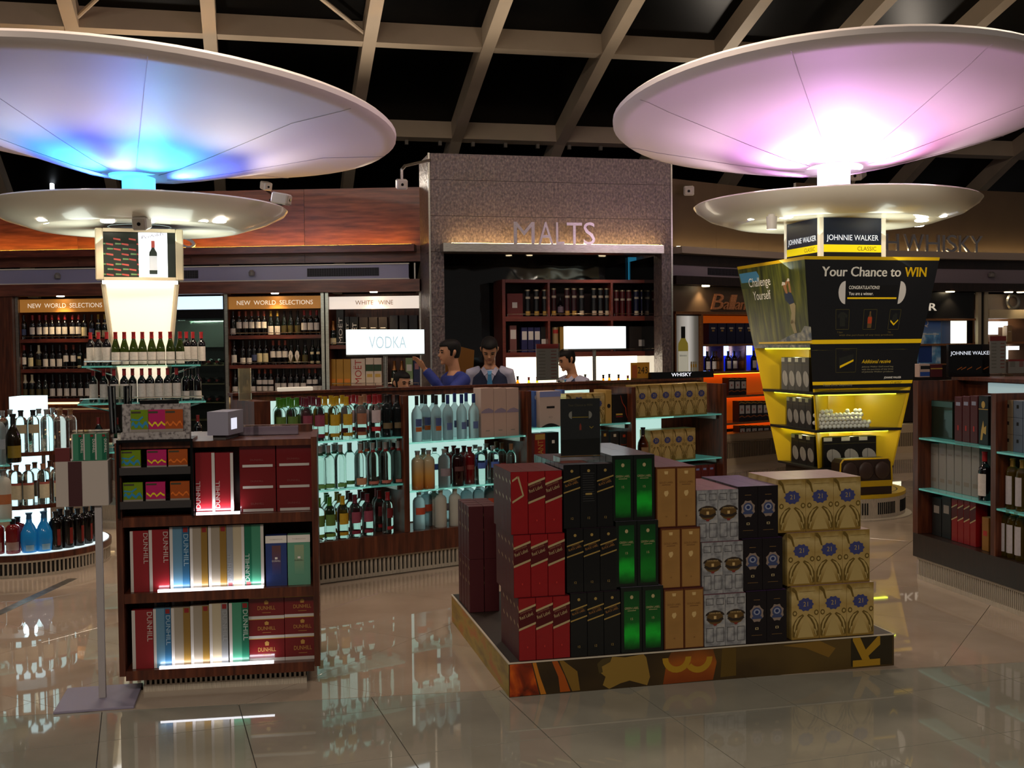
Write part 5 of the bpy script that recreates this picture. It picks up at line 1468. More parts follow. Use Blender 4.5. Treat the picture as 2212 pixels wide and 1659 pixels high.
lightbox(1222, 1347, 705, 753, 1284, SPY + .02, None, 'glowing blank lightbox sign in front of the malt shelves')
# price list in acrylic stand
def price_stand(FR, pa, pb, y1_, y, z, label, name='price_list_stand', hdr=rdp, rows=9, frr=None):
    xa, xb = FR.x(pa, y, y1_), FR.x(pb, y, y1_); h = FR.z((pa + pb) / 2, y1_, y) - z
    t = thing(name, label, 'sign stand', FR.w((xa + xb) / 2, y, z), FR.a)
    w = (xb - xa) / 2
    mb = MB().box(-w, -.002, .02, w, .002, h, M('price_paper', 'a89c98', .5)).rect(-w, h * .88, w, h, -.003, M('price_header', '9c2a24', .5))
    for i in range(rows):
        zz = h * (.80 - .085 * i)
        mb.rect(-.8 * w, zz, -.2 * w, zz + .008, -.003, M('print_grey')); mb.rect(.3 * w, zz, .8 * w, zz + .008, -.003, M('print_faded_red', '9a5a54', .5))
    mb.build('price_sheet', t)
    bx('acrylic_cover', t, -w - .004, -.010, .018, w + .004, -.006, h + .004, acrylic)
    bx('acrylic_foot', t, -w - .03, -.04, 0, w + .03, .05, .017, acrylic)
    return t
price_stand(VG, 1158, 1206, 743, SPY + .02, ztop_, 'acrylic price list stand with a red header on the island beside the bowed clerk')
xa, xb = VG.x(1363, SPY + .02), VG.x(1403, SPY + .02)
c243 = thing('number_card', 'ochre card reading 243 standing on the island shelf', 'sign', VG.w((xa + xb) / 2, SPY + .02, ztop_), VG.a)
hh = VG.z(1383, 783, SPY + .02) - ztop_; w = (xb - xa) / 2
MB().box(-w, 0, 0, w, .006, hh, M('ochre_card', 'b07a20', .5)).text('243', .25 * w, .35 * hh, .38 * hh, blp, -.001, center=True).rect(-.9 * w, .1 * hh, -.35 * w, .85 * hh, -.001, M('print_brick', '9a4a20', .5)).build('card', c243)
bx('acrylic_foot', c243, -w - .01, -.03, 0, w + .01, -.001, .012, acrylic)
xa, xb = VG.x(1405, SPY - .01), VG.x(1540, SPY - .01)
hh = VG.z(1470, 803, SPY - .01) - ztop_
ws = MB().box(-(xb - xa) / 2, 0, 0, (xb - xa) / 2, .07, hh, blackgloss).text('WHISKY', -.02, .018, hh * .52, M('letter_glow', 'f4f4ff', .4, emit='f0f2ff', es=1.2), -.001, center=True, w=.24).build('sign_bar', None, VG.w((xa + xb) / 2, SPY - .02, ztop_), VG.a)
tag(ws, 'black bar sign with white WHISKY lettering on top of the island', 'sign')
xa, xb = VG.x(603, SPY), VG.x(676, SPY)
wbar = MB().box(0, 0, 0, xb - xa, .05, .028, M('white_bar', 'd8d0c0', .4, emit='fff0d8', es=.35), .004).build('shelf_talker', None, VG.w(xa, SPY, ztop_), VG.a)
tag(wbar, 'short white bar lying on top of the island near the green caps', 'bar')
ac = MB().lathe([(.045, 0), (.045, .22), (.040, .22), (.040, .05), (0, .05)], M('acrylic_warm', 'e8dcb8', .05, trans=.8, ior=1.3), 14).build('acrylic_tube', None, VG.w(-.005, .20, ZT), VG.a, True)
tag(ac, 'clear acrylic tube standing on the near end panel of the island', 'tube')
# ================================================================== CIGARETTE GONDOLA (front left)
g0 = at_z(310, 1495)
CG = Frame(g0.x, g0.y, 9.0)
YF = -.07                                  # shelf front plane relative to the plinth front
X0, X1 = CG.x(258, YF, 1450), CG.x(692, YF, 1430)
zb_, zt_ = CG.z(262, 1462, YF), CG.z(680, 948, YF)
DP = .42
cgo = thing('cigarette_gondola', 'small dark walnut gondola of cigarette cartons with three lit shelves', 'shelf unit', CG.w(0, YF, 0), CG.a)
bx('side', cgo, X0, 0, zb_, X0 + .028, DP, zt_ + .0, wood)
bx('side', cgo, X1 - .028, 0, zb_, X1, DP, zt_ + .01, wood)
zf1 = CG.z(470, 1112, YF); zf2 = CG.z(470, 1275, YF); zf3 = CG.z(470, 1440, YF)
ch_ = CG.z(470, 1112, YF) - CG.z(470, 1133, YF)
for z in (zf1, zf2, zf3):
    bx('shelf', cgo, X0 + .029, 0, z - ch_, X1 - .029, DP, z, wood)
bx('back', cgo, X0 + .029, DP - .02, zf3, X1 - .029, DP, zt_ - .03, wood)
bx('top', cgo, X0 + .0, .02, zt_ - .03, X1 - .0, DP + .25, zt_, wood)
bx('rear_body', cgo, X0 + .03, DP + .001, zb_, X1 - .03, DP + .38, zt_ - .031, wood)
bx('upstand', cgo, CG.x(480, YF + .5), DP + .1, zt_ + .0005, X1 - .03, DP + .14, CG.z(600, 918, YF + .5), wood)
# plinth with grille bars
xg0, xg1 = 0.0, CG.x(663, 0, 1475)
bx('plinth', cgo, xg0, -YF + .02, 0, xg1, DP + .2, zb_ + .0, black)
bx('grille_rail', cgo, xg0, -YF, .0, xg1, -YF + .018, .035, grille_mat)
bx('grille_rail', cgo, xg0, -YF, zb_ - .012, xg1, -YF + .018, zb_ - .001, grille_mat)
bar = MB().box(-.0055, -YF, .035, .0055, -YF + .016, zb_ - .012, grille_mat).mesh('grille_bar')
n = 33
for i in range(n):
    obj('grille_bar', bar, cgo, (xg0 + .01 + (xg1 - xg0 - .02) * i / (n - 1), 0, 0))
# light strips set into the shelf fronts
def strip(pa, pb, z):
    xa, xb = CG.x(pa, YF), CG.x(pb, YF)
    bx('light_strip', cgo, xa, .004, z + .0005, xb, .018, z + .012, strip_white)
    lamp('shelf_strip_light', 'AREA', CG.w((xa + xb) / 2, YF + .012, z + .02), .5, 'f2f4ff', CG.w((xa + xb) / 2, YF + .07, z + .3), size=xb - xa, size_y=.02)
strip(417, 512, zf1); strip(330, 560, zf2); strip(330, 580, zf3)
# ---- cartons
wh = M('carton_white', 'b8b0aa', .35)
def bnd(key):
    C_ = {'red': ('7c1a20', '7c1a20', 'b0a098', 'left'), 'blue': ('54788e', '2c5878', '8aa0ac', 'left'), 'beige': ('8c8070', '7a5c28', None, 'left'), 'cream': ('a89a80', '7c7c7c', '8a8a8a', 'right'), 'green': ('3c7c60', '1c5c44', 'a8b4a8', 'left'), 'tan': ('8c8070', '7a5c28', None, 'left')}
    return C_[key]
def cig_carton(key, w, h, d, flip=False, up=False):
    base, band, txt, _ = bnd(key)
    mb = MB().box(-w / 2, 0, 0, w / 2, d, h, M('carton_' + key, base, .22, coat=.4), .001)
    s = -1 if flip else 1
    def R(a, b, c, e, m, y=-.0006):
        x0_, x1_ = sorted((s * a * w, s * c * w)); mb.rect(x0_, b * h, x1_, e * h, y, m)
    R(-.5, 0.004, -.34, .996, wh)
    if key != 'red':
        R(.14, .004, .5, .996, M('carton_band_' + key, band, .25))
        R(.2, .91 if not up else .02, .44, .985 if not up else .09, M('carton_seal', '7a1c1c', .4), -.001)
    if txt:
        tm_ = M('carton_text_' + key, txt, .4)
        if up:
            mb.text('DUNHILL', s * .36 * w + .1 * w, .10 * h, .22 * w, tm_, -.0012, w=.44 * h, rot=PI / 2)
        else:
            mb.text('DUNHILL', s * .22 * w - (.0 if s > 0 else .0), (.46 if key == 'red' else .38) * h + .5 * h, .24 * w, tm_, -.0012, w=.5 * h, rot=-PI / 2)
    return mb.mesh('cigarette_carton')
CC = {}
def cig(pa, pb, ytop, z, y, key, label, group, flip=False, up=False):
    xa, xb = CG.x(pa, YF + y), CG.x(pb, YF + y)
    h = CG.z((pa + pb) / 2, ytop, YF + y) - z
    me = cig_carton(key, xb - xa - .0015, h, .05, flip, up)
    return tag(obj('cigarette_carton', me, None, CG.w((xa + xb) / 2, YF + y, z), CG.a), label, 'carton', group)
z = zf1
for a, b, n_ in ((417, 460, 0), (460, 500, 1)):
    cig(a, b, 978, z, .025, 'red', 'upright red cigarette carton on the upper lit ledge of the gondola', 'red cartons on the upper ledge', flip=True, up=True)
P2 = 'on the middle lit shelf of the gondola'
P3 = 'on the bottom lit shelf of the gondola'
sh2 = [(272, 313, 1147, 'red', 0), (313, 357, 1144, 'red', 0), (358, 401, 1138, 'blue', 0), (402, 441, 1138, 'beige', 0), (442, 482, 1136, 'tan', 0), (482, 521, 1134, 'cream', 2), (521, 563, 1133, 'green', 2)]
for a, b, yt, k, f in sh2:
    cig(a, b, yt, zf2, .03, k, {'red': 'red cigarette carton with silver lettering ', 'blue': 'steel blue cigarette carton ', 'beige': 'beige and ochre carton beside the blue one ', 'tan': 'beige and ochre carton beside the cream one ', 'cream': 'cream and grey cigarette carton ', 'green': 'sea green cigarette carton '}[k] + P2, 'red cartons on the middle shelf', flip=f == 2, up=f == 2)
sh3 = [(272, 319, 1318, 'red', 0), (319, 358, 1315, 'blue', 0), (358, 400, 1313, 'beige', 0), (400, 441, 1309, 'tan', 0), (441, 482, 1304, 'cream', 0), (484, 527, 1302, 'green', 0)]
for a, b, yt, k, f in sh3:
    cig(a, b, yt, zf3, .03, k, {'red': 'red cigarette carton with silver lettering ', 'blue': 'steel blue cigarette carton ', 'beige': 'beige and ochre carton beside the blue one ', 'tan': 'beige and ochre carton beside the cream one ', 'cream': 'cream and grey cigarette carton ', 'green': 'sea green cigarette carton '}[k] + P3, 'cartons on the bottom shelf')
# second row cartons seen over the front ones on the bottom shelf
for a, b, k in ((322, 356, 'blue'), (360, 398, 'beige'), (401, 438, 'beige'), (441, 481, 'cream')):
    cig(a, b, 1290, zf3, .12, k, {'blue': 'blue', 'beige': 'beige', 'cream': 'cream'}[k] + ' carton in the second row on the bottom lit shelf', 'second row cartons ' + k)
# two tall packs at the right end of the middle shelf
for a, b, c1, c2, lb in ((566, 613, '2a3a70', '5c3c40', 'blue'), (614, 664, '5c9078', '8a9878', 'mint')):
    xa, xb = CG.x(a, YF + .04), CG.x(b, YF + .04); h = CG.z(590, 1157, YF + .04) - zf2; w = xb - xa - .002
    mb = MB().box(-w / 2, 0, 0, w / 2, .05, h, M('pack_' + lb, c1, .25, coat=.3), .001).rect(-w / 2, .85 * h, w / 2, h - .001, -.0006, wt).rect(-.2 * w, .22 * h, .22 * w, .8 * h, -.0006, zgrad('pack_fade_' + lb, [(0, c1), (.6, c2), (1, c2)], .05, .25, .3)).rect(-.06 * w, .53 * h, .06 * w, .57 * h, -.001, wt).text('DUNHILL', 0, .48 * h, .03 * h, wt if lb == 'blue' else blp, -.001, w=.4 * w, center=True).text('TOBACCO', 0, .91 * h, .02 * h, M('print_grey'), -.001, w=.6 * w, center=True)
    tag(mb.build('cigarette_pack', None, CG.w((xa + xb) / 2, YF + .04, zf2), CG.a), lb + ' tall pack with a white warning band on the middle shelf', 'pack', 'tall packs')
# stacked red boxes: upper shelf right and bottom shelf right
def redbox(pa, pb, y1_, y0_, y, label, group, gold, base_z=None):
    xa, xb = CG.x(pa, YF + y), CG.x(pb, YF + y); px_ = (pa + pb) / 2
    z1_, z0_ = CG.z(px_, y1_, YF + y), CG.z(px_, y0_, YF + y)
    if base_z is not None: z0_ = base_z
    h = z1_ - z0_; w = xb - xa - .002
    mb = MB().box(-w / 2, 0, 0, w / 2, .09, h, M('cellophane_red', '661418', .16, coat=.6), .0012)
    if gold:
        mb.rect(-w / 2, .0, w / 2, .14 * h, -.0006, wh).rect(-w / 2, .97 * h, w / 2, h, -.0006, pgold)
        mb.text('DUNHILL', 0, .42 * h, .18 * h, M('print_brass', 'a87c3c', .4), -.001, w=.5 * w, center=True)
        mb.poly([(-.05 * w, .68 * h), (.05 * w, .68 * h), (.06 * w, .82 * h), (0, .88 * h), (-.06 * w, .82 * h)], -.001, M('print_brass'))
        mb.rect(-.12 * w, .28 * h, .12 * w, .30 * h, -.001, M('print_brass'))
    else:
        mb.rect(-.42 * w, .02 * h, .42 * w, .14 * h, -.0006, wh).text('DUNHILL', -.02 * w, .32 * h, .08 * h, M('print_dimrose', '7a3c38', .4), -.001, w=.36 * w, center=True)
    tag(mb.build('cigarette_box', None, CG.w((xa + xb) / 2, YF + y, z0_), CG.a), label, 'box', group)
    return z1_
for (a, b), rows in (((513, 592), ((1056, 1103), (1010, 1056), (964, 1010))), ((593, 671), ((1054, 1101), (1007, 1054), (961, 1007)))):
    zz = zf1
    for (t_, u_), lv in zip(rows, ('bottom', 'middle', 'top')):
        zz = redbox(a, b, t_, u_, .05, 'shiny dark red box, %s of the cellophaned stack by the red cartons' % lv, 'cellophaned stack ' + lv, False, zz)
for (a, b), rows in (((527, 605), ((1379, 1421), (1337, 1379), (1291, 1337))), ((605, 683), ((1375, 1416), (1332, 1375), (1288, 1332)))):
    zz = zf3
    for (t_, u_), lv in zip(rows, ('bottom', 'middle', 'top')):
        zz = redbox(a, b if lv == 'top' else b, t_, u_, .05, 'red box with gold lettering, %s of the bottom shelf stack' % lv, 'gold lettered stack ' + lv, True, zz)
# ---- small black rack with three colours of packs
xa, xb = CG.x(247, YF - .02), CG.x(413, YF - .02)
rk = thing('pack_rack', 'small black two-tier rack of colourful packs on the upper shelf', 'rack', CG.w((xa + xb) / 2, YF - .02, zf1 + .0006), CG.a)
w = (xb - xa) / 2; RH = CG.z(330, 950, YF - .02) - zf1
for sx in (-1, 1):
    bx('side', rk, sx * w - (.012 if sx > 0 else 0), 0, 0, sx * w + (.012 if sx < 0 else 0), .2, RH, blackgloss)
bx('back', rk, -w + .0125, .185, 0, w - .0125, .2, RH, black)
bx('top', rk, -w + .0125, 0, RH - .012, w - .0125, .184, RH, blackgloss)
zr1 = CG.z(330, 1085, YF - .02) - zf1; zr2 = CG.z(330, 1012, YF - .02) - zf1
for z in (zr1, zr2):
    bx('tier', rk, -w + .0125, 0, z - .02, w - .0125, .184, z, M('rack_tier', '1c1a1c', .4))
    bx('price_rail', rk, -w + .0125, -.004, z - .03, w - .0125, -.0005, z + .006, M('price_rail', '3a3636', .3))
def pack3(kind, w, h):
    base, ink = {'lime': ('6a8412', '2c7eaa'), 'magenta': ('b01e5e', 'e0c41c'), 'rust': ('a04a18', 'd86a1c')}[kind]
    mb = MB().box(-w / 2, 0, 0, w / 2, .022, h, M('pack_' + kind, base, .25, coat=.4), .001)
    n = 9
    up = [(-.46 * w + .92 * w * i / n, .40 * h + .09 * h * math.sin(i * 1.9 + (1.2 if kind == 'magenta' else 0)) + (.05 * h if i == n - 1 else 0)) for i in range(n + 1)]
    lo = [(x, z_ - .10 * h - (.06 * h if kind == 'lime' else 0)) for x, z_ in up]
    mb.poly(lo + up[::-1], -.0006, M('ink_' + kind, ink, .4))
    if kind == 'lime': mb.poly([(-.46 * w, .62 * h), (-.1 * w, .56 * h), (.16 * w, .72 * h), (.2 * w, .66 * h), (-.02 * w, .5 * h), (-.46 * w, .52 * h)][::-1], -.0008, M('ink_lime'))
    mb.rect(-.5 * w, 0, .5 * w, .12 * h, -.0008, M('print_grey')).rect(-.46 * w, .84 * h, .06 * w, .93 * h, -.0008, M('print_umber', '3a3420', .5))
    return mb.mesh('cigarette_pack')
R0 = CG.x(247, YF - .02)
for lv, y1_, y0_, zb2, pxs in (('upper', 968, 1012, zr2, (278, 334, 380)), ('lower', 1053, 1085, zr1, (281, 330, 383))):
    for px_, k in zip(pxs, ('lime', 'magenta', 'rust')):
        h = (.085 if lv == 'upper' else .092)
        me = pack3(k, .09, h)
        tag(obj('cigarette_pack', me, None, CG.w(CG.x(px_, YF), YF + .005, zf1 + .0006 + zb2 + .0003), CG.a), k + ' pack on the %s tier of the black rack' % lv, 'pack', 'rack packs')
# display card with three flat packs on top of the rack
zc_ = zf1 + .0006 + RH + .0003
cw, chh = CG.x(410, YF + .04) - CG.x(262, YF + .04), CG.z(330, 872, YF + .04) - zc_
dc = thing('display_card', 'grey speckled display card on top of the black rack', 'display', CG.w(CG.x(336, YF + .04), YF + .04, zc_), CG.a)
speck = ramp_mat('speckled_card', [(.36, '5a5254'), (.5, '9a9290'), (.7, 'a8a0a0')], (1, 1, 1), 60, 4, .4)
MB().box(-cw / 2, 0, 0, cw / 2, .012, chh, speck, .001).box(-cw / 2, -.05, 0, cw / 2, -.001, .034, speck).build('card', dc)
bx('plate', dc, -.02 * cw - .07, -.004, chh + .0005, -.02 * cw + .11, .014, chh + .018, blackgloss)
for i, k in enumerate(('lime', 'magenta', 'rust')):
    me = pack3(k, .083, .105)
    tag(obj('cigarette_pack', me, None, CG.w(CG.x((299, 336, 373)[i], YF + .005), YF + .012, zc_ + .0345), CG.a), k + ' cellophaned pack leaning on the grey speckled card', 'pack', 'card packs')
# grey display box on the gondola top
xa, xb = CG.x(444, YF + .06), CG.x(492, YF + .06)
hb = CG.z(470, 890, YF + .06) - zt_
gb = thing('display_box', 'plain grey box with a small lit label standing on the cigarette gondola', 'box', CG.w((xa + xb) / 2, YF + .06, zt_ + .0005), CG.a - .25)
w = (xb - xa) / 2
MB().prism([(-w, .022), (w, .022), (w, hb), (-w, hb)], 0, .22, M('grey_box', '8c8898', .5)).build('body', gb)
bx('foot', gb, -w + .02, .02, 0, w - .02, .2, .0215, M('box_foot', '4a4644', .5))
bx('side_label', gb, w + .0003, .04, hb * .35, w + .002, .12, hb * .75, M('label_glow', 'e8ecf4', .4, emit='e8ecff', es=.8))
# tray of cellophaned packs behind the top edge
for i in range(8):
    xx = CG.x(508 + i * 17, YF + .3)
    me = MB().box(-.035, 0, 0, .035, .09, .045, M('cellophane_pack', '7a6a78', .12, coat=.8), .003).mesh('cigarette_pack') if i == 0 else me
    tag(obj('cigarette_pack', me, None, CG.w(xx, YF + .3, zt_ + .0005), CG.a), 'mauve cellophaned pack in the row on the gondola top', 'pack', 'packs on the gondola top')
# clear acrylic block at the back left of the top
ab = MB().lathe([(0, 0), (.05, 0), (.06, .26), (.05, .26), (.042, .02), (0, .02)], acrylic, 6).build('acrylic_holder', None, CG.w(CG.x(258, YF + .36), YF + .36, zt_ + .0005), CG.a)
tag(ab, 'empty clear acrylic holder beside the speckled card', 'holder')

# ================================================================== SIGN STAND with pack holder
sp = at_z(222, 1512)
SS = Frame(sp.x, sp.y, 12)
ss = thing('sign_stand', 'grey metal floor stand with a striped panel and a square base plate', 'stand', SS.o, SS.a)
greyp = M('stand_grey', '8c8498', .45)
bw_ = .175
bx('base_plate', ss, -.19, -.17, 0, .16, .20, .012, greyp, .002)
zp1 = SS.z(175, 1092, 0); zp2 = SS.z(175, 995, 0)
bx('pole', ss, -.016, -.012, .012, .016, .012, zp1 + .05, M('stand_pole', 'a49c9c', .4), .002)
xa, xb = SS.x(115, -.02), SS.x(229, -.02)
pnl = M('stand_panel', 'b0a49c', .5)
bx('panel', ss, xa, -.03, zp1, xb, .1, zp2, pnl, .001)
bx('stripe', ss, xa + (xb - xa) * .24, -.0315, zp1 + .001, xa + (xb - xa) * .50, -.0302, zp2 - .001, M('stripe_maroon', '3c1418', .5))
bx('side_wing', ss, xa, -.03, zp2 + .0005, xa + (xb - xa) * .28, -.01, SS.z(130, 968, -.02), M('wing_maroon', '5c1c1c', .5))
hx0 = xa + (xb - xa) * .28
bx('holder_case', ss, hx0, -.03, SS.z(175, 932, -.02) - .004, xb, .1, SS.z(175, 932, -.02), acrylic)
bx('holder_case', ss, hx0, .095, zp2 + .0005, xb, .1, SS.z(175, 932, -.02) - .0045, acrylic)
hh = SS.z(175, 936, -.02) - zp2
wk = (xb - hx0) / 3.2
for i in range(3):
    mb = MB().box(-wk / 2 + .001, 0, 0, wk / 2 - .001, .09, hh - .004, M('carton_green'), .001).rect(.1 * wk, .004, .42 * wk, hh - .005, -.0006, M('carton_band_green', '1c5c44', .25)).rect(.14 * wk, hh * .86, .38 * wk, hh * .94, -.001, M('carton_seal', '7a1c1c', .4)).rect(-.48 * wk, .004, -.36 * wk, hh - .005, -.0006, wh).text('DUNHILL', .3 * wk, .78 * hh, .2 * wk, wt, -.001, w=.5 * hh, rot=-PI / 2)
    tag(mb.build('cigarette_pack', None, SS.w(hx0 + wk * (i + .62), -.025, zp2 + .0006), SS.a), 'sea green pack in the acrylic holder of the floor stand', 'pack', 'green packs in the stand')
# ================================================================== PROMOTION PLATFORM with carton stacks
pf0 = at_z(1100, 1507)
PF = Frame(pf0.x, pf0.y, 13.2)
PWD = 2.015; PDP = 1.52
PH = PF.z(1100, 1432)
pf = thing('promotion_platform', 'low printed platform in black, orange and gold carrying stacked whisky cartons', 'platform', PF.o, PF.a)
pr_d = ramp_mat('print_smoky', [(.3, '120c06'), (.5, '3a2a12'), (.66, '57431c')], (.6, 1, 1.2), 1.6, 4, .35)
edge = M('platform_edge', 'c8bca8', .4)
top_m = M('platform_top', '2a2018', .5)
bx('deck', pf, 0, .003, 0, PWD, PDP, PH - .006, top_m)
bx('edge_strip', pf, -.004, -.004, PH - .006, PWD + .004, PDP, PH - .0008, edge)
bx('deck_cover', pf, .006, .006, PH - .0007, PWD - .006, PDP - .006, PH, top_m)
fire = ramp_mat('print_fire', [(.32, '1a0c04'), (.46, '8a2c08'), (.58, 'c8560c'), (.72, 'd8901c')], (1, 1, 1), 7, 4, .35, dist=.8)
fr = MB().rect(0, .0, PWD, PH - .0065, 0, pr_d)
h = PH - .0065
def U(px, py):
    x, z = PF.px(px, py); return (x, max(.002, min(h - .001, z)))
fr.poly([U(1101, 1506), U(1165, 1500), U(1155, 1460), U(1148, 1432), U(1101, 1436)], -.0006, fire)
fr.poly([U(1168, 1500), U(1180, 1499), U(1166, 1460), U(1158, 1430), U(1150, 1430), U(1158, 1462)], -.0006, M('print_amber', 'b8701c', .4))
fr.poly([U(1210, 1495), U(1232, 1493), U(1220, 1460), U(1204, 1426), U(1192, 1428), U(1206, 1462)], -.0006, M('print_flame', 'a04a10', .4))
fr.poly([U(1236, 1493), U(1253, 1491), U(1247, 1450), U(1216, 1424), U(1208, 1425)], -.0006, M('print_tan', '7c5c20', .4))
# pale tumbler shape
fr.poly([U(1300, 1438), U(1318, 1430), U(1322, 1418), U(1350, 1420), U(1390, 1410), U(1396, 1420), U(1404, 1462), U(1398, 1480), U(1360, 1470), U(1340, 1476), U(1316, 1490), U(1302, 1480), U(1308, 1462), U(1298, 1454)], -.0006, M('print_khaki', '8a6c2c', .4))
fr.poly([U(1290, 1434), U(1300, 1424), U(1320, 1415), U(1318, 1430), U(1300, 1440), U(1302, 1452), U(1294, 1455)], -.0008, M('print_olive', '4a3c1c', .4))
fr.poly([U(1432, 1480), U(1540, 1468), U(1548, 1430), U(1540, 1396), U(1450, 1402), U(1440, 1430)], -.0006, zgrad('print_ember_fade', [(0, '7a3408'), (.6, '9a5010'), (1, '6a3a10')], 0, h, .4, noise=.6, nscale=8))
for cxp in (1462, 1508):
    o_ = U(cxp, 1420); ro, ri = .075, .045
    arc_ = [(o_[0] + ro * math.cos(t), o_[1] + ro * math.sin(t)) for t in [PI + PI * i / 10 for i in range(11)]] if cxp == 1462 else [(o_[0] + ro * math.cos(t), o_[1] + ro * math.sin(t)) for t in [1.2 * PI + .8 * PI * i / 10 for i in range(11)]]
    inn = [(o_[0] + (x - o_[0]) * ri / ro, o_[1] + (z - o_[1]) * ri / ro) for x, z in arc_][::-1]
    q = [(x, max(.002, min(h - .002, z))) for x, z in arc_ + inn]
    fr.poly(q, -.0010, M('print_gold_flat', 'a8801c', .45))
fr.poly([U(1556, 1463), U(1590, 1459), U(1590, 1395), U(1560, 1398)], -.0006, M('print_bronze2', '5a4416', .4))
fr.poly([U(1690, 1395), U(1770, 1380), U(1805, 1400), U(1790, 1420), U(1740, 1400)], -.0006, M('print_tan'))
fr.poly([U(1838, 1440), U(1927, 1434), U(1927, 1366), U(1838, 1374)], -.0004, M('print_umber2', '2c2412', .4))
kx, kz = U(1898, 1440)
k0 = U(1840, 1441)
gk = M('print_gold_flat')
fr.poly([U(1842, 1441), U(1901, 1436), U(1901, 1422), U(1842, 1427)], -.0012, gk)
fr.poly([U(1862, 1425), U(1879, 1424), U(1858, 1375), U(1842, 1376), U(1842, 1384)], -.0012, gk)
fr.poly([U(1862, 1412), U(1872, 1420), U(1901, 1392), U(1901, 1374), U(1896, 1374)], -.0013, gk)
fr.build('front_print', pf)
lp = MB()
lp.quad((-.0005, PDP, 0), (-.0005, 0, 0), (-.0005, 0, h), (-.0005, PDP, h), ramp_mat('print_side_gold', [(.3, '7a5c14'), (.5, 'a88a24'), (.7, 'b86a18')], (1, .8, 3), 5, 3, .4))
lp.build('side_print', pf)

# ---- carton designs (w, h, d are real sizes)
gold_foil = M('gold_foil', 'c8a860', .28, .6); gold_pale = M('gold_pale', 'd0bc8c', .3, .5)
red_c = M('carton_scarlet', '8a1016', .3, coat=.3, vary=.08, vscale=25); red_d = M('carton_wine', '4a0a10', .35)
def slant(mb, w, h, z0, z1, t, m, y=-.0006):
    """diagonal band from lower left to upper right"""
    mb.quad((-w / 2, y, z0 * h), (w / 2, y, z1 * h), (w / 2, y, (z1 + t) * h), (-w / 2, y, (z0 + t) * h), m)
def side_slant(mb, w, h, d, z0, m):
    for s in (-1, 1):
        mb.quad((s * (w / 2 + .0006), 0, z0 * h), (s * (w / 2 + .0006), .3 * d, (z0 + .05) * h), (s * (w / 2 + .0006), .3 * d, (z0 + .08) * h), (s * (w / 2 + .0006), 0, (z0 + .03) * h), m)
def red_label(w, h, d, back=False):
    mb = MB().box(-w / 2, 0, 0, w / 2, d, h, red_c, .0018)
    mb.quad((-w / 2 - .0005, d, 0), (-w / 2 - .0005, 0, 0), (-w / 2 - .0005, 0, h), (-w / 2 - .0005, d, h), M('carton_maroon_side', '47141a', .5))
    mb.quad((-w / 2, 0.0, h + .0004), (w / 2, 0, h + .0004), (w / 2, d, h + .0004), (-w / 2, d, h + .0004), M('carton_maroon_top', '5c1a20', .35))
    if not back:
        slant(mb, w, h, .50, .60, .28, red_d); slant(mb, w, h, .77, .87, .035, gold_pale, -.0012); slant(mb, w, h, .48, .58, .035, gold_pale, -.0012)
        a = math.atan2(.10 * h, w)
        mb.text('Red Label', -.40 * w, .655 * h, .055 * h, gold_pale, -.0014, w=.80 * w, rot=a)
        mb.text('JOHNNIE WALKER', -.40 * w, .735 * h, .025 * h, M('print_rust', '9a6a50', .4), -.0014, w=.75 * w, rot=a)
        mb.rect(-.03 * w, .2 * h, .03 * w, .23 * h, -.001, M('print_brightred', 'b83028', .4))
    else:
        for q in (((-.42, .50), (.20, .60)), ((-.42, .84), (-.1, .90))):
            (a0, b0), (a1, b1) = q
            mb.quad((a0 * w, -.0012, b0 * h), (a1 * w, -.0012, b1 * h), (a1 * w, -.0012, (b1 + .035) * h), (a0 * w, -.0012, (b0 + .035) * h), gold_pale)
        mb.quad((.20 * w, -.0012, .60 * h), (.27 * w, -.0012, .62 * h), (-.03 * w, -.0012, .935 * h), (-.10 * w, -.0012, .90 * h), gold_pale)
    side_slant(mb, w, h, d, .52, gold_pale); side_slant(mb, w, h, d, .80, gold_pale)
    return mb.mesh('whisky_carton')
blk_c = M('carton_ebony', '0c0d0f', .28, coat=.3)
dk_top = M('carton_plumtop', '3a2a34', .4)  # violet canopy light tinted into the top's colour
def black_label(w, h, d, back=False):
    mb = MB().box(-w / 2, 0, 0, w / 2, d, h, blk_c, .0018)
    mb.quad((-w / 2, 0.0, h + .0004), (w / 2, 0, h + .0004), (w / 2, d, h + .0004), (-w / 2, d, h + .0004), dk_top)
    n = 10
    if not back:
        slant(mb, w, h, .72, .80, .022, gold_foil, -.001); slant(mb, w, h, .55, .63, .022, gold_foil, -.001)
        a = math.atan2(.08 * h, w)
        mb.text('BLACK LABEL', -.38 * w, .655 * h, .035 * h, M('print_ember2', '9a6a34', .4), -.0012, w=.8 * w, rot=a)
        mb.text('JOHNNIE WALKER', -.2 * w, .715 * h, .016 * h, M('print_ember2'), -.0012, w=.5 * w, rot=a)
    else:
        for i in range(13):
            mb.rect(-.36 * w, (.42 + .036 * i) * h, (.36 - .04 * (i % 3)) * w, (.43 + .036 * i) * h, -.001, M('print_dim', '2c2c2c', .5))
        mb.rect(-.2 * w, .52 * h, .2 * w, .55 * h, -.0014, gold_foil)
    mb.poly([(.09 * w * math.cos(-2 * PI * i / n), .90 * h + .09 * w * math.sin(-2 * PI * i / n)) for i in range(n)][::-1], -.001, gold_foil)
    mb.text('12', 0, .14 * h, .035 * h, gold_foil, -.001, center=True)
    return mb.mesh('whisky_carton')
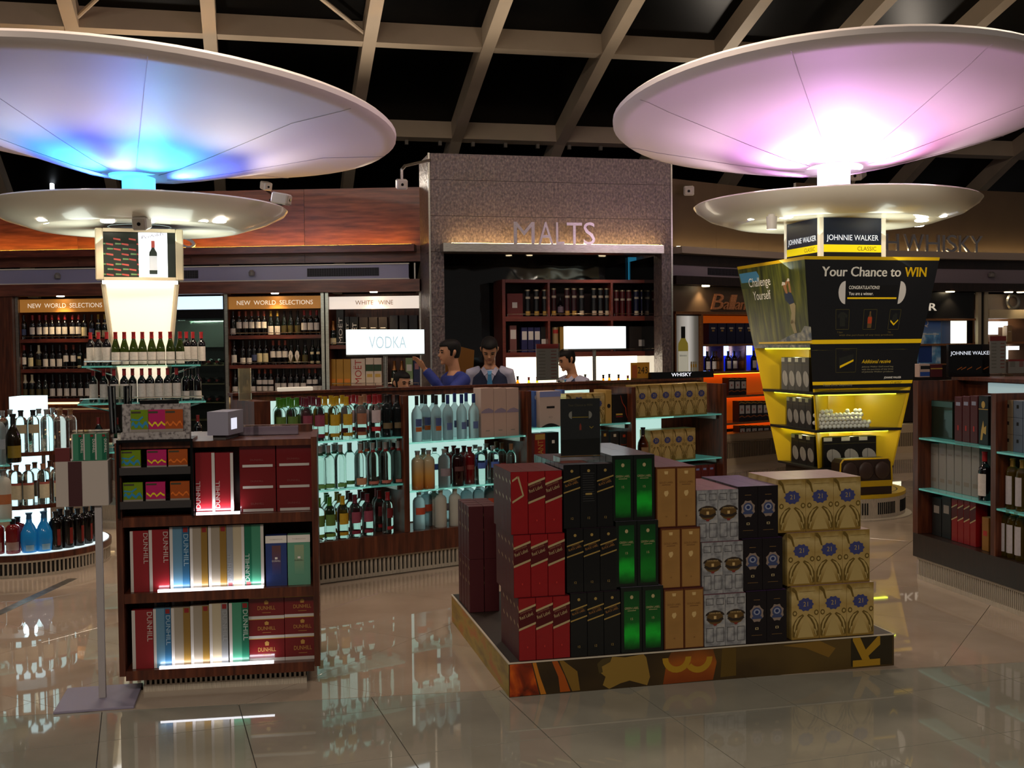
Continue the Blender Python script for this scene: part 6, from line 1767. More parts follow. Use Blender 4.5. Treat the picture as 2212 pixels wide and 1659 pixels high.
def green_label(w, h, d, dark=False):
    mb = MB().box(-w / 2, 0, 0, w / 2, d, h, M('carton_blackgreen', '0c1410', .3, coat=.3), .0018)
    mb.quad((-w / 2, 0.0, h + .0004), (w / 2, 0, h + .0004), (w / 2, d, h + .0004), (-w / 2, d, h + .0004), M('carton_greytop', '6a6470', .2))  # top tone includes the violet light of the canopy
    g = zgrad('green_panel_dark' if dark else 'green_panel', [(0, '05300e'), (.12, '0a6a1c'), (.28, '12b42e' if not dark else '0c7a20'), (.46, '0a5c1c'), (1, '083c18')], .03 * h, .95 * h, .3, noise=.35, nscale=12)
    mb.rect(-.36 * w, .05 * h, .36 * w, .94 * h, -.0006, g)
    n = 8
    mb.poly([(.08 * w * math.cos(-2 * PI * i / n), .85 * h + .09 * w * math.sin(-2 * PI * i / n)) for i in range(n)][::-1], -.0012, gold_pale)
    mb.text('GREEN LABEL', 0, .665 * h, .033 * h, gold_pale, -.0012, w=.66 * w, center=True); mb.rect(-.2 * w, .64 * h, .2 * w, .648 * h, -.0012, gold_pale)
    mb.text('15', 0, .50 * h, .035 * h, gold_pale, -.0012, center=True)
    return mb.mesh('whisky_carton')
def gold_label(w, h, d, dark=False):
    mb = MB().box(-w / 2, 0, 0, w / 2, d, h, M('carton_caramel', '5c3014', .3, coat=.2), .0018)
    mb.quad((-w / 2, 0.0, h + .0004), (w / 2, 0, h + .0004), (w / 2, d, h + .0004), (-w / 2, d, h + .0004), M('carton_wine_top', '542836', .4))  # top colour holds the canopy's purplish light
    mb.rect(-.45 * w, .02 * h, .45 * w, .97 * h, -.0006, M('gold_panel', 'a87c44', .32, .25, vary=.1, vscale=12))
    br = M('print_brownink', '6a4420', .5)
    mb.text('GOLD LABEL', 0, .73 * h, .03 * h, br, -.0012, w=.7 * w, center=True); mb.rect(-.22 * w, .70 * h, .22 * w, .71 * h, -.0012, br)
    mb.poly([(-.09 * w, .60 * h), (-.12 * w, .56 * h), (-.04 * w, .51 * h), (.05 * w, .52 * h), (.12 * w, .57 * h), (.08 * w, .61 * h)], -.0012, M('print_paleleaf', 'c8a870', .4))
    mb.poly([(-.08 * w, .88 * h), (.08 * w, .88 * h), (.1 * w, .93 * h), (-.1 * w, .93 * h)], -.0012, M('print_paleleaf'))
    for i in range(9): mb.rect(-.28 * w, (.26 + .024 * i) * h, .28 * w, (.264 + .024 * i) * h, -.0012, M('print_tanline', '96703c', .5))
    mb.text('18', 0, .17 * h, .025 * h, br, -.0012, center=True)
    return mb.mesh('whisky_carton')
silver = ramp_mat('silver_door_print', [(.35, '7c7c80'), (.55, 'a8a8aa'), (.7, 'b8b4b0')], (1, 1, 1), 26, 3, .3)
silver.node_tree.nodes['Principled BSDF'].inputs['Metallic'].default_value = .3
def silver_c(w, h, d, dark=False):
    mb = MB().box(-w / 2, 0, 0, w / 2, d, h, silver, .0018)
    mb.quad((-w / 2, 0.0, h + .0004), (w / 2, 0, h + .0004), (w / 2, d, h + .0004), (-w / 2, d, h + .0004), M('carton_mauve_top', '7a4a54', .4))  # canopy light painted into the mauve of the top
    ln = M('print_charline', '4c4a4a', .5)
    for s in (-1, 1):
        for z0, z1 in ((.08, .36), (.80, .93)):
            xa, xb = (.07 * w, .43 * w)
            for (a, b, c, e) in ((xa, z0, xb, z0 + .012), (xa, z1 - .012, xb, z1), (xa, z0, xa + .012 * w * 2, z1), (xb - .024 * w, z0, xb, z1)):
                x0_, x1_ = sorted((s * a, s * c)); mb.rect(x0_, b * h, x1_, e * h, -.0006, ln)
    n = 14
    mb.poly([(.40 * w * math.cos(-2 * PI * i / n), .56 * h + .33 * w * math.sin(-2 * PI * i / n)) for i in range(n)][::-1], -.0010, M('print_bronzecrest', '5c4420', .4))
    mb.poly([(.46 * w * math.cos(PI * i / 10), .60 * h + .22 * w * math.sin(PI * i / 10)) for i in range(11)] + [(.36 * w * math.cos(PI * i / 10), .60 * h + .13 * w * math.sin(PI * i / 10)) for i in range(10, -1, -1)], -.0014, M('print_darkcrest', '2c221a', .4))
    mb.text('CHIVAS REGAL', 0, .63 * h, .03 * h, M('print_paleleaf'), -.0018, w=.56 * w, center=True)
    mb.poly([(-.42 * w, .52 * h), (-.2 * w, .47 * h), (.2 * w, .47 * h), (.42 * w, .52 * h), (.36 * w, .56 * h), (.15 * w, .52 * h), (-.15 * w, .52 * h), (-.36 * w, .56 * h)], -.0016, M('print_darkcrest'))
    mb.rect(-.06 * w, .53 * h, .06 * w, .59 * h, -.0018, M('print_paleleaf'))
    mb.poly([(-.1 * w, .44 * h), (.1 * w, .44 * h), (.06 * w, .40 * h), (-.06 * w, .40 * h)][::-1], -.0014, M('print_redseal', '7c3028', .4))
    return mb.mesh('whisky_carton')
def night_c(w, h, d, dark=False):
    mb = MB().box(-w / 2, 0, 0, w / 2, d, h, M('carton_aubergine', '140e12', .35), .0018)
    mb.quad((-w / 2, 0.0, h + .0004), (w / 2, 0, h + .0004), (w / 2, d, h + .0004), (-w / 2, d, h + .0004), M('carton_violet_top', '4a3058', .4))  # violet of the top is painted canopy light
    n = 16
    def disc(rx, rz, cz, m, y, star=0.0):
        mb.poly([((rx + (star if i % 2 else 0)) * w * math.cos(-2 * PI * i / n), cz * h + (rz + (star if i % 2 else 0)) * w * math.sin(-2 * PI * i / n)) for i in range(n)][::-1], y, m)
    disc(.31, .36, .57, M('print_paleskin', '8a786c', .4), -.0008, .06); disc(.24, .24, .59, M('print_slateblue', '3a4468', .4), -.0012); disc(.16, .14, .60, M('print_greyblue', '8c90a4', .4), -.0016); disc(.09, .08, .60, M('print_navyseal', '1c2c5c', .4), -.002)
    mb.poly([(-.28 * w, .47 * h), (.28 * w, .47 * h), (.22 * w, .52 * h), (-.22 * w, .52 * h)], -.0016, M('print_slateblue'))
    mb.rect(-.08 * w, .26 * h, .08 * w, .305 * h, -.001, gold_pale); mb.rect(-.04 * w, .27 * h, .04 * w, .295 * h, -.0014, M('carton_aubergine'))
    mb.rect(-.26 * w, .15 * h, .26 * w, .158 * h, -.001, M('print_dimgold', '7a5c34', .4)); mb.rect(-.16 * w, .83 * h, .16 * w, .84 * h, -.001, M('print_dimgold'))
    return mb.mesh('whisky_carton')
def royal_c(w, h, d, dark=False):
    mb = MB().box(-w / 2, 0, 0, w / 2, d, h, goldbox, .0018)
    mb.quad((-w / 2, 0.0, h + .0004), (w / 2, 0, h + .0004), (w / 2, d, h + .0004), (-w / 2, d, h + .0004), M('carton_rosegold_top', 'a88a86', .35))  # pinkish canopy light mixed into the top's colour
    royal(mb, w, h)
    return mb.mesh('gift_carton')
# columns: photo x-edges of the three tiers (bottom, middle, top), colour group
def xs(p0, p1, n): return [p0 + (p1 - p0) * i / n for i in range(n + 1)]
groups = [
 ('red', 3, (1121, 1232), (1110, 1226), (1104, 1219), 1292, 1155, 1018, red_label, 5, 'red carton with slanted gold-edged band', .076),
 ('black', 3, (1233, 1341), (1225, 1331), (1218, 1323), 1283, 1143, 1003, black_label, 7, 'black carton with slanted gold lines', .081),
 ('green', 2, (1342, 1434), (1331, 1427), (1323, 1417), 1273, 1126, 983, green_label, 7, 'black and green carton', .098),
 ('gold', 2, (1435, 1521), (1428, 1517), (1418, 1506), 1274, 1141, 1008, gold_label, 6, 'caramel and gold carton', .092),
 ('silver', 2, (1522, 1612), (1517, 1603), (1506, 1593), 1286, 1172, 1058, silver_c, 5, 'silver door-pattern carton', .092),
 ('night', 2, (1613, 1700), (1604, 1690), (1594, 1680), 1276, 1164, 1050, night_c, 5, 'near-black carton with round blue crest', .092),
 ('royal', 3, (1710, 1888), (1701, 1876), (1681, 1857), 1261, 1148, 1033, royal_c, 3, 'large golden carton with blue star badge', .115),
]
tn = ('bottom', 'middle', 'top')
order = ['red', 'black', 'green', 'gold', 'silver', 'night', 'royal']
plain = {'red': 'red', 'black': 'black', 'green': 'green', 'gold': 'caramel', 'silver': 'silver', 'night': 'crested', 'royal': 'golden'}
def where(nm, c, n):
    i = order.index(nm)
    if c == 0: return 'next to %s ones' % plain[order[i - 1]] if i else 'at the corner'
    if c == n - 1: return 'next to %s ones' % plain[order[i + 1]] if i < 6 else 'at the end'
    return 'middle column'
for nm, n, e0, e1, e2, t0, t1, t2, fn, rows, look, dd in groups:
    y = .012
    # real height from the stack: three equal tiers up to the measured top edge
    xm = (e2[0] + e2[1]) / 2
    Ht = (PF.z(xm, t2, y + .02) - PH) / 3
    me0 = None
    for ti, e in enumerate((e0, e1, e2)):
        yy = y + .012 * ti
        py_ = (1400, 1280, 1140)[ti]
        xl, xr = PF.x(e[0], yy, py_), PF.x(e[1], yy, py_)
        w = (xr - xl) / n
        if me0 is None:
            w0 = w
            gap = .0014
            me0 = fn(w0 - gap, Ht - .0008, dd - gap); me1 = fn(w0 - gap, Ht - .0008, dd - gap, True)
        for c in range(n):
            for r in range(rows):
                alt = (nm == 'red' and ti == 2 and c == 0 and r == 0) or (nm == 'black' and ti == 2 and c == 1 and r == 0) or (nm == 'green' and r == 0 and ((ti == 1 and c == 1) or (ti == 2 and c == 0)))
                lb = look + (', front row, %s tier, %s' % (tn[ti], where(nm, c, n)) if r == 0 else ', inner row, %s tier of the platform stack' % tn[ti])
                if alt and nm == 'red': lb = 'red carton turned to show a gold corner bracket, top tier'
                if alt and nm == 'black': lb = 'black carton turned to its lettered back between two banded ones'
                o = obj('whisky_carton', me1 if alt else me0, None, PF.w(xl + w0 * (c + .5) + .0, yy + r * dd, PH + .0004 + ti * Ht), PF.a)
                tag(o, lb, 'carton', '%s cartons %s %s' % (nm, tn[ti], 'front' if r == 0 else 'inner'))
    if nm == 'black': zblack = PH + 3 * Ht; 
    if nm == 'red': redme, redH, redw = me0, Ht, w0
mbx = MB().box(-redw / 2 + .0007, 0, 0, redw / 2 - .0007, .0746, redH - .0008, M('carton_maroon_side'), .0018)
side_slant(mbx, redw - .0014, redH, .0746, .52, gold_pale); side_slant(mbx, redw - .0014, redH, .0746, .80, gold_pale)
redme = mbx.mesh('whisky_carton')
# low stack of red cartons at the back left corner, faces turned to the left side
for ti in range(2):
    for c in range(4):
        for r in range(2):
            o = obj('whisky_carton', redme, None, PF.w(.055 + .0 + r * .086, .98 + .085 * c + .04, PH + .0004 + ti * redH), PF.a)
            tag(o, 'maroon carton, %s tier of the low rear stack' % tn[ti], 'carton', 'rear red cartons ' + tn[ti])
# ---- black leaflet in an acrylic stand on the black cartons
ya = .16
xa, xb = PF.x(1209, ya), PF.x(1296, ya)
zl_ = zblack + .0012
hl = PF.z(1252, 861, ya) - zl_
ls = thing('leaflet_stand', 'clear acrylic stand with a black promotion leaflet on the black cartons', 'sign stand', PF.w((xa + xb) / 2, ya, zl_), PF.a)
w = (xb - xa) / 2
mb = MB().box(-w + .002, 0, .03, w - .002, .002, hl, M('leaflet_black', '0e0e10', .5))
mb.text('Your Chance to WIN', 0, .88 * hl, .035 * hl, M('print_dullgold', '6a5c30', .5), -.0008, w=1.2 * w, center=True)
for s in (-1, 1):
    c_ = (s * .42 * w, .74 * hl)
    mb.poly([(c_[0] + s * .16 * w * math.cos(t), c_[1] + .18 * w * math.sin(t)) for t in [(-PI / 2 + PI * i / 8) * s for i in range(9)]], -.0008, M('print_ball', 'b0a8a0', .5))
mb.rect(-.40 * w, .70 * hl, .40 * w, .71 * hl, -.0008, M('print_yellow', 'c8a414', .5)).rect(-.98 * w, .075 * hl, .98 * w, .093 * hl, -.0008, M('print_yellow'))
mb.poly([(-.05 * w, .5 * hl), (.05 * w, .5 * hl), (.05 * w, .57 * hl), (0, .61 * hl), (-.05 * w, .57 * hl)], -.0008, M('print_ember'))
mb.poly([(.45 * w, .55 * hl), (.55 * w, .52 * hl), (.65 * w, .55 * hl), (.65 * w, .56 * hl), (.55 * w, .535 * hl), (.45 * w, .56 * hl)], -.0008, M('print_yellow'))
mb.build('leaflet', ls)
bx('acrylic_front', ls, -w, -.006, .03, w, -.003, hl + .01, thin('acrylic_gloss', 'f4f6f4', 1.5))
bx('acrylic_foot', ls, -w - .02, -.06, 0, w + .02, .06, .028, acrylic)
# ================================================================== MUSHROOM LIGHT TOWERS
fabric = M('stretched_fabric', 'd8d0d0', .6)
saucer_m = M('saucer_lacquer', 'ece4d2', .3, coat=.3)
def tower_top(o, R, zr, tx, ty, pole_mat, spots, uplights, name, label, zs, zneck, R2=1.35, power=1.0, canopy_fill=('ffe8e0', 60)):
    """o: floor point. canopy (tilted funnel) + pole + saucer with downlights, one thing"""
    t = thing('light_tower', label, 'light', o, 0)
    pr = [(.17, -.50), (.30, -.495), (.55, -.45), (.95, -.345), (1.4, -.215), (1.8, -.10), (R * .96, -.028), (R, -.01), (R + .045, .03), (R + .045, .075), (R + .01, .105), (R - .06, .11), (R * .8, .02), (R * .4, -.1), (.0, -.15)]
    c = MB().lathe(pr, fabric, 72).build('canopy', t, (0, 0, zr), 0, True)
    c.rotation_euler = (tx, -ty, 0)
    for k in range(8):
        a = 2 * PI * k / 8 + .35
        pts = [((r - .004) * math.cos(a), (r - .004) * math.sin(a), z - .004) for r, z in pr[1:8]]
        MB().path(pts, .003, M('seam', 'c0b8ba', .6), 5).build('seam', c)
    MB().lathe([(.155, zs + .03), (.155, zr - .50), (.0, zr - .50)], pole_mat, 28).build('pole', t, smooth=True)
    MB().lathe([(.27, zr - .50), (.28, zr - .46), (.155, zr - .455), (.155, zr - .50), (.27, zr - .50)], pole_mat, 28).build('collar', t, smooth=True)
    s = MB().lathe([(.0, -.145), (.34, -.145), (.88, -.155), (.90, -.168), (.96, -.172), (1.0, -.16), (1.2, -.10), (R2 - .03, -.02), (R2, .02), (R2 - .02, .035), (R2 - .25, .06), (.3, .07), (0, .07)], saucer_m, 72).build('saucer', t, (0, 0, zs), 0, True)
    for a, r in spots:
        x, y = r * math.cos(a), r * math.sin(a)
        MB().lathe([(0, -.166), (.05, -.166), (.062, -.160), (.062, -.150), (0, -.150)], M('lamp_glow', 'ffffff', .4, emit='fff2e0', es=18), 14).build('downlight', s, (x, y, 0))
        lamp('saucer_downlight', 'SPOT', (o[0] + x, o[1] + y, zs - .18), 26 * power, 'ffe8c4', (o[0] + x, o[1] + y, 0), spot=105, blend=.7, radius=.05)
    MB().lathe([(.29, zneck), (.29, zs - .146)], M('neck_glow', 'dff4ee', .4, emit='d8f6ee', es=1.4), 32).build('neck', t, smooth=True)
    for a, col_, pw_, sp in uplights:
        x, y = .36 * math.cos(a), .36 * math.sin(a)
        MB().lathe([(0, .07), (.05, .07), (.055, .10), (0, .10)], M('uplight_housing', '3a3a40', .4), 12).build('uplight', t, (x, y, zs))
        p = (o[0] + x, o[1] + y, zs + .12)
        lamp('canopy_uplight', 'SPOT', p, pw_, col_, (o[0] + x * 3.2, o[1] + y * 3.2, zr - .1), spot=sp, blend=1.0, radius=.06)
    for k in range(8):  # unseen lamps added to lighten the outer canopy
        a = 2 * PI * k / 8 + .2
        cx_, sy_ = math.cos(a), math.sin(a)
        lamp('canopy_washlight', 'AREA', (o[0] + 1.2 * cx_, o[1] + 1.2 * sy_, zs + .13), canopy_fill[1], canopy_fill[0], (o[0] + 2.6 * cx_, o[1] + 2.6 * sy_, zr + .35), size=.7, size_y=.12)
    for k in range(4):  # unseen upward lamps added to brighten the saucer's underside
        a = 2 * PI * k / 4 + PI / 4
        lamp('saucer_washlight', 'AREA', (o[0] + .62 * math.cos(a), o[1] + .62 * math.sin(a), zs - .46), 3.6, 'f4fff0', (o[0] + 1.1 * math.cos(a), o[1] + 1.1 * math.sin(a), zs), size=.5)
    return t
# right tower (violet) carries the yellow display; left tower (blue) carries the wine stand
RT = (3.15, 11.0, 0.0); LT = (-3.56, 10.85, 0.0)
pink_pole = M('pole_violet', 'f0e0ff', .4, emit='efdcff', es=3.0)
blue_pole = M('pole_cyan', '90d8ff', .4, emit='58c0ff', es=1.7)
d = math.radians
tr = tower_top(RT, 2.09, 3.83, -.099, .01, pink_pole, [(d(205), .95), (d(222), .80), (d(312), .9), (d(330), .98), (d(352), .82), (d(20), 1.0)],
    [(d(250), 'f0a0ff', 190, 130), (d(285), 'f8b8ff', 170, 130), (d(200), 'f0a0ff', 120, 120), (d(330), 'ffa8e8', 100, 120), (d(60), 'f0a0ff', 30, 110), (d(130), 'f0a0ff', 30, 110)], 'R', 'tall light tower with a violet-lit white canopy above a cream saucer', 2.97, 2.8615, 1.35, canopy_fill=('ffe0ee', 3.2))
tl = tower_top(LT, 2.42, 3.80, -.055, -.055, blue_pole, [(d(222), .92), (d(233), .98), (d(262), .62), (d(295), .62), (d(322), .96), (d(330), 1.04)],
    [(d(225), '30b8ff', 130, 105), (d(305), '30c0ff', 130, 105), (d(180), '3c70ff', 120, 135), (d(0), '3c68ff', 120, 135), (d(265), '4450ff', 130, 145), (d(90), '40c0ff', 30, 110)], 'L', 'tall light tower with a blue-lit white canopy above a cream saucer', 2.97, 2.84, 1.40, canopy_fill=('fff0e8', 3.4))
# small spotlight hung under the right saucer
q = at_y(1667, 480, 10.1)
sl_ = thing('hanging_spotlight', 'small white spotlight hanging under the violet tower saucer', 'spotlight', (q.x, q.y, 2.80 - .0), 0)
MB().cyl((0, 0, 0), (0, 0, -.02), .03, white, 12).build('mount', sl_)
MB().lathe([(.045, -.135), (.05, -.02), (0, -.02)], white, 14).build('housing', sl_, smooth=True)
MB().lathe([(0, -.12), (.043, -.12)], M('lamp_glow'), 14).build('lens', sl_)

# ================================================================== YELLOW DISPLAY TOWER
JW = Frame(RT[0], RT[1], 14.0)
jd = thing('display_tower', 'flared black and yellow whisky display tower with printed panels on a round base', 'display', RT, JW.a)
yel = M('display_yellow', 'c8a410', .4); yel_lit = M('display_yellow_strip', 'd8b414', .35)
char_ = M('display_charcoal', '16171a', .4)
zB_, zT_ = .47, 2.40
hb_, ht_ = .40, .69                        # half widths at bottom and top
def HW(z): return hb_ + (ht_ - hb_) * (z - zB_) / (zT_ - zB_)
zf0, zg1, zg2, zp, zm = zB_, .835, 1.19, 1.60, 1.75     # shelf levels
# round base
MB().lathe([(0, 0), (.72, 0), (.72, .012), (.66, .016), (.66, .20), (0, .20)], grille_mat, 56).build('base_drum', jd, smooth=True)
MB().lathe([(0, .2005), (.665, .2005), (.665, .232), (0, .232)], yel, 56).build('base_top', jd, smooth=True)
MB().lathe([(.58, .2325), (.59, .2325)], blp, 56).build('base_ring', jd)
for a0 in (-1.95, -1.45, -.95, -.35):
    for i in range(10):
        a = a0 + i * .036
        o = bx('vent_slot', jd, -.006, -.002, .05, .006, .002, .16, dark)
        o.location = (.6615 * math.cos(a), .6615 * math.sin(a), .05); o.rotation_euler = (0, 0, a + PI / 2)
bx('pedestal', jd, -.34, -.34, .2325, .34, .34, zB_ - .021, M('pedestal_brown', '2a1e16', .4))
def slab(nm, z0, z1, m, inset=0.0):
    a, b = HW(z0) - inset, HW(z1) - inset
    vs = [(-a, -a, z0), (a, -a, z0), (a, a, z0), (-a, a, z0), (-b, -b, z1), (b, -b, z1), (b, b, z1), (-b, b, z1)]
    return MB().add(vs, [(3, 2, 1, 0), (4, 5, 6, 7), (0, 1, 5, 4), (1, 2, 6, 5), (2, 3, 7, 6), (3, 0, 4, 7)], m).build(nm, jd)
slab('floor_board', zB_ - .02, zB_, char_)
for z in (zg1, zg2): slab('shelf_board', z - .025, z, char_)
slab('upper_body', zp, zT_ - .0, char_, .012)
slab('header_rim', zT_ + .0005, zT_ + .03, yel)
# yellow inner core and side cheeks of the niches
def core(z0, z1, k=.30):
    a = HW((z0 + z1) / 2) * k
    return bx('niche_core', jd, -a, -a, z0 + .0005, a, a, z1 - .0005, yel)
core(zB_, zg1 - .025); core(zg1, zg2 - .025); core(zg2, zp)
def corner(sx, sy, z0, z1, t=.016, ln=.30):
    """slanted yellow cheek at a corner, standing across the face"""
    a, b = HW(z0) - .002, HW(z1) - .002
    i0 = HW((z0 + z1) / 2) * .30
    for axis in (0, 1):
        if axis == 0:
            vs = [(sx * a, sy * a, z0), (sx * (a - t), sy * a, z0), (sx * (i0), sy * i0, z0), (sx * (i0 + t), sy * i0, z0), (sx * b, sy * b, z1), (sx * (b - t), sy * b, z1), (sx * i0, sy * i0, z1), (sx * (i0 + t), sy * i0, z1)]
        else:
            continue
        MB().add(vs, [(0, 1, 2, 3), (7, 6, 5, 4), (0, 4, 5, 1), (1, 5, 6, 2), (2, 6, 7, 3), (3, 7, 4, 0)], yel).build('cheek', jd)
for z0, z1 in ((zB_ + .0005, zg1 - .0255), (zg1 + .0005, zg2 - .0255), (zg2 + .0005, zp - .0005)):
    for sx, sy in ((-1, -1), (1, -1), (-1, 1), (1, 1)):
        corner(sx, sy, z0, z1)
# glow strips under each shelf
glowy = M('niche_strip', 'ffff60', .4, emit='ecff40', es=4.0)
for z in (zg1 - .0255, zg2 - .0255, zp - .0005):
    a = HW(z) - .08
    bx('glow_strip', jd, -a, -a + .0, z - .012, a, -a + .02, z - .0005, glowy)
    bx('glow_strip', jd, -a, -a + .03, z - .012, -a + .02, a, z - .0005, glowy)
    for q in ((-a * .0, -a + .03), (-a + .03, .0)):
        p = JW.w(q[0], q[1], z - .03)
        lamp('niche_light', 'POINT', p, 2.6, 'fff4b8', radius=.02)
# printed faces: front (-y) and left (-x); faces lean outwards, so build prints on the sloped plane
def FP(u, z, off=.0008):
    """front face point: u in -1..1 across, z height"""
    a = HW(z); return (u * a, -a + .012 - .012 - off, z)
def face(mb, pts, m, off=.001, side='f'):
    vs = []
    for u, z in pts:
        a = HW(z)
        vs.append((u * a, -a - off, z) if side == 'f' else (-a - off, -u * a, z))
    return mb.add(vs, [tuple(range(len(vs)))], m)
def ftext(mb, t, u, z, h, m, off=.002, w=None, side='f', center=False, bold=0, shear=0):
    vs, fs, tw, th = text_geo(t); ref = text_geo('H')[3]; k = h / ref
    kx = w / tw if w else k
    W_ = tw * kx
    out = []
    for x, y in vs:
        zz = z + y * k; a = HW(zz); xx = u * HW(z) + x * kx + shear * y * k - (W_ / 2 if center else 0)
        out.append((xx, -a - off, zz) if side == 'f' else (-a - off, -xx, zz))
    mb.add(out, fs, m)
# pixel -> (u,z) on the front face and on the left face
def onface(px, py, side='f'):
    best = None
    n_ = JW.ey if side == 'f' else JW.ex
    dd = ray(px, py)
    z = 1.6
    for _ in range(12):
        a = HW(z); o = JW.o - n_ * a
        t = (o - EYEP).dot(n_) / dd.dot(n_); p = EYEP + dd * t; z = p.z
    l = (p - JW.o).dot(JW.ex if side == 'f' else JW.ey)
    return (l / HW(z) if side == 'f' else -l / HW(z)), z
def PZ(px, py, side='f'): return onface(px, py, side)
fp = MB()
zlo = zp + .0005
face(fp, [(-1, zp - .02), (1, zp - .02), (1, zT_), (-1, zT_)], char_, .0005)
yb = M('print_displayyellow', 'ecc414', .4)
def band(mb, pya, pyb, side='f', px=1880):
    za, zb = PZ(px, pya, side)[1], PZ(px, pyb, side)[1]
    face(mb, [(-1, zb), (1, zb), (1, za), (-1, za)], yb, .0015, side)
band(fp, 733, 742)
cream_p = M('print_creamtext', 'fdfaf0', .4)
u0, z0_ = PZ(1775, 597); u1, _ = PZ(1945, 597)
for du in (-.004, 0, .004): ftext(fp, 'Your Chance to', u0 + du, z0_ + abs(du) * .4, .085, cream_p, w=(u1 - u0) * HW(z0_))
u2, z2_ = PZ(1954, 597); u3, _ = PZ(2000, 597)
for du in (-.004, 0, .004): ftext(fp, 'WIN', u2 + du, z0_ + abs(du) * .4, .085, yb, w=(u3 - u2) * HW(z0_))
for px_, s in ((1826, -1), (1942, 1)):
    uc, zc_ = PZ(px_, 632)
    hw = HW(zc_)
    pts = [(uc + s * .07 * math.cos(t) / hw, zc_ + .105 * math.sin(t)) for t in [-PI / 2 + PI * i / 12 for i in range(13)]]
    if s < 0: pts = pts[::-1]
    face(fp, pts, M('print_golfball', 'c8c4c0', .5), .002)
ua, za = PZ(1830, 646); ub, zb = PZ(1940, 616)
face(fp, [(ua, za), (ub, za), (ub, zb), (ua, zb)], M('print_scroll', '0a0a0c', .5), .0015)
face(fp, [(ua, za), (ub, za), (ub, za + .016), (ua, za + .016)], yb, .0025)
ftext(fp, 'CONGRATULATIONS!', ua + .02, za + .09, .030, cream_p, .0026, w=(ub - ua) * .62 * HW(za))
ftext(fp, 'You are a winner.', ua + .02, za + .035, .030, cream_p, .0026, w=(ub - ua) * .5 * HW(za))
for px0, px1 in ((1805, 1835), (1863, 1895), (1917, 1947)):
    ua, za = PZ(px0, 712); ub, zb = PZ(px1, 668)
    t = .004
    for q in ((ua, za, ub, za + t), (ua, zb - t, ub, zb), (ua, za, ua + t * 1.6, zb), (ub - t * 1.6, za, ub, zb)):
        face(fp, [(q[0], q[1]), (q[2], q[1]), (q[2], q[3]), (q[0], q[3])], M('print_dimolive', '4a4420', .5), .0018)
    um, zm_ = (ua + ub) / 2, (za + zb) / 2; dw, dh = (ub - ua), (zb - za)
    if px0 == 1805:
        face(fp, [(um + a * dw, zm_ + b * dh) for a, b in ((-.2, -.35), (.2, -.35), (.2, .1), (.34, .06), (.38, .2), (.12, .36), (-.12, .36), (-.38, .2), (-.34, .06), (-.2, .1))], M('print_shirt', '1e201c', .5), .002)
    elif px0 == 1863:
        face(fp, [(um + a * dw, zm_ + b * dh) for a, b in ((-.16, -.42), (.16, -.42), (.18, .05), (.06, .24), (.06, .4), (-.06, .4), (-.06, .24), (-.18, .05))], M('print_bottlebrown', '5a4426', .5), .002)
        face(fp, [(um + a * dw, zm_ + b * dh) for a, b in ((-.15, -.2), (.15, -.2), (.15, .12), (-.15, .12))], M('print_ember'), .0025)
    else:
        face(fp, [(um + a * dw, zm_ + b * dh) for a, b in ((-.36, -.1), (0, -.3), (.36, -.05), (.32, -.0), (0, -.2), (-.34, -.02))], yb, .0025)
        face(fp, [(um + a * dw, zm_ + b * dh) for a, b in ((-.24, -.02), (0, -.14), (.26, .02), (.2, .26), (.04, .34), (-.16, .22))], M('print_shirt'), .002)
uu, zz = PZ(1812, 727); ftext(fp, 'with the purchase of any two products', uu, zz, .016, M('print_dullgold'), .002, w=.56)
uu, zz = PZ(1808, 714.5); ftext(fp, 'T-Shirt', uu, zz - .022, .014, M('print_dullgold'), .002)
uu, zz = PZ(1918, 714.5); ftext(fp, 'Cap', uu, zz - .022, .014, M('print_dullgold'), .002)
ua, za = PZ(1805, 805); ub, zb = PZ(1851, 752)
for q in ((ua, za, ub, za + .004), (ua, zb - .004, ub, zb), (ua, za, ua + .006, zb), (ub - .006, za, ub, zb)):
    face(fp, [(q[0], q[1]), (q[2], q[1]), (q[2], q[3]), (q[0], q[3])], M('print_dimolive'), .0018)
dw, dh = ub - ua, zb - za; um, zm_ = (ua + ub) / 2, (za + zb) / 2
face(fp, [(um + a * dw, zm_ + b * dh) for a, b in ((-.34, -.34), (.36, -.04), (.36, .26), (-.34, .1))], M('print_shirt'), .002)
face(fp, [(um + a * dw, zm_ + b * dh) for a, b in ((-.3, -.32), (.36, -.04), (.36, .04), (-.3, -.22))], yb, .0025)
uu, zz = PZ(1861, 785); ftext(fp, 'Additional receive', uu, zz, .034, yb, .002, w=.30, shear=.2)
for i, s in enumerate(('Johnnie Walker Golf travel bag', 'with the purchase of any three', 'of Johnnie Walker products')):
    uu, zz = PZ(1861, 795 + i * 5.5); ftext(fp, s, uu, zz, .014, M('print_dullcream', '8a8468', .5), .002, w=.33)
uu, zz = PZ(1909, 819); ftext(fp, 'JOHNNIE WALKER', uu, zz, .018, cream_p, .002, w=.18)
fp.build('front_panel', jd)
# lower lip of the front panel
lpn = MB()
zq1, zq0 = PZ(1860, 815)[1], PZ(1860, 838)[1]
face(lpn, [(-1, zq0), (1, zq0), (1, zp - .0205), (-1, zp - .0205)], char_, .0005)
band(lpn, 823, 830, px=1860)
uu, zz = PZ(1778, 836); ftext(lpn, 'Please Drink Responsibly', uu, zz - .0, .02, M('print_dullcream'), .002, w=.30)
uu, zz = PZ(1923, 829.5); ftext(lpn, 'CLASSIC', uu, zz, .022, blp, .002, w=.12)
lpn.build('lower_panel', jd)
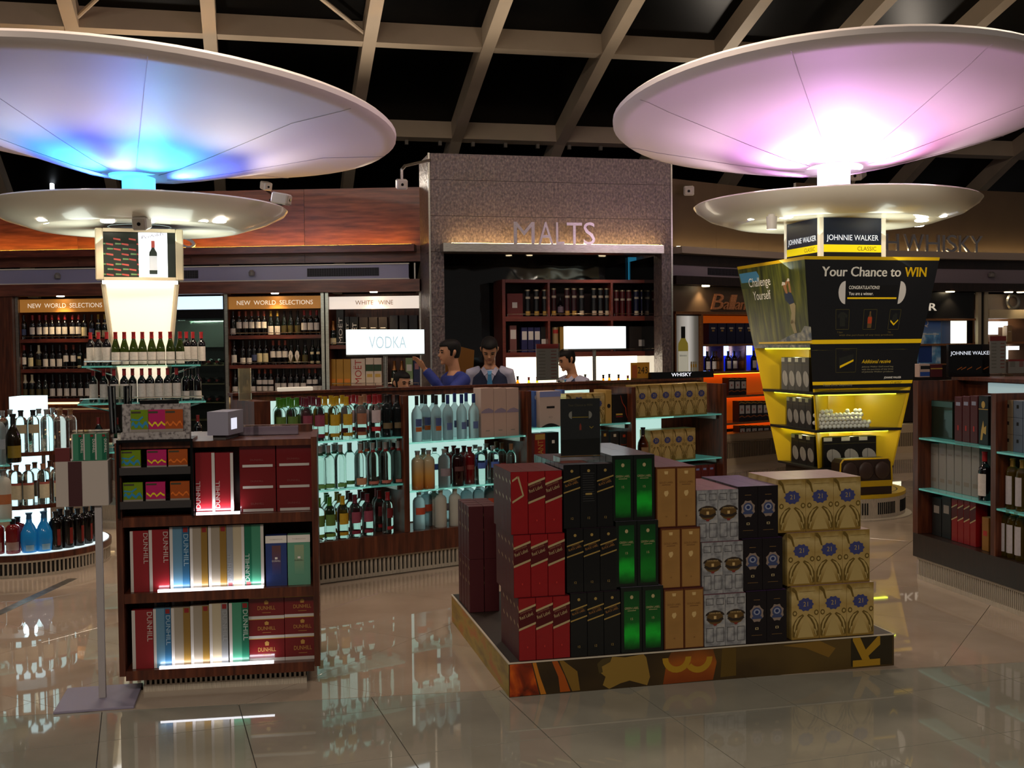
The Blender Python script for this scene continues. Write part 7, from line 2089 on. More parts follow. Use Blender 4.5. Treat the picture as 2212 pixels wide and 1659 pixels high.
# left panel: printed golf photograph
lf = MB()
grass = ramp_mat('golf_meadow', [(.3, '1c240a'), (.46, '3a4212'), (.62, '5c601a'), (.78, '86802a')], (1, 6, .8), 3.2, 4, .4)
zlb = PZ(1700, 745, 'l')[1]
face(lf, [(-1, zlb), (1, zlb), (1, zT_), (-1, zT_)], grass, .0005, 'l')
L_ = lambda px, py: PZ(px, py, 'l')
def lface(pts, m, off=.0015):
    q = [L_(a, b) for a, b in pts]
    face(lf, q, m, off, 'l')
lface([(1602, 612), (1640, 608), (1640, 596), (1634, 586), (1597, 592)], M('golf_sky', '4a90b8', .4))
lface([(1602, 625), (1640, 622), (1640, 608), (1602, 612)], M('golf_trees', '3a4a1c', .5))
ftext(lf, 'Challenge', *L_(1620, 627), .085, cream_p, .0025, w=.46, side='l'); ftext(lf, 'Yourself', *L_(1629, 649), .085, cream_p, .0025, w=.37, side='l')
skin_p = M('golf_skin', '9a6a44', .5); shirt_p = M('golf_navy', '1c2c44', .5); trou_p = M('golf_khaki', '9a8c68', .5)
lface([(1706, 658), (1716, 654), (1713, 640), (1708, 630), (1694, 634), (1697, 648)], shirt_p, .002)
lface([(1708, 700), (1718, 697), (1719, 660), (1716, 654), (1706, 658), (1710, 676)], trou_p, .002)
lface([(1716, 720), (1722, 719), (1717, 696), (1711, 690), (1708, 698)], trou_p, .002)
lface([(1693, 622), (1698, 634), (1702, 634), (1699, 618), (1703, 606), (1700, 604), (1696, 612), (1691, 614)], skin_p, .0022)
lface([(1706, 632), (1710, 632), (1707, 614), (1704, 603), (1701, 605)], skin_p, .0022)
lface([(1689, 617), (1697, 615), (1696, 610), (1690, 609)], M('golf_cap', 'c8c4bc', .5), .0026)
lface([(1700, 608), (1706, 607), (1705, 602), (1702, 601)], M('golf_cap'), .0026)
lface([(1676, 740), (1754, 735), (1752, 706), (1738, 704), (1730, 718), (1712, 722)], ramp_mat('golf_rocks', [(.35, '4a5664'), (.55, '8c8c80'), (.7, 'b0ac98')], (1, 1, 1), 14, 3, .5), .0018)
lface([(1640, 743), (1755, 741), (1755, 737), (1640, 739)], yb, .003)
lf.build('side_panel', jd)
lp2 = MB()
face(lp2, [(-1, zp - .0), (1, zp - .0), (1, zlb - .0005), (-1, zlb - .0005)], MATS['golf_rocks'], .0005, 'l')
lp2.build('side_lip', jd)
# lit box on top with brand panels
bx_h = .36
zb0 = zT_ + .0305; zb1 = 2.835
bh = .35
cm_ = M('header_frame', 'd8cfc0', .4, emit='f4ead8', es=.25)
for sx in (-1, 1):
    for sy in (-1, 1):
        bx('frame_post', jd, sx * bh - (.045 if sx > 0 else 0), sy * bh - (.045 if sy > 0 else 0), zb0, sx * bh + (.045 if sx < 0 else 0), sy * bh + (.045 if sy < 0 else 0), zb1, cm_, .004)
bx('frame_rail', jd, -bh, -bh, zb1 + .0005, bh, bh, zb1 + .025, cm_, .004)
navy_p = M('panel_navy', '141c2c', .35, emit='1c2840', es=.25)
for side in 'fl':
    w = bh - .047; h0 = zb0 + .02; h1 = zb1 - .003
    mb = MB().box(-w, 0, h0, w, .02, h1, navy_p).rect(-w, h0 + .05, w, h0 + .12, -.001, M('panel_yellow', 'e0c814', .4, emit='e0d010', es=.5)).text('CLASSIC', .05, h0 + .065, .038, M('panel_olive', '6a5c10', .4), -.002, w=.2).text('JOHNNIE WALKER', 0, h0 + .145, .05, M('panel_letter', 'e8ecf0', .4, emit='e8f0ff', es=.8), -.002, w=w * 1.8, center=True).rect(-w, h0, w, h0 + .045, -.001, M('panel_black', '101216', .4))
    o = mb.build('brand_panel', jd)
    if side == 'f': o.location = (0, -bh + .008, 0)
    else: o.location = (-bh + .008, 0, 0); o.rotation_euler = (0, 0, -PI / 2)
bx('cap_board', jd, -bh + .05, -bh + .05, zb0, bh - .05, bh - .05, zb1 - .01, M('header_inner', '2a2620', .5))
# golf ball tray glass front
za_, zb2 = zg1, zp
ag = MB()
a0, a1 = HW(zg1 + .002) - .02, HW(1.24) - .02
vs = [(-a0, -a0, zg1 + .001), (a0, -a0, zg1 + .001), (a1, -a1, 1.17), (-a1, -a1, 1.17)]
ag.add(vs + [(x, y + .004, z) for x, y, z in vs], [(0, 1, 2, 3), (7, 6, 5, 4), (0, 4, 5, 1), (1, 5, 6, 2), (2, 6, 7, 3), (3, 7, 4, 0)], acrylic)
# boxes in the niches
def oval(mb, w, h, s=1):
    n = 14
    mb.poly([(s * .08 * w + .42 * w * math.cos(-2 * PI * i / n) * .95 - .10 * w * math.sin(-2 * PI * i / n), .36 * h + .24 * h * math.sin(-2 * PI * i / n)) for i in range(n)][::-1], -.0012, M('print_silveroval', '9a968e', .35, .2))
    mb.rect(-w / 2, .86 * h, -.02 * w, .985 * h, -.0008, M('print_silvertab', 'a8a49c', .35)).rect(-w / 2, .77 * h, w / 2, .78 * h, -.0008, M('print_dimolive'))
    mb.rect(-.02 * w, .12 * h, .0, .60 * h, -.0016, M('carton_ebony'))
def tower_boxes(n, side, z, y_off, u0, u1, h, lab_):
    a = HW(z) + .0
    w = (u1 - u0) * a / n
    me = carton('whisky_carton', w - .002, h, .11, M('tower_carton', '100f10', .35), oval)
    for i in range(n):
        l = u0 * a + w * (i + .5)
        if side == 'f': p, rz = JW.w(l, -a + y_off, z + .0006), JW.a
        else: p, rz = JW.w(-a + y_off, -l, z + .0006), JW.a - PI / 2
        tag(obj('whisky_carton', me, None, p, rz), 'black carton with a silver oval on the %s' % lab_, 'carton', 'tower cartons ' + lab_)
tower_boxes(3, 'f', zB_, .05, -.78, .62, .285, 'lowest front tier of the yellow tower')
tower_boxes(3, 'l', zB_, .05, -.52, .60, .285, 'lowest side tier of the yellow tower')
tower_boxes(4, 'l', zg1, .05, -.44, .65, .285, 'middle side tier of the yellow tower')
tower_boxes(4, 'l', zg2, .05, -.4, .68, .32, 'upper side tier of the yellow tower')
# golf balls piled in the front tray
gb_m = M('golf_ball', 'f0ece6', .45)
ball = MB().lathe([(.0214 * math.sin(PI * i / 8), -.0214 * math.cos(PI * i / 8)) for i in range(9)], gb_m, 12)
ball.v = [(x, y, z + .0214) for x, y, z in ball.v]
bme = ball.mesh('golf_ball', True)
nball = 0
a = HW(zg1)
for lay_ in range(6):
    for rr in range(2):
        for i in range(13):
            l = -a * .86 + i * .0436 + (.0218 if (lay_ + rr) % 2 else 0)
            hmax = 5 if l < a * .18 else (2 if l < a * .62 else 0)
            if lay_ >= hmax or (lay_ == hmax - 1 and random.random() < .35): continue
            y = -HW(zg1 + .03 * lay_) + .075 + rr * .042 + (lay_ % 2) * .012
            p = JW.w(l, y, zg1 + .0006 + lay_ * .036)
            tag(obj('golf_ball', bme, None, p, JW.a), 'white golf ball in the yellow front tray of the tower', 'golf ball', 'golf balls in the tray')
            nball += 1
ag.build('tray_glass', jd)
# golf bag on the base
yg = -.49
gbg = thing('travel_bag', 'brown quilted travel bag with yellow piping leaning on the tower base', 'bag', JW.w(-.03, -.62, .2335), JW.a)
bw2 = .27
bpts = [(-bw2, .0), (bw2, 0), (bw2, .13), (bw2 * .96, .30), (bw2 * .86, .335), (-bw2 * .86, .335), (-bw2 * .97, .30), (-bw2, .13)]
brn = M('bag_brown', '2c1c16', .55)
MB().prism(bpts, 0, .16, brn).build('body', gbg)
MB().prism([(-bw2 - .004, .075), (bw2 + .004, .075), (bw2 + .004, .13), (-bw2 - .004, .13)], -.006, .12, yel).build('yellow_band', gbg)
MB().path([(-bw2, -.004, .13), (-bw2 * .97, -.004, .30), (-bw2 * .86, -.004, .335), (bw2 * .86, -.004, .335), (bw2 * .97, -.004, .30), (bw2, -.004, .13)], .008, yel, 8).build('piping', gbg)
for i in range(3):
    x = -bw2 * .62 + i * bw2 * .62
    o = MB().lathe([(.5 * math.sin(PI * k / 8), -.5 * math.cos(PI * k / 8)) for k in range(9)], M('bag_quilt', '382620', .45), 14).build('quilt', gbg, (x, -.003, .225), 0, True)
    o.scale = (bw2 * .60, .05, .17)

# ================================================================== WINE STAND under the left tower
WS = Frame(LT[0], LT[1], 17.5)
wsn = thing('wine_stand', 'wine display stand with a lit picture box and tapered glowing panel under the blue tower', 'display', LT, WS.a)
fc_ = M('stand_frame', 'cfc2a8', .35)
hb2 = .355
zA0, zA1 = WS.z(310, 606, -hb2), WS.z(310, 497, -hb2)
bx('picture_box', wsn, -hb2, -hb2 + .012, zA0, hb2, hb2, zA1, M('box_inner', '3a342c', .5))
for sx in (-1, 1):
    bx('frame_post', wsn, sx * hb2 - .035, -hb2 - .012, zA0, sx * hb2 + .035, -hb2 + .05, zA1 + .012, fc_, .01)
bx('frame_rail', wsn, -hb2 + .036, -hb2 - .01, zA1 - .02, hb2 - .036, -hb2 + .011, zA1 + .012, fc_)
bx('frame_rail', wsn, -hb2 + .036, -hb2 - .01, zA0 - .0, hb2 - .036, -hb2 + .011, zA0 + .03, fc_)
pic = MB().rect(-hb2 + .04, zA0 + .032, hb2 - .04, zA1 - .022, -hb2 + .0085, M('picture_dark', '1c221c', .35, emit='1c221c', es=.4))
rnd = random.Random(3)
capm = M('picture_capsule', '9a4038', .4, emit='a04840', es=.45); glm = M('picture_glint', '5c7c50', .4, emit='6a8a5c', es=.4)
for r_i in range(8):
    for c_i in range(5):
        x = -hb2 + .06 + c_i * .135 + (r_i % 2) * .065; z = zA0 + .05 + r_i * .047
        if x > hb2 - .14: continue
        pic.quad((x, -hb2 + .0075, z), (x + .062, -hb2 + .0075, z - .010), (x + .062, -hb2 + .0075, z + .006), (x, -hb2 + .0075, z + .014), capm)
        if rnd.random() < .7: pic.quad((x - .055, -hb2 + .0075, z + .0), (x - .004, -hb2 + .0075, z), (x - .004, -hb2 + .0075, z + .012), (x - .055, -hb2 + .0075, z + .016), glm)
pw0, pw1 = WS.x(305, -hb2), WS.x(367, -hb2)
pic.rect(pw0, zA0 + .032, pw1, zA1 - .022, -hb2 + .006, M('picture_white', 'ffffff', .4, emit='eef4ff', es=1.5))
cxw = (pw0 + pw1) / 2; hB = (zA1 - zA0) * .66; rB = .036
pts = [(cxw + a * rB, zA0 + .06 + b * hB) for a, b in BP['bordeaux'][1:-1]]
pic.poly([(2 * cxw - x, z) for x, z in pts][::-1] and pts + [(2 * cxw - x, z) for x, z in pts][::-1], -hb2 + .005, M('picture_bottle', '24302c', .4))
pic.rect(cxw - rB, zA0 + .06 + .12 * hB, cxw + rB, zA0 + .06 + .55 * hB, -hb2 + .004, M('picture_label', 'a8acb4', .4, emit='c8d0d8', es=.45)).rect(cxw - .016, zA0 + .06 + .8 * hB, cxw + .016, zA0 + .062 + hB, -hb2 + .004, capm)
pic.text('Penfolds', cxw - .10, zA1 - .085, .03, M('picture_ink', '4a3a5a', .4), -hb2 + .004, w=.2, rot=.2, shear=.3)
pic.build('picture', wsn)
bx('light_gap', wsn, -hb2 + .02, -hb2 - .0, zA0 - .03, hb2 - .02, -hb2 + .06, zA0 - .001, M('gap_glow', 'ffffff', .4, emit='ffffff', es=2.5))
zP1 = zA0 - .032; zP0 = WS.z(310, 868, -hb2)
ht2, hbot = hb2 - .01, .22
def frustum(nm, a1, a0, z1, z0, m, y0=0.0):
    vs = [(-a0, -a0, z0), (a0, -a0, z0), (a0, a0, z0), (-a0, a0, z0), (-a1, -a1, z1), (a1, -a1, z1), (a1, a1, z1), (-a1, a1, z1)]
    return MB().add(vs, [(3, 2, 1, 0), (4, 5, 6, 7), (0, 1, 5, 4), (1, 2, 6, 5), (2, 3, 7, 6), (3, 0, 4, 7)], m).build(nm, wsn)
frustum('glow_panel', ht2 - .04, hbot - .03, zP1, zP0, M('panel_ivory', 'fff6e0', .4, emit='fff0d6', es=.72))
for sx in (-1, 1):
    MB().cyl((sx * (ht2 - .02), -ht2 + .02, zP1), (sx * (hbot - .01), -hbot + .01, zP0), .022, fc_, 8).build('frame_post', wsn)
MB().lathe([(0, 0), (.50, 0), (.50, .05), (.42, .055), (.42, .2), (0, .2)], grille_mat, 40).build('base_drum', wsn, smooth=True)
bx('pedestal', wsn, -.2, -.2, .2, .2, .2, zP0, M('pedestal_brown'))
zW1 = WS.z(310, 789, -.42); zW2 = WS.z(310, 868, -.42)
for z, s in ((zW1, .52), (zW2, .56), (.72, .55)):
    mb = MB()
    mb.box(-s, -s, z - .014, s, -.26, z, glass_shelf); mb.box(-s, .26, z - .014, s, s, z, glass_shelf); mb.box(-s, -.26, z - .014, -.26, .26, z, glass_shelf); mb.box(.26, -.26, z - .014, s, .26, z, glass_shelf)
    mb.build('glass_tier', wsn)
    r_ = MB().path([(-s + .02, -s + .02, z + .045), (s - .02, -s + .02, z + .045)], .006, chrome, 8)
    for t in (-1, -.35, .3, 1): r_.cyl((t * (s - .02), -s + .02, z), (t * (s - .02), -s + .02, z + .045), .005, chrome, 6)
    r_.build('rail', wsn)
    for sx in (-1, 1):
        MB().cyl((sx * .25, -.25, z - .10), (sx * (s - .04), -s + .04, z - .015), .008, chrome, 6).build('bracket', wsn)
PL1 = 'on upper tier of wine stand'; PL2 = 'on lower tier of wine stand'
for p in (251, 270, 290, 309, 329, 348, 369, 390):
    y = -.40
    K['burg'].put(WS.w(WS.x(p, y), y, zW1), WS.a, 'green wine bottle with red capsule ' + PL1, 'green wine bottles on the stand')
for p, y in ((197, -.20), (214, -.3), (232, -.38), (404, -.30), (418, -.2), (436, -.12)):
    K['red_big'].put(WS.w(WS.x(p, y), y, zW1), WS.a, 'dark wine bottle with bright red capsule ' + PL1 + (', chiller side' if p > 300 else ', far from chiller'), 'dark wine bottles upper tier ' + ('r' if p > 300 else 'l'))
for p, y in ((201, -.28), (224, -.36), (246, -.42), (268, -.42), (286, -.36), (306, -.42), (324, -.42), (343, -.42), (362, -.42), (381, -.42)):
    K['red_big'].put(WS.w(WS.x(p, y), y, zW2), WS.a, 'dark wine bottle with bright red capsule ' + PL2, 'dark wine bottles lower tier')
for p, y in ((400, -.36), (412, -.25), (426, -.34)):
    K['dark_low'].put(WS.w(WS.x(p, y), y, zW2), WS.a, 'black wine bottle with low label ' + PL2, 'black wine bottles lower tier')
for p, y in ((210, -.3), (250, -.42), (400, -.42), (425, -.36)):
    K['red_w'].put(WS.w(WS.x(p, y), y, .72), WS.a, 'dark wine bottle on the lowest glass tier of the wine stand', 'wine bottles lowest tier')
# ================================================================== ROUND ISLAND (far left)
LI = Frame(-3.80, 8.72, 0)
RI = .63
ri = thing('round_island', 'round wooden island of spirits with lit tiers around a white light column', 'shelf unit', LI.o, 0)
bx('light_column', ri, -.05, -.12, .17, .155, .10, 1.30, M('column_glow', 'd8f0f0', .4, emit='c8ecf4', es=1.6))
MB().lathe([(0, .004), (RI - .03, .004), (RI - .03, .12), (0, .12)], M('plinth_dark'), 48).build('plinth', ri, smooth=True)
MB().lathe([(RI - .025, .0), (RI - .01, .0), (RI - .01, .02), (RI - .025, .02), (RI - .025, 0)], grille_mat, 48).build('grille_ring', ri, smooth=True)
MB().lathe([(RI - .025, .105), (RI - .005, .105), (RI - .005, .12), (RI - .025, .12)], grille_mat, 48).build('grille_ring', ri, smooth=True)
gb_ = MB().box(-.006, -.006, .02, .006, .006, .105, grille_mat).mesh('grille_bar')
for i in range(70):
    a = PI + PI * 1.15 * i / 69
    obj('grille_bar', gb_, ri, ((RI - .018) * math.cos(a), (RI - .018) * math.sin(a), 0), a)
MB().lathe([(0, .12), (RI, .12), (RI, .165), (0, .165)], wood, 48).build('deck', ri, smooth=True)
MB().lathe([(.2, .1655), (RI - .02, .1655), (RI - .02, .170), (.2, .170)], M('lit_deck', 'e8f4f4', .4, emit='d8f0f4', es=.9), 48).build('deck_glow', ri, smooth=True)
zi = (.170, .505, .90)
for z in zi[1:]:
    MB().lathe([(.16, z - .03), (RI - .16, z - .03), (RI - .16, z), (.16, z)], wood, 40).build('tier', ri, smooth=True)
for a in (.3, 1.6, 2.9, 4.2, 5.6):
    MB().cyl((.3 * math.cos(a), .3 * math.sin(a), .17), (.3 * math.cos(a), .3 * math.sin(a), .87), .015, steel, 8).build('tier_post', ri)
lamp('island_glow', 'POINT', (LI.o.x + .15, LI.o.y - .3, .45), 1.5, 'd8f4ff', radius=.05)
VK('i_clear', 'spirit_bottle', 'round', .31, .045, gl_clear, cs, .88)
VK('i_lab', 'spirit_bottle', 'round', .30, .043, gl_clear, ct, .86, lab('ivory_map', 'dccfae'), (.15, .5), lab('rose_strip', 'a8584c'), (.5, .56))
VK('i_rum', 'spirit_bottle', 'round', .31, .044, gl_clear, ck, .86, lab('tan_plate', 'a89a7c'), (.45, .66))
VK('i_cry', 'spirit_bottle', 'round', .30, .046, tint('d8c8c0', 'crystal_rose'), co, .86)
VK('i_blue', 'liqueur_bottle', 'bell', .29, .062, M('azure_glass', '1c78b8', .12, emit='1c78b8', es=.10), M('cap_azure', '2c5c88', .4), .84, lab('pale_square', '8ab0c8'), (.05, .2), arc=1.0)
VK('i_black', 'liqueur_bottle', 'round', .28, .05, M('jet_glass', '0b0808', .12), ck, .86, lab('red_script', '7c1c14'), (.12, .55), arc=.5)
VK('i_red', 'liqueur_bottle', 'round', .25, .05, M('claret_glass', '7c1c20', .1), ck, .86, lab('claret_label', 'b08a80'), (.1, .34))
nmI = {'i_clear': 'clear spirit bottle', 'i_lab': 'map-labelled spirit bottle', 'i_rum': 'clear bottle with a tan shoulder plate', 'i_cry': 'rosy crystal bottle', 'i_blue': 'bright azure liqueur bottle', 'i_black': 'jet black liqueur bottle', 'i_red': 'claret red liqueur bottle'}
def on_ring(px, rr):
    """point on the circle of radius rr round the island axis, on the camera's side, seen at photo column px"""
    k = (px - 1106.0) / FPX
    best = None
    for i in range(400):
        a = PI + PI * 1.1 * i / 399
        x, y = LI.o.x + rr * math.cos(a), LI.o.y + rr * math.sin(a)
        e = abs(x / y - k)
        if best is None or e < best[0]: best = (e, x, y, a)
    return best[1], best[2], best[3] + PI / 2
for lv, rr, items in ((2, .42, [(-25, 'i_clear'), (2, 'i_clear'), (43, 'i_rum'), (69, 'i_rum'), (98, 'i_clear'), (126, 'i_cry'), (150, 'i_cry')]), (2, .27, [(20, 'i_clear'), (82, 'i_clear'), (112, 'i_clear'), (136, 'i_cry')]),
    (1, .42, [(-30, 'i_lab'), (-2, 'i_lab'), (30, 'i_lab'), (55, 'i_lab'), (88, 'i_lab'), (116, 'i_lab'), (140, 'i_lab')]), (1, .27, [(15, 'i_lab'), (70, 'i_lab'), (103, 'i_lab')]),
    (0, .53, [(-15, 'i_red'), (20, 'i_red'), (55, 'i_blue'), (86, 'i_blue'), (112, 'i_black'), (137, 'i_black'), (160, 'i_black'), (178, 'i_black'), (194, 'i_black')]), (0, .42, [(122, 'i_black'), (145, 'i_black'), (30, 'i_red')])):
    for px, k in items:
        x, y, a = on_ring(px, rr)
        K[k].put((x, y, zi[lv]), a, nmI[k] + ', %s of the round island' % ('lit deck', 'middle tier', 'top tier')[lv] + (', outer ring' if rr in (.42, .53) and not (lv == 0 and rr == .42) else ', inner ring'), 'round island %s %d %s' % (k, lv, rr))
# near corner shelf of glass at the frame's left
CS = Frame(-3.62, 7.35, 33)
csf = thing('corner_shelf', 'glass corner shelf with steel posts next to the round island', 'shelf unit', CS.o, CS.a)
for z in (.52, .89): bx('glass_tier', csf, -.75, 0, z - .012, .30, .32, z, glass_shelf)
for x, y in ((-.72, .03), (-.72, .29), (.12, .29)):
    MB().cyl((x, y, 0), (x, y, 1.0), .014, steel, 8).build('post', csf)
VK('c_frost', 'vodka_bottle', 'round', .34, .05, gl_frost, cb, .86, lab('ash_lines', '8a94a0'), (.3, .5))
VK('c_dark', 'liqueur_bottle', 'flask', .33, .05, M('tawny_glass', '1c1408', .1), ck, .8, lab('gold_moon', '8a7424'), (.1, .35))
VK('c_milk', 'vodka_bottle', 'round', .33, .05, gl_white, cs, .88, lab('sunset', 'a8643c'), (.3, .5))
for px, y, k, z, t in ((-4, .08, 'c_frost', .89, 'frosted blue-capped bottle on the upper pane of the corner shelf'), (30, .16, 'c_dark', .89, 'tawny bottle with a gold moon label on the corner shelf'), (-30, .14, 'c_frost', .89, 'frosted blue-capped bottle on the upper pane of the corner shelf'), (6, .10, 'c_milk', .52, 'milky bottle with a sunset label on the lower pane'), (-30, .10, 'c_milk', .52, 'milky bottle with a sunset label on the lower pane')):
    K[k].put(CS.w(CS.x(px, y, 1000), y, z), CS.a, t, 'corner shelf ' + k)

# ================================================================== RIGHT GONDOLA
r0, r1 = at_z(1972, 1249), at_z(2212, 1337)
RG = Frame(r0.x, r0.y, math.degrees(math.atan2(r1.y - r0.y, r1.x - r0.x)))
rg = thing('aisle_gondola', 'dark walnut aisle gondola with glass tiers of boxes at the right edge', 'shelf unit', RG.o, RG.a)
GL = 2.3; GD = .8; SP = .36
ztp = RG.z(1972, 822); zdk2 = RG.z(2000, 1158, .0); zpl = RG.z(1990, 1206)
xP = RG.x(2140, 0, 1000)
bx('plinth', rg, .03, .05, 0, GL, GD, zpl, M('plinth_dark'))
bx('grille_rail', rg, .02, .02, .0, GL, .045, .03, grille_mat); bx('grille_rail', rg, .02, .02, zpl - .02, GL, .045, zpl - .001, grille_mat)
gm = MB().box(-.004, .025, .03, .004, .04, zpl - .02, grille_mat).mesh('grille_bar')
for i in range(95): obj('grille_bar', gm, rg, (.03 + i * .02, 0, 0))
bx('base', rg, 0, 0, zpl, GL, GD, zdk2, dkwood)
bx('end_panel', rg, -.002, -.0, zdk2 + .0005, .06, GD, ztp, wood)
bx('spine', rg, .061, SP, zdk2 + .0005, GL, SP + .05, ztp, wood)
bx('top_cap', rg, -.01, SP - .06, ztp + .0005, GL, GD, ztp + .022, wood)
bx('partition', rg, xP, -.0, zdk2 + .0005, xP + .05, SP - .001, RG.z(2145, 850), wood)
bx('light_panel', rg, .35, SP - .02, ztp - .08, GL - .1, SP - .001, ztp - .01, M('dim_backlight', 'b8d0d0', .5, emit='b0ccd0', es=.45))
gz1, gz2 = RG.z(2070, 957, .01), RG.z(2070, 1073, .01)
for z in (gz1, gz2):
    bx('glass_tier', rg, .065, .005, z - .012, xP - .002, SP - .022, z, glass_shelf)
    bx('glass_tier', rg, xP + .052, .005, z - .03, GL, SP - .022, z - .018, glass_shelf)
def rcart(pa, pb, yt, z, y, d, m, name, label, group, pr=None):
    return cart(RG, pa, pb, yt, z + .0005, y, d, m, name, label, group, pr)
rcart(2012, 2058, 866, gz1, .10, .12, M('bottle_green_bag', '1c2a20', .2, coat=.5), 'gift_bag', 'shiny dark green bag on the upper tier of the aisle gondola', 'aisle bags', lambda mb, w, h: mb.rect(-.5 * w, .84 * h, .5 * w, h - .003, -.001, M('print_teal', '3c5c58', .4)))
for k in range(3):
    rcart(2062 + k * 17, 2078 + k * 17, 857 - k, gz1, .08, .12, M('mulberry_carton', '4a1216', .4), 'whisky_box', 'mulberry red box on the upper tier of the aisle gondola', 'mulberry boxes', lambda mb, w, h: (mb.rect(-.3 * w, .8 * h, .3 * w, .88 * h, -.001, M('print_greyblue', '5a5c6c', .4)), mb.rect(-.1 * w, .25 * h, .1 * w, .36 * h, -.001, rdp)))
def griffin(mb, w, h):
    mb.poly([(.2 * w * math.cos(-2 * PI * i / 10), .82 * h + .12 * w * 2 * math.sin(-2 * PI * i / 10)) for i in range(10)][::-1], -.001, gdp); mb.rect(-.5 * w, .72 * h, .5 * w, .735 * h, -.001, gdp)
    mb.poly([(-.3 * w, .1 * h), (-.1 * w, .1 * h), (.0, .25 * h), (.3 * w, .22 * h), (.32 * w, .4 * h), (.1 * w, .36 * h), (.0, .5 * h), (-.2 * w, .3 * h)], -.001, gdp)
for k in range(1):
    rcart(2114, 2135, 855, gz1, .06, .12, M('obsidian_carton'), 'whisky_box', 'black box with golden figures beside the mulberry boxes', 'aisle boxes', griffin)
for a, b in ((2007, 2027), (2028, 2044), (2045, 2061), (2062, 2078), (2079, 2098), (2099, 2116)):
    rcart(a, b, 958, gz2, .1, .12, M('chalk_carton', '94908a', .5), 'spirit_box', 'chalk white carton on the middle tier of the aisle gondola', 'chalk white cartons', lambda mb, w, h: (mb.rect(-.25 * w, .74 * h, .25 * w, .77 * h, -.001, M('print_grey')), mb.rect(-.3 * w, .16 * h, .3 * w, .24 * h, -.001, M('print_beigegrey', '8a8074', .5))))
K['red_big'].put(RG.w(RG.x(2128, .07), .07, gz2 + .0005), RG.a, 'dark wine bottle with red capsule beside chalk white cartons', 'aisle bottles')
rcart(2014, 2034, 1076, zdk2, .08, .1, cart_black, 'whisky_box', 'black box at the bottom of the aisle gondola', 'aisle black boxes', lambda mb, w, h: mb.rect(-.3 * w, .6 * h, .3 * w, .8 * h, -.001, M('print_grey')))
rcart(2035, 2055, 1074, zdk2, .08, .1, cart_black, 'whisky_box', 'black box at the bottom of the aisle gondola', 'aisle black boxes', lambda mb, w, h: mb.rect(-.3 * w, .6 * h, .3 * w, .8 * h, -.001, M('print_grey')))
def rlm(mb, w, h): slant(mb, w, h, .50, .60, .28, red_d); slant(mb, w, h, .77, .87, .03, gold_pale, -.0012); slant(mb, w, h, .48, .58, .03, gold_pale, -.0012)
for k in range(4):
    rcart(2056 + k * 13.4, 2069 + k * 13.4, 1078 + k * 1.5, zdk2, .07, .085, red_c, 'whisky_carton', 'red carton with slanted gold lines at the bottom of the aisle gondola', 'aisle red cartons', rlm)
rcart(2122, 2137, 1118, zdk2, .05, .1, M('marigold_carton', '8a5c1c', .4), 'whisky_box', 'marigold carton beside the red ones in the aisle gondola', 'aisle boxes', lambda mb, w, h: mb.rect(-.3 * w, .45 * h, .3 * w, .6 * h, -.001, rdp))
zb3 = gz1 - .018
for rw in range(3):
    for k, (m_, c_) in enumerate((('beige_small', '7a6850'), ('powder_small', '5c6878'), ('powder_small', '5c6878'))):
        xx0 = RG.x(2168 + k * 21, .08); xx1 = RG.x(2188 + k * 21, .08); hq = .105
        me = carton('miniature_box', xx1 - xx0 - .002, hq - .001, .09, M(m_, c_, .5), lambda mb, w, h: mb.rect(-.12 * w, .55 * h, .12 * w, .75 * h, -.001, blp))
        tag(obj('miniature_box', me, None, RG.w((xx0 + xx1) / 2, .08, zb3 + .0005 + rw * hq), RG.a), ('beige' if k == 0 else 'powder blue') + ' small box, %s of the stack beyond the partition' % tn[rw], 'box', 'small stacked boxes %d %d' % (rw, min(k, 1)))
VK('gin', 'whisky_bottle', 'round', .31, .04, tint('b08a1c', 'gold_spirit'), cap_gold, .84, lab('white_crest', 'b8b0b4'), (.1, .66), arc=1.6)
for px, z in ((2189, gz2 - .018), (2210, gz2 - .018), (2174, zdk2), (2191, zdk2), (2209, zdk2)):
    K['gin'].put(RG.w(RG.x(px, .08), .08, z + .0005), RG.a, 'golden spirit bottle with a white crest label, ' + ('glass tier' if z > zdk2 else 'deck') + ' beyond the partition', 'golden spirit bottles ' + ('tier' if z > zdk2 else 'deck'))
xg_ = RG.x(2212, .08)
for z, nm_ in ((gz2 - .018, 'tier'), (zdk2, 'deck')):
    for i in range(7):
        K['gin'].put(RG.w(xg_ + .11 + i * .105, .08, z + .0005), RG.a, 'golden spirit bottle with a white crest label, ' + ('glass tier' if nm_ == 'tier' else 'deck') + ' beyond the partition', 'golden spirit bottles ' + nm_)
bx('end_panel', rg, GL + .0005, 0, 0, GL + .05, GD, ztp, wood)
# cards and cartons on the gondola top
zt2 = ztp + .0225
RT2 = Frame(RG.o.x, RG.o.y, 12)             # far edge of the top, facing the camera
def onRT(px, y=0.0): return RT2.x(px, y, 815)
yq = .30
def topbox(pa, pb, yt, y, d, m, name, label, cat_, pr=None):
    xa, xb = RT2.x(pa, y, 815), RT2.x(pb, y, 815); h = RT2.z((pa + pb) / 2, yt, y) - zt2
    me = carton(name, xb - xa - .002, max(h, .03), d, m, pr)
    return tag(obj(name, me, None, RT2.w((xa + xb) / 2, y, zt2), RT2.a), label, cat_)
def jws(mb, w, h):
    mb.text('JOHNNIE WALKER', .04 * w, .64 * h, .11 * h, M('panel_letter'), -.001, w=1.0 * w, center=True)
    for i, x in enumerate((-.3, -.2, -.06, .16, .34)): mb.quad((x * w, -.001, .2 * h), ((x + .12) * w, -.001, .28 * h), ((x + .12) * w, -.001, .31 * h), (x * w, -.001, .23 * h), M('print_copper'))
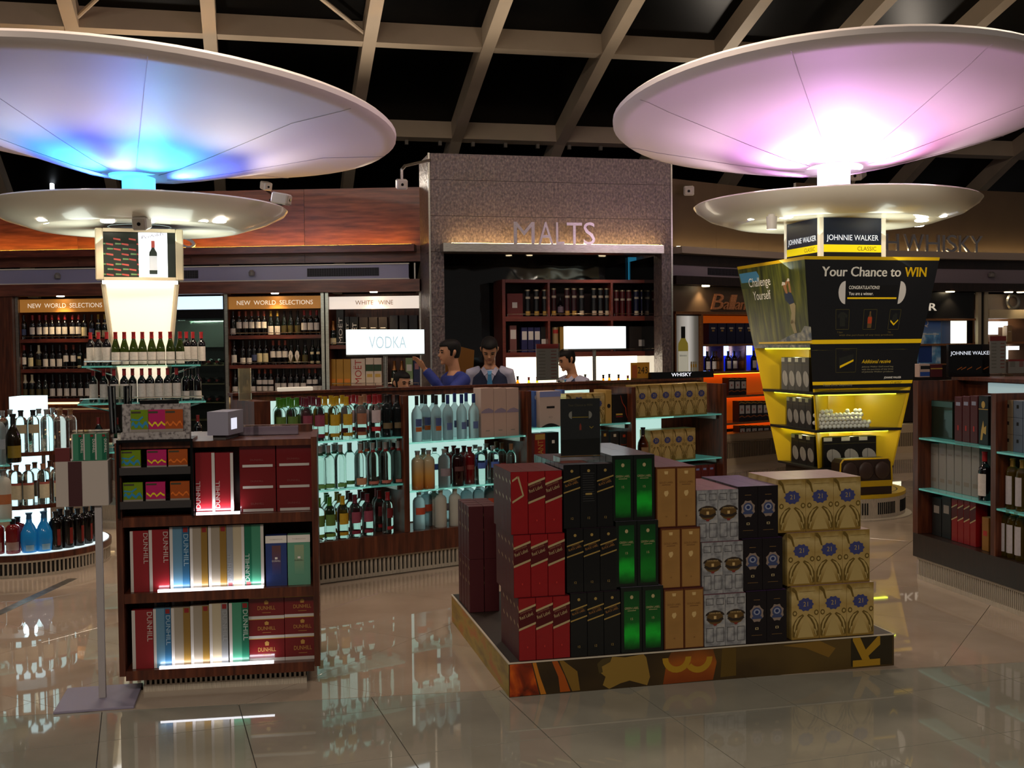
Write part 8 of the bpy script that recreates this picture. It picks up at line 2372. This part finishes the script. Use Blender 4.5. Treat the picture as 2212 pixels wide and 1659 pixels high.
topbox(2049, 2139, 744, -.02, .03, blackgloss, 'brand_sign', 'black brand sign panel with white capitals on top of the aisle gondola', 'sign', jws)
topbox(2010, 2036, 787, -.02, .06, M('mulberry_carton'), 'whisky_box', 'small red carton on top of the aisle gondola beside the black sign', 'box', redst)
topbox(1986, 2009, 786, -.02, .06, M('blush_carton'), 'whisky_box', 'small white and blue carton on top of the aisle gondola', 'box', lambda mb, w, h: (mb.rect(-.45 * w, .08 * h, .48 * w, .4 * h, -.001, M('print_deepblue')), mb.rect(-.4 * w, .6 * h, .48 * w, .85 * h, -.001, blp)))
price_stand(Frame(RT2.o.x, RT2.o.y, 12), 2138, 2173, 726, -.06, zt2, 'tall price list with a red header on top of the aisle gondola', rows=8)
price_stand(Frame(RT2.o.x, RT2.o.y, 12), 2178, 2214, 776, -.10, zt2, 'short price list with a red header on top of the aisle gondola', rows=4)

# ================================================================== SECURITY CAMERAS
def cctv(p, tgt, label, size=1.0, dark_front=False):
    t = thing('security_camera', label, 'camera', p, 0)
    dv = (Vector(tgt) - Vector(p)).normalized()
    t.rotation_euler = (-dv).to_track_quat('Y', 'Z').to_euler()
    s = size
    bx('housing', t, -.055 * s, -.06 * s, -.05 * s, .055 * s, .10 * s, .05 * s, M('camera_white', 'b8b0a8', .4), .012 * s)
    bx('front_plate', t, -.042 * s, -.066 * s, -.038 * s, .042 * s, -.0605 * s, .038 * s, M('camera_plate', 'a89c90', .4), .004 * s)
    MB().cyl((0, -.072 * s, 0), (0, -.0665 * s, 0), .014 * s, blackgloss, 12).build('lens', t)
    return t
eye = (0.6, 3.0, 1.5)
c1 = cctv(at_y(305, 482, 9.95), (-3.0, 4.0, 1.5), 'white speaker-like camera on three wires under the blue tower saucer', 1.15)
q1 = at_y(305, 460, 9.95)
for dx in (-.05, 0, .05):
    o = MB().cyl((dx, 0, .055), (dx * .5, .03, .12), .006, black, 6).build('wire', c1)
c2 = cctv(at_y(868, 398, 12.6), eye, 'white camera on a bent pipe beside the stone portal', 1.1)
inv = c2.rotation_euler.to_matrix().inverted()
pp = [Vector((0, 0, .05)), Vector((0, 0, .16)), (at_y(928, 346, 13.2) - at_y(868, 398, 12.6))]
MB().path([inv @ pp[0], inv @ pp[1], inv @ (pp[1] * .9 + pp[2] * .1 + Vector((0, .05, .04))), inv @ (pp[2] + Vector((.0, .0, -.0)))], .018, steel, 8).build('bracket', c2)
c3 = cctv(at_y(1488, 412, 14.35), eye, 'white camera mounted beside the portal on the whisky wall', 1.2)
inv = c3.rotation_euler.to_matrix().inverted()
MB().cyl(inv @ Vector((0, .05, 0)), inv @ Vector((.06, .42, .03)), .02, white, 8).build('bracket', c3)
c4 = cctv(at_y(612, 430, 10.3), (3, 9, 2.0), 'bluish camera clamped on the rim of the blue tower saucer', 1.0)
inv = c4.rotation_euler.to_matrix().inverted()
MB().cyl((0, 0, -.05), inv @ Vector((-.13, .03, .0)), .012, black, 8).build('bracket', c4)
c5 = cctv(at_y(576, 402, 13.6), (2, 6, 1.0), 'small white camera above the wooden wine wall', .95)
inv = c5.rotation_euler.to_matrix().inverted()
MB().cyl((0, 0, -.05), inv @ Vector((0, .38, -.06)), .014, black, 8).build('bracket', c5)
c6 = cctv(at_y(1852, 376, 15.6), (0, 9, 1.0), 'grey twin camera high above the whisky wall', 1.5)
inv = c6.rotation_euler.to_matrix().inverted()
MB().cyl(inv @ Vector((0, .05, 0)), inv @ Vector((.1, .62, -.1)), .025, M('spot_grey'), 8).build('bracket', c6)
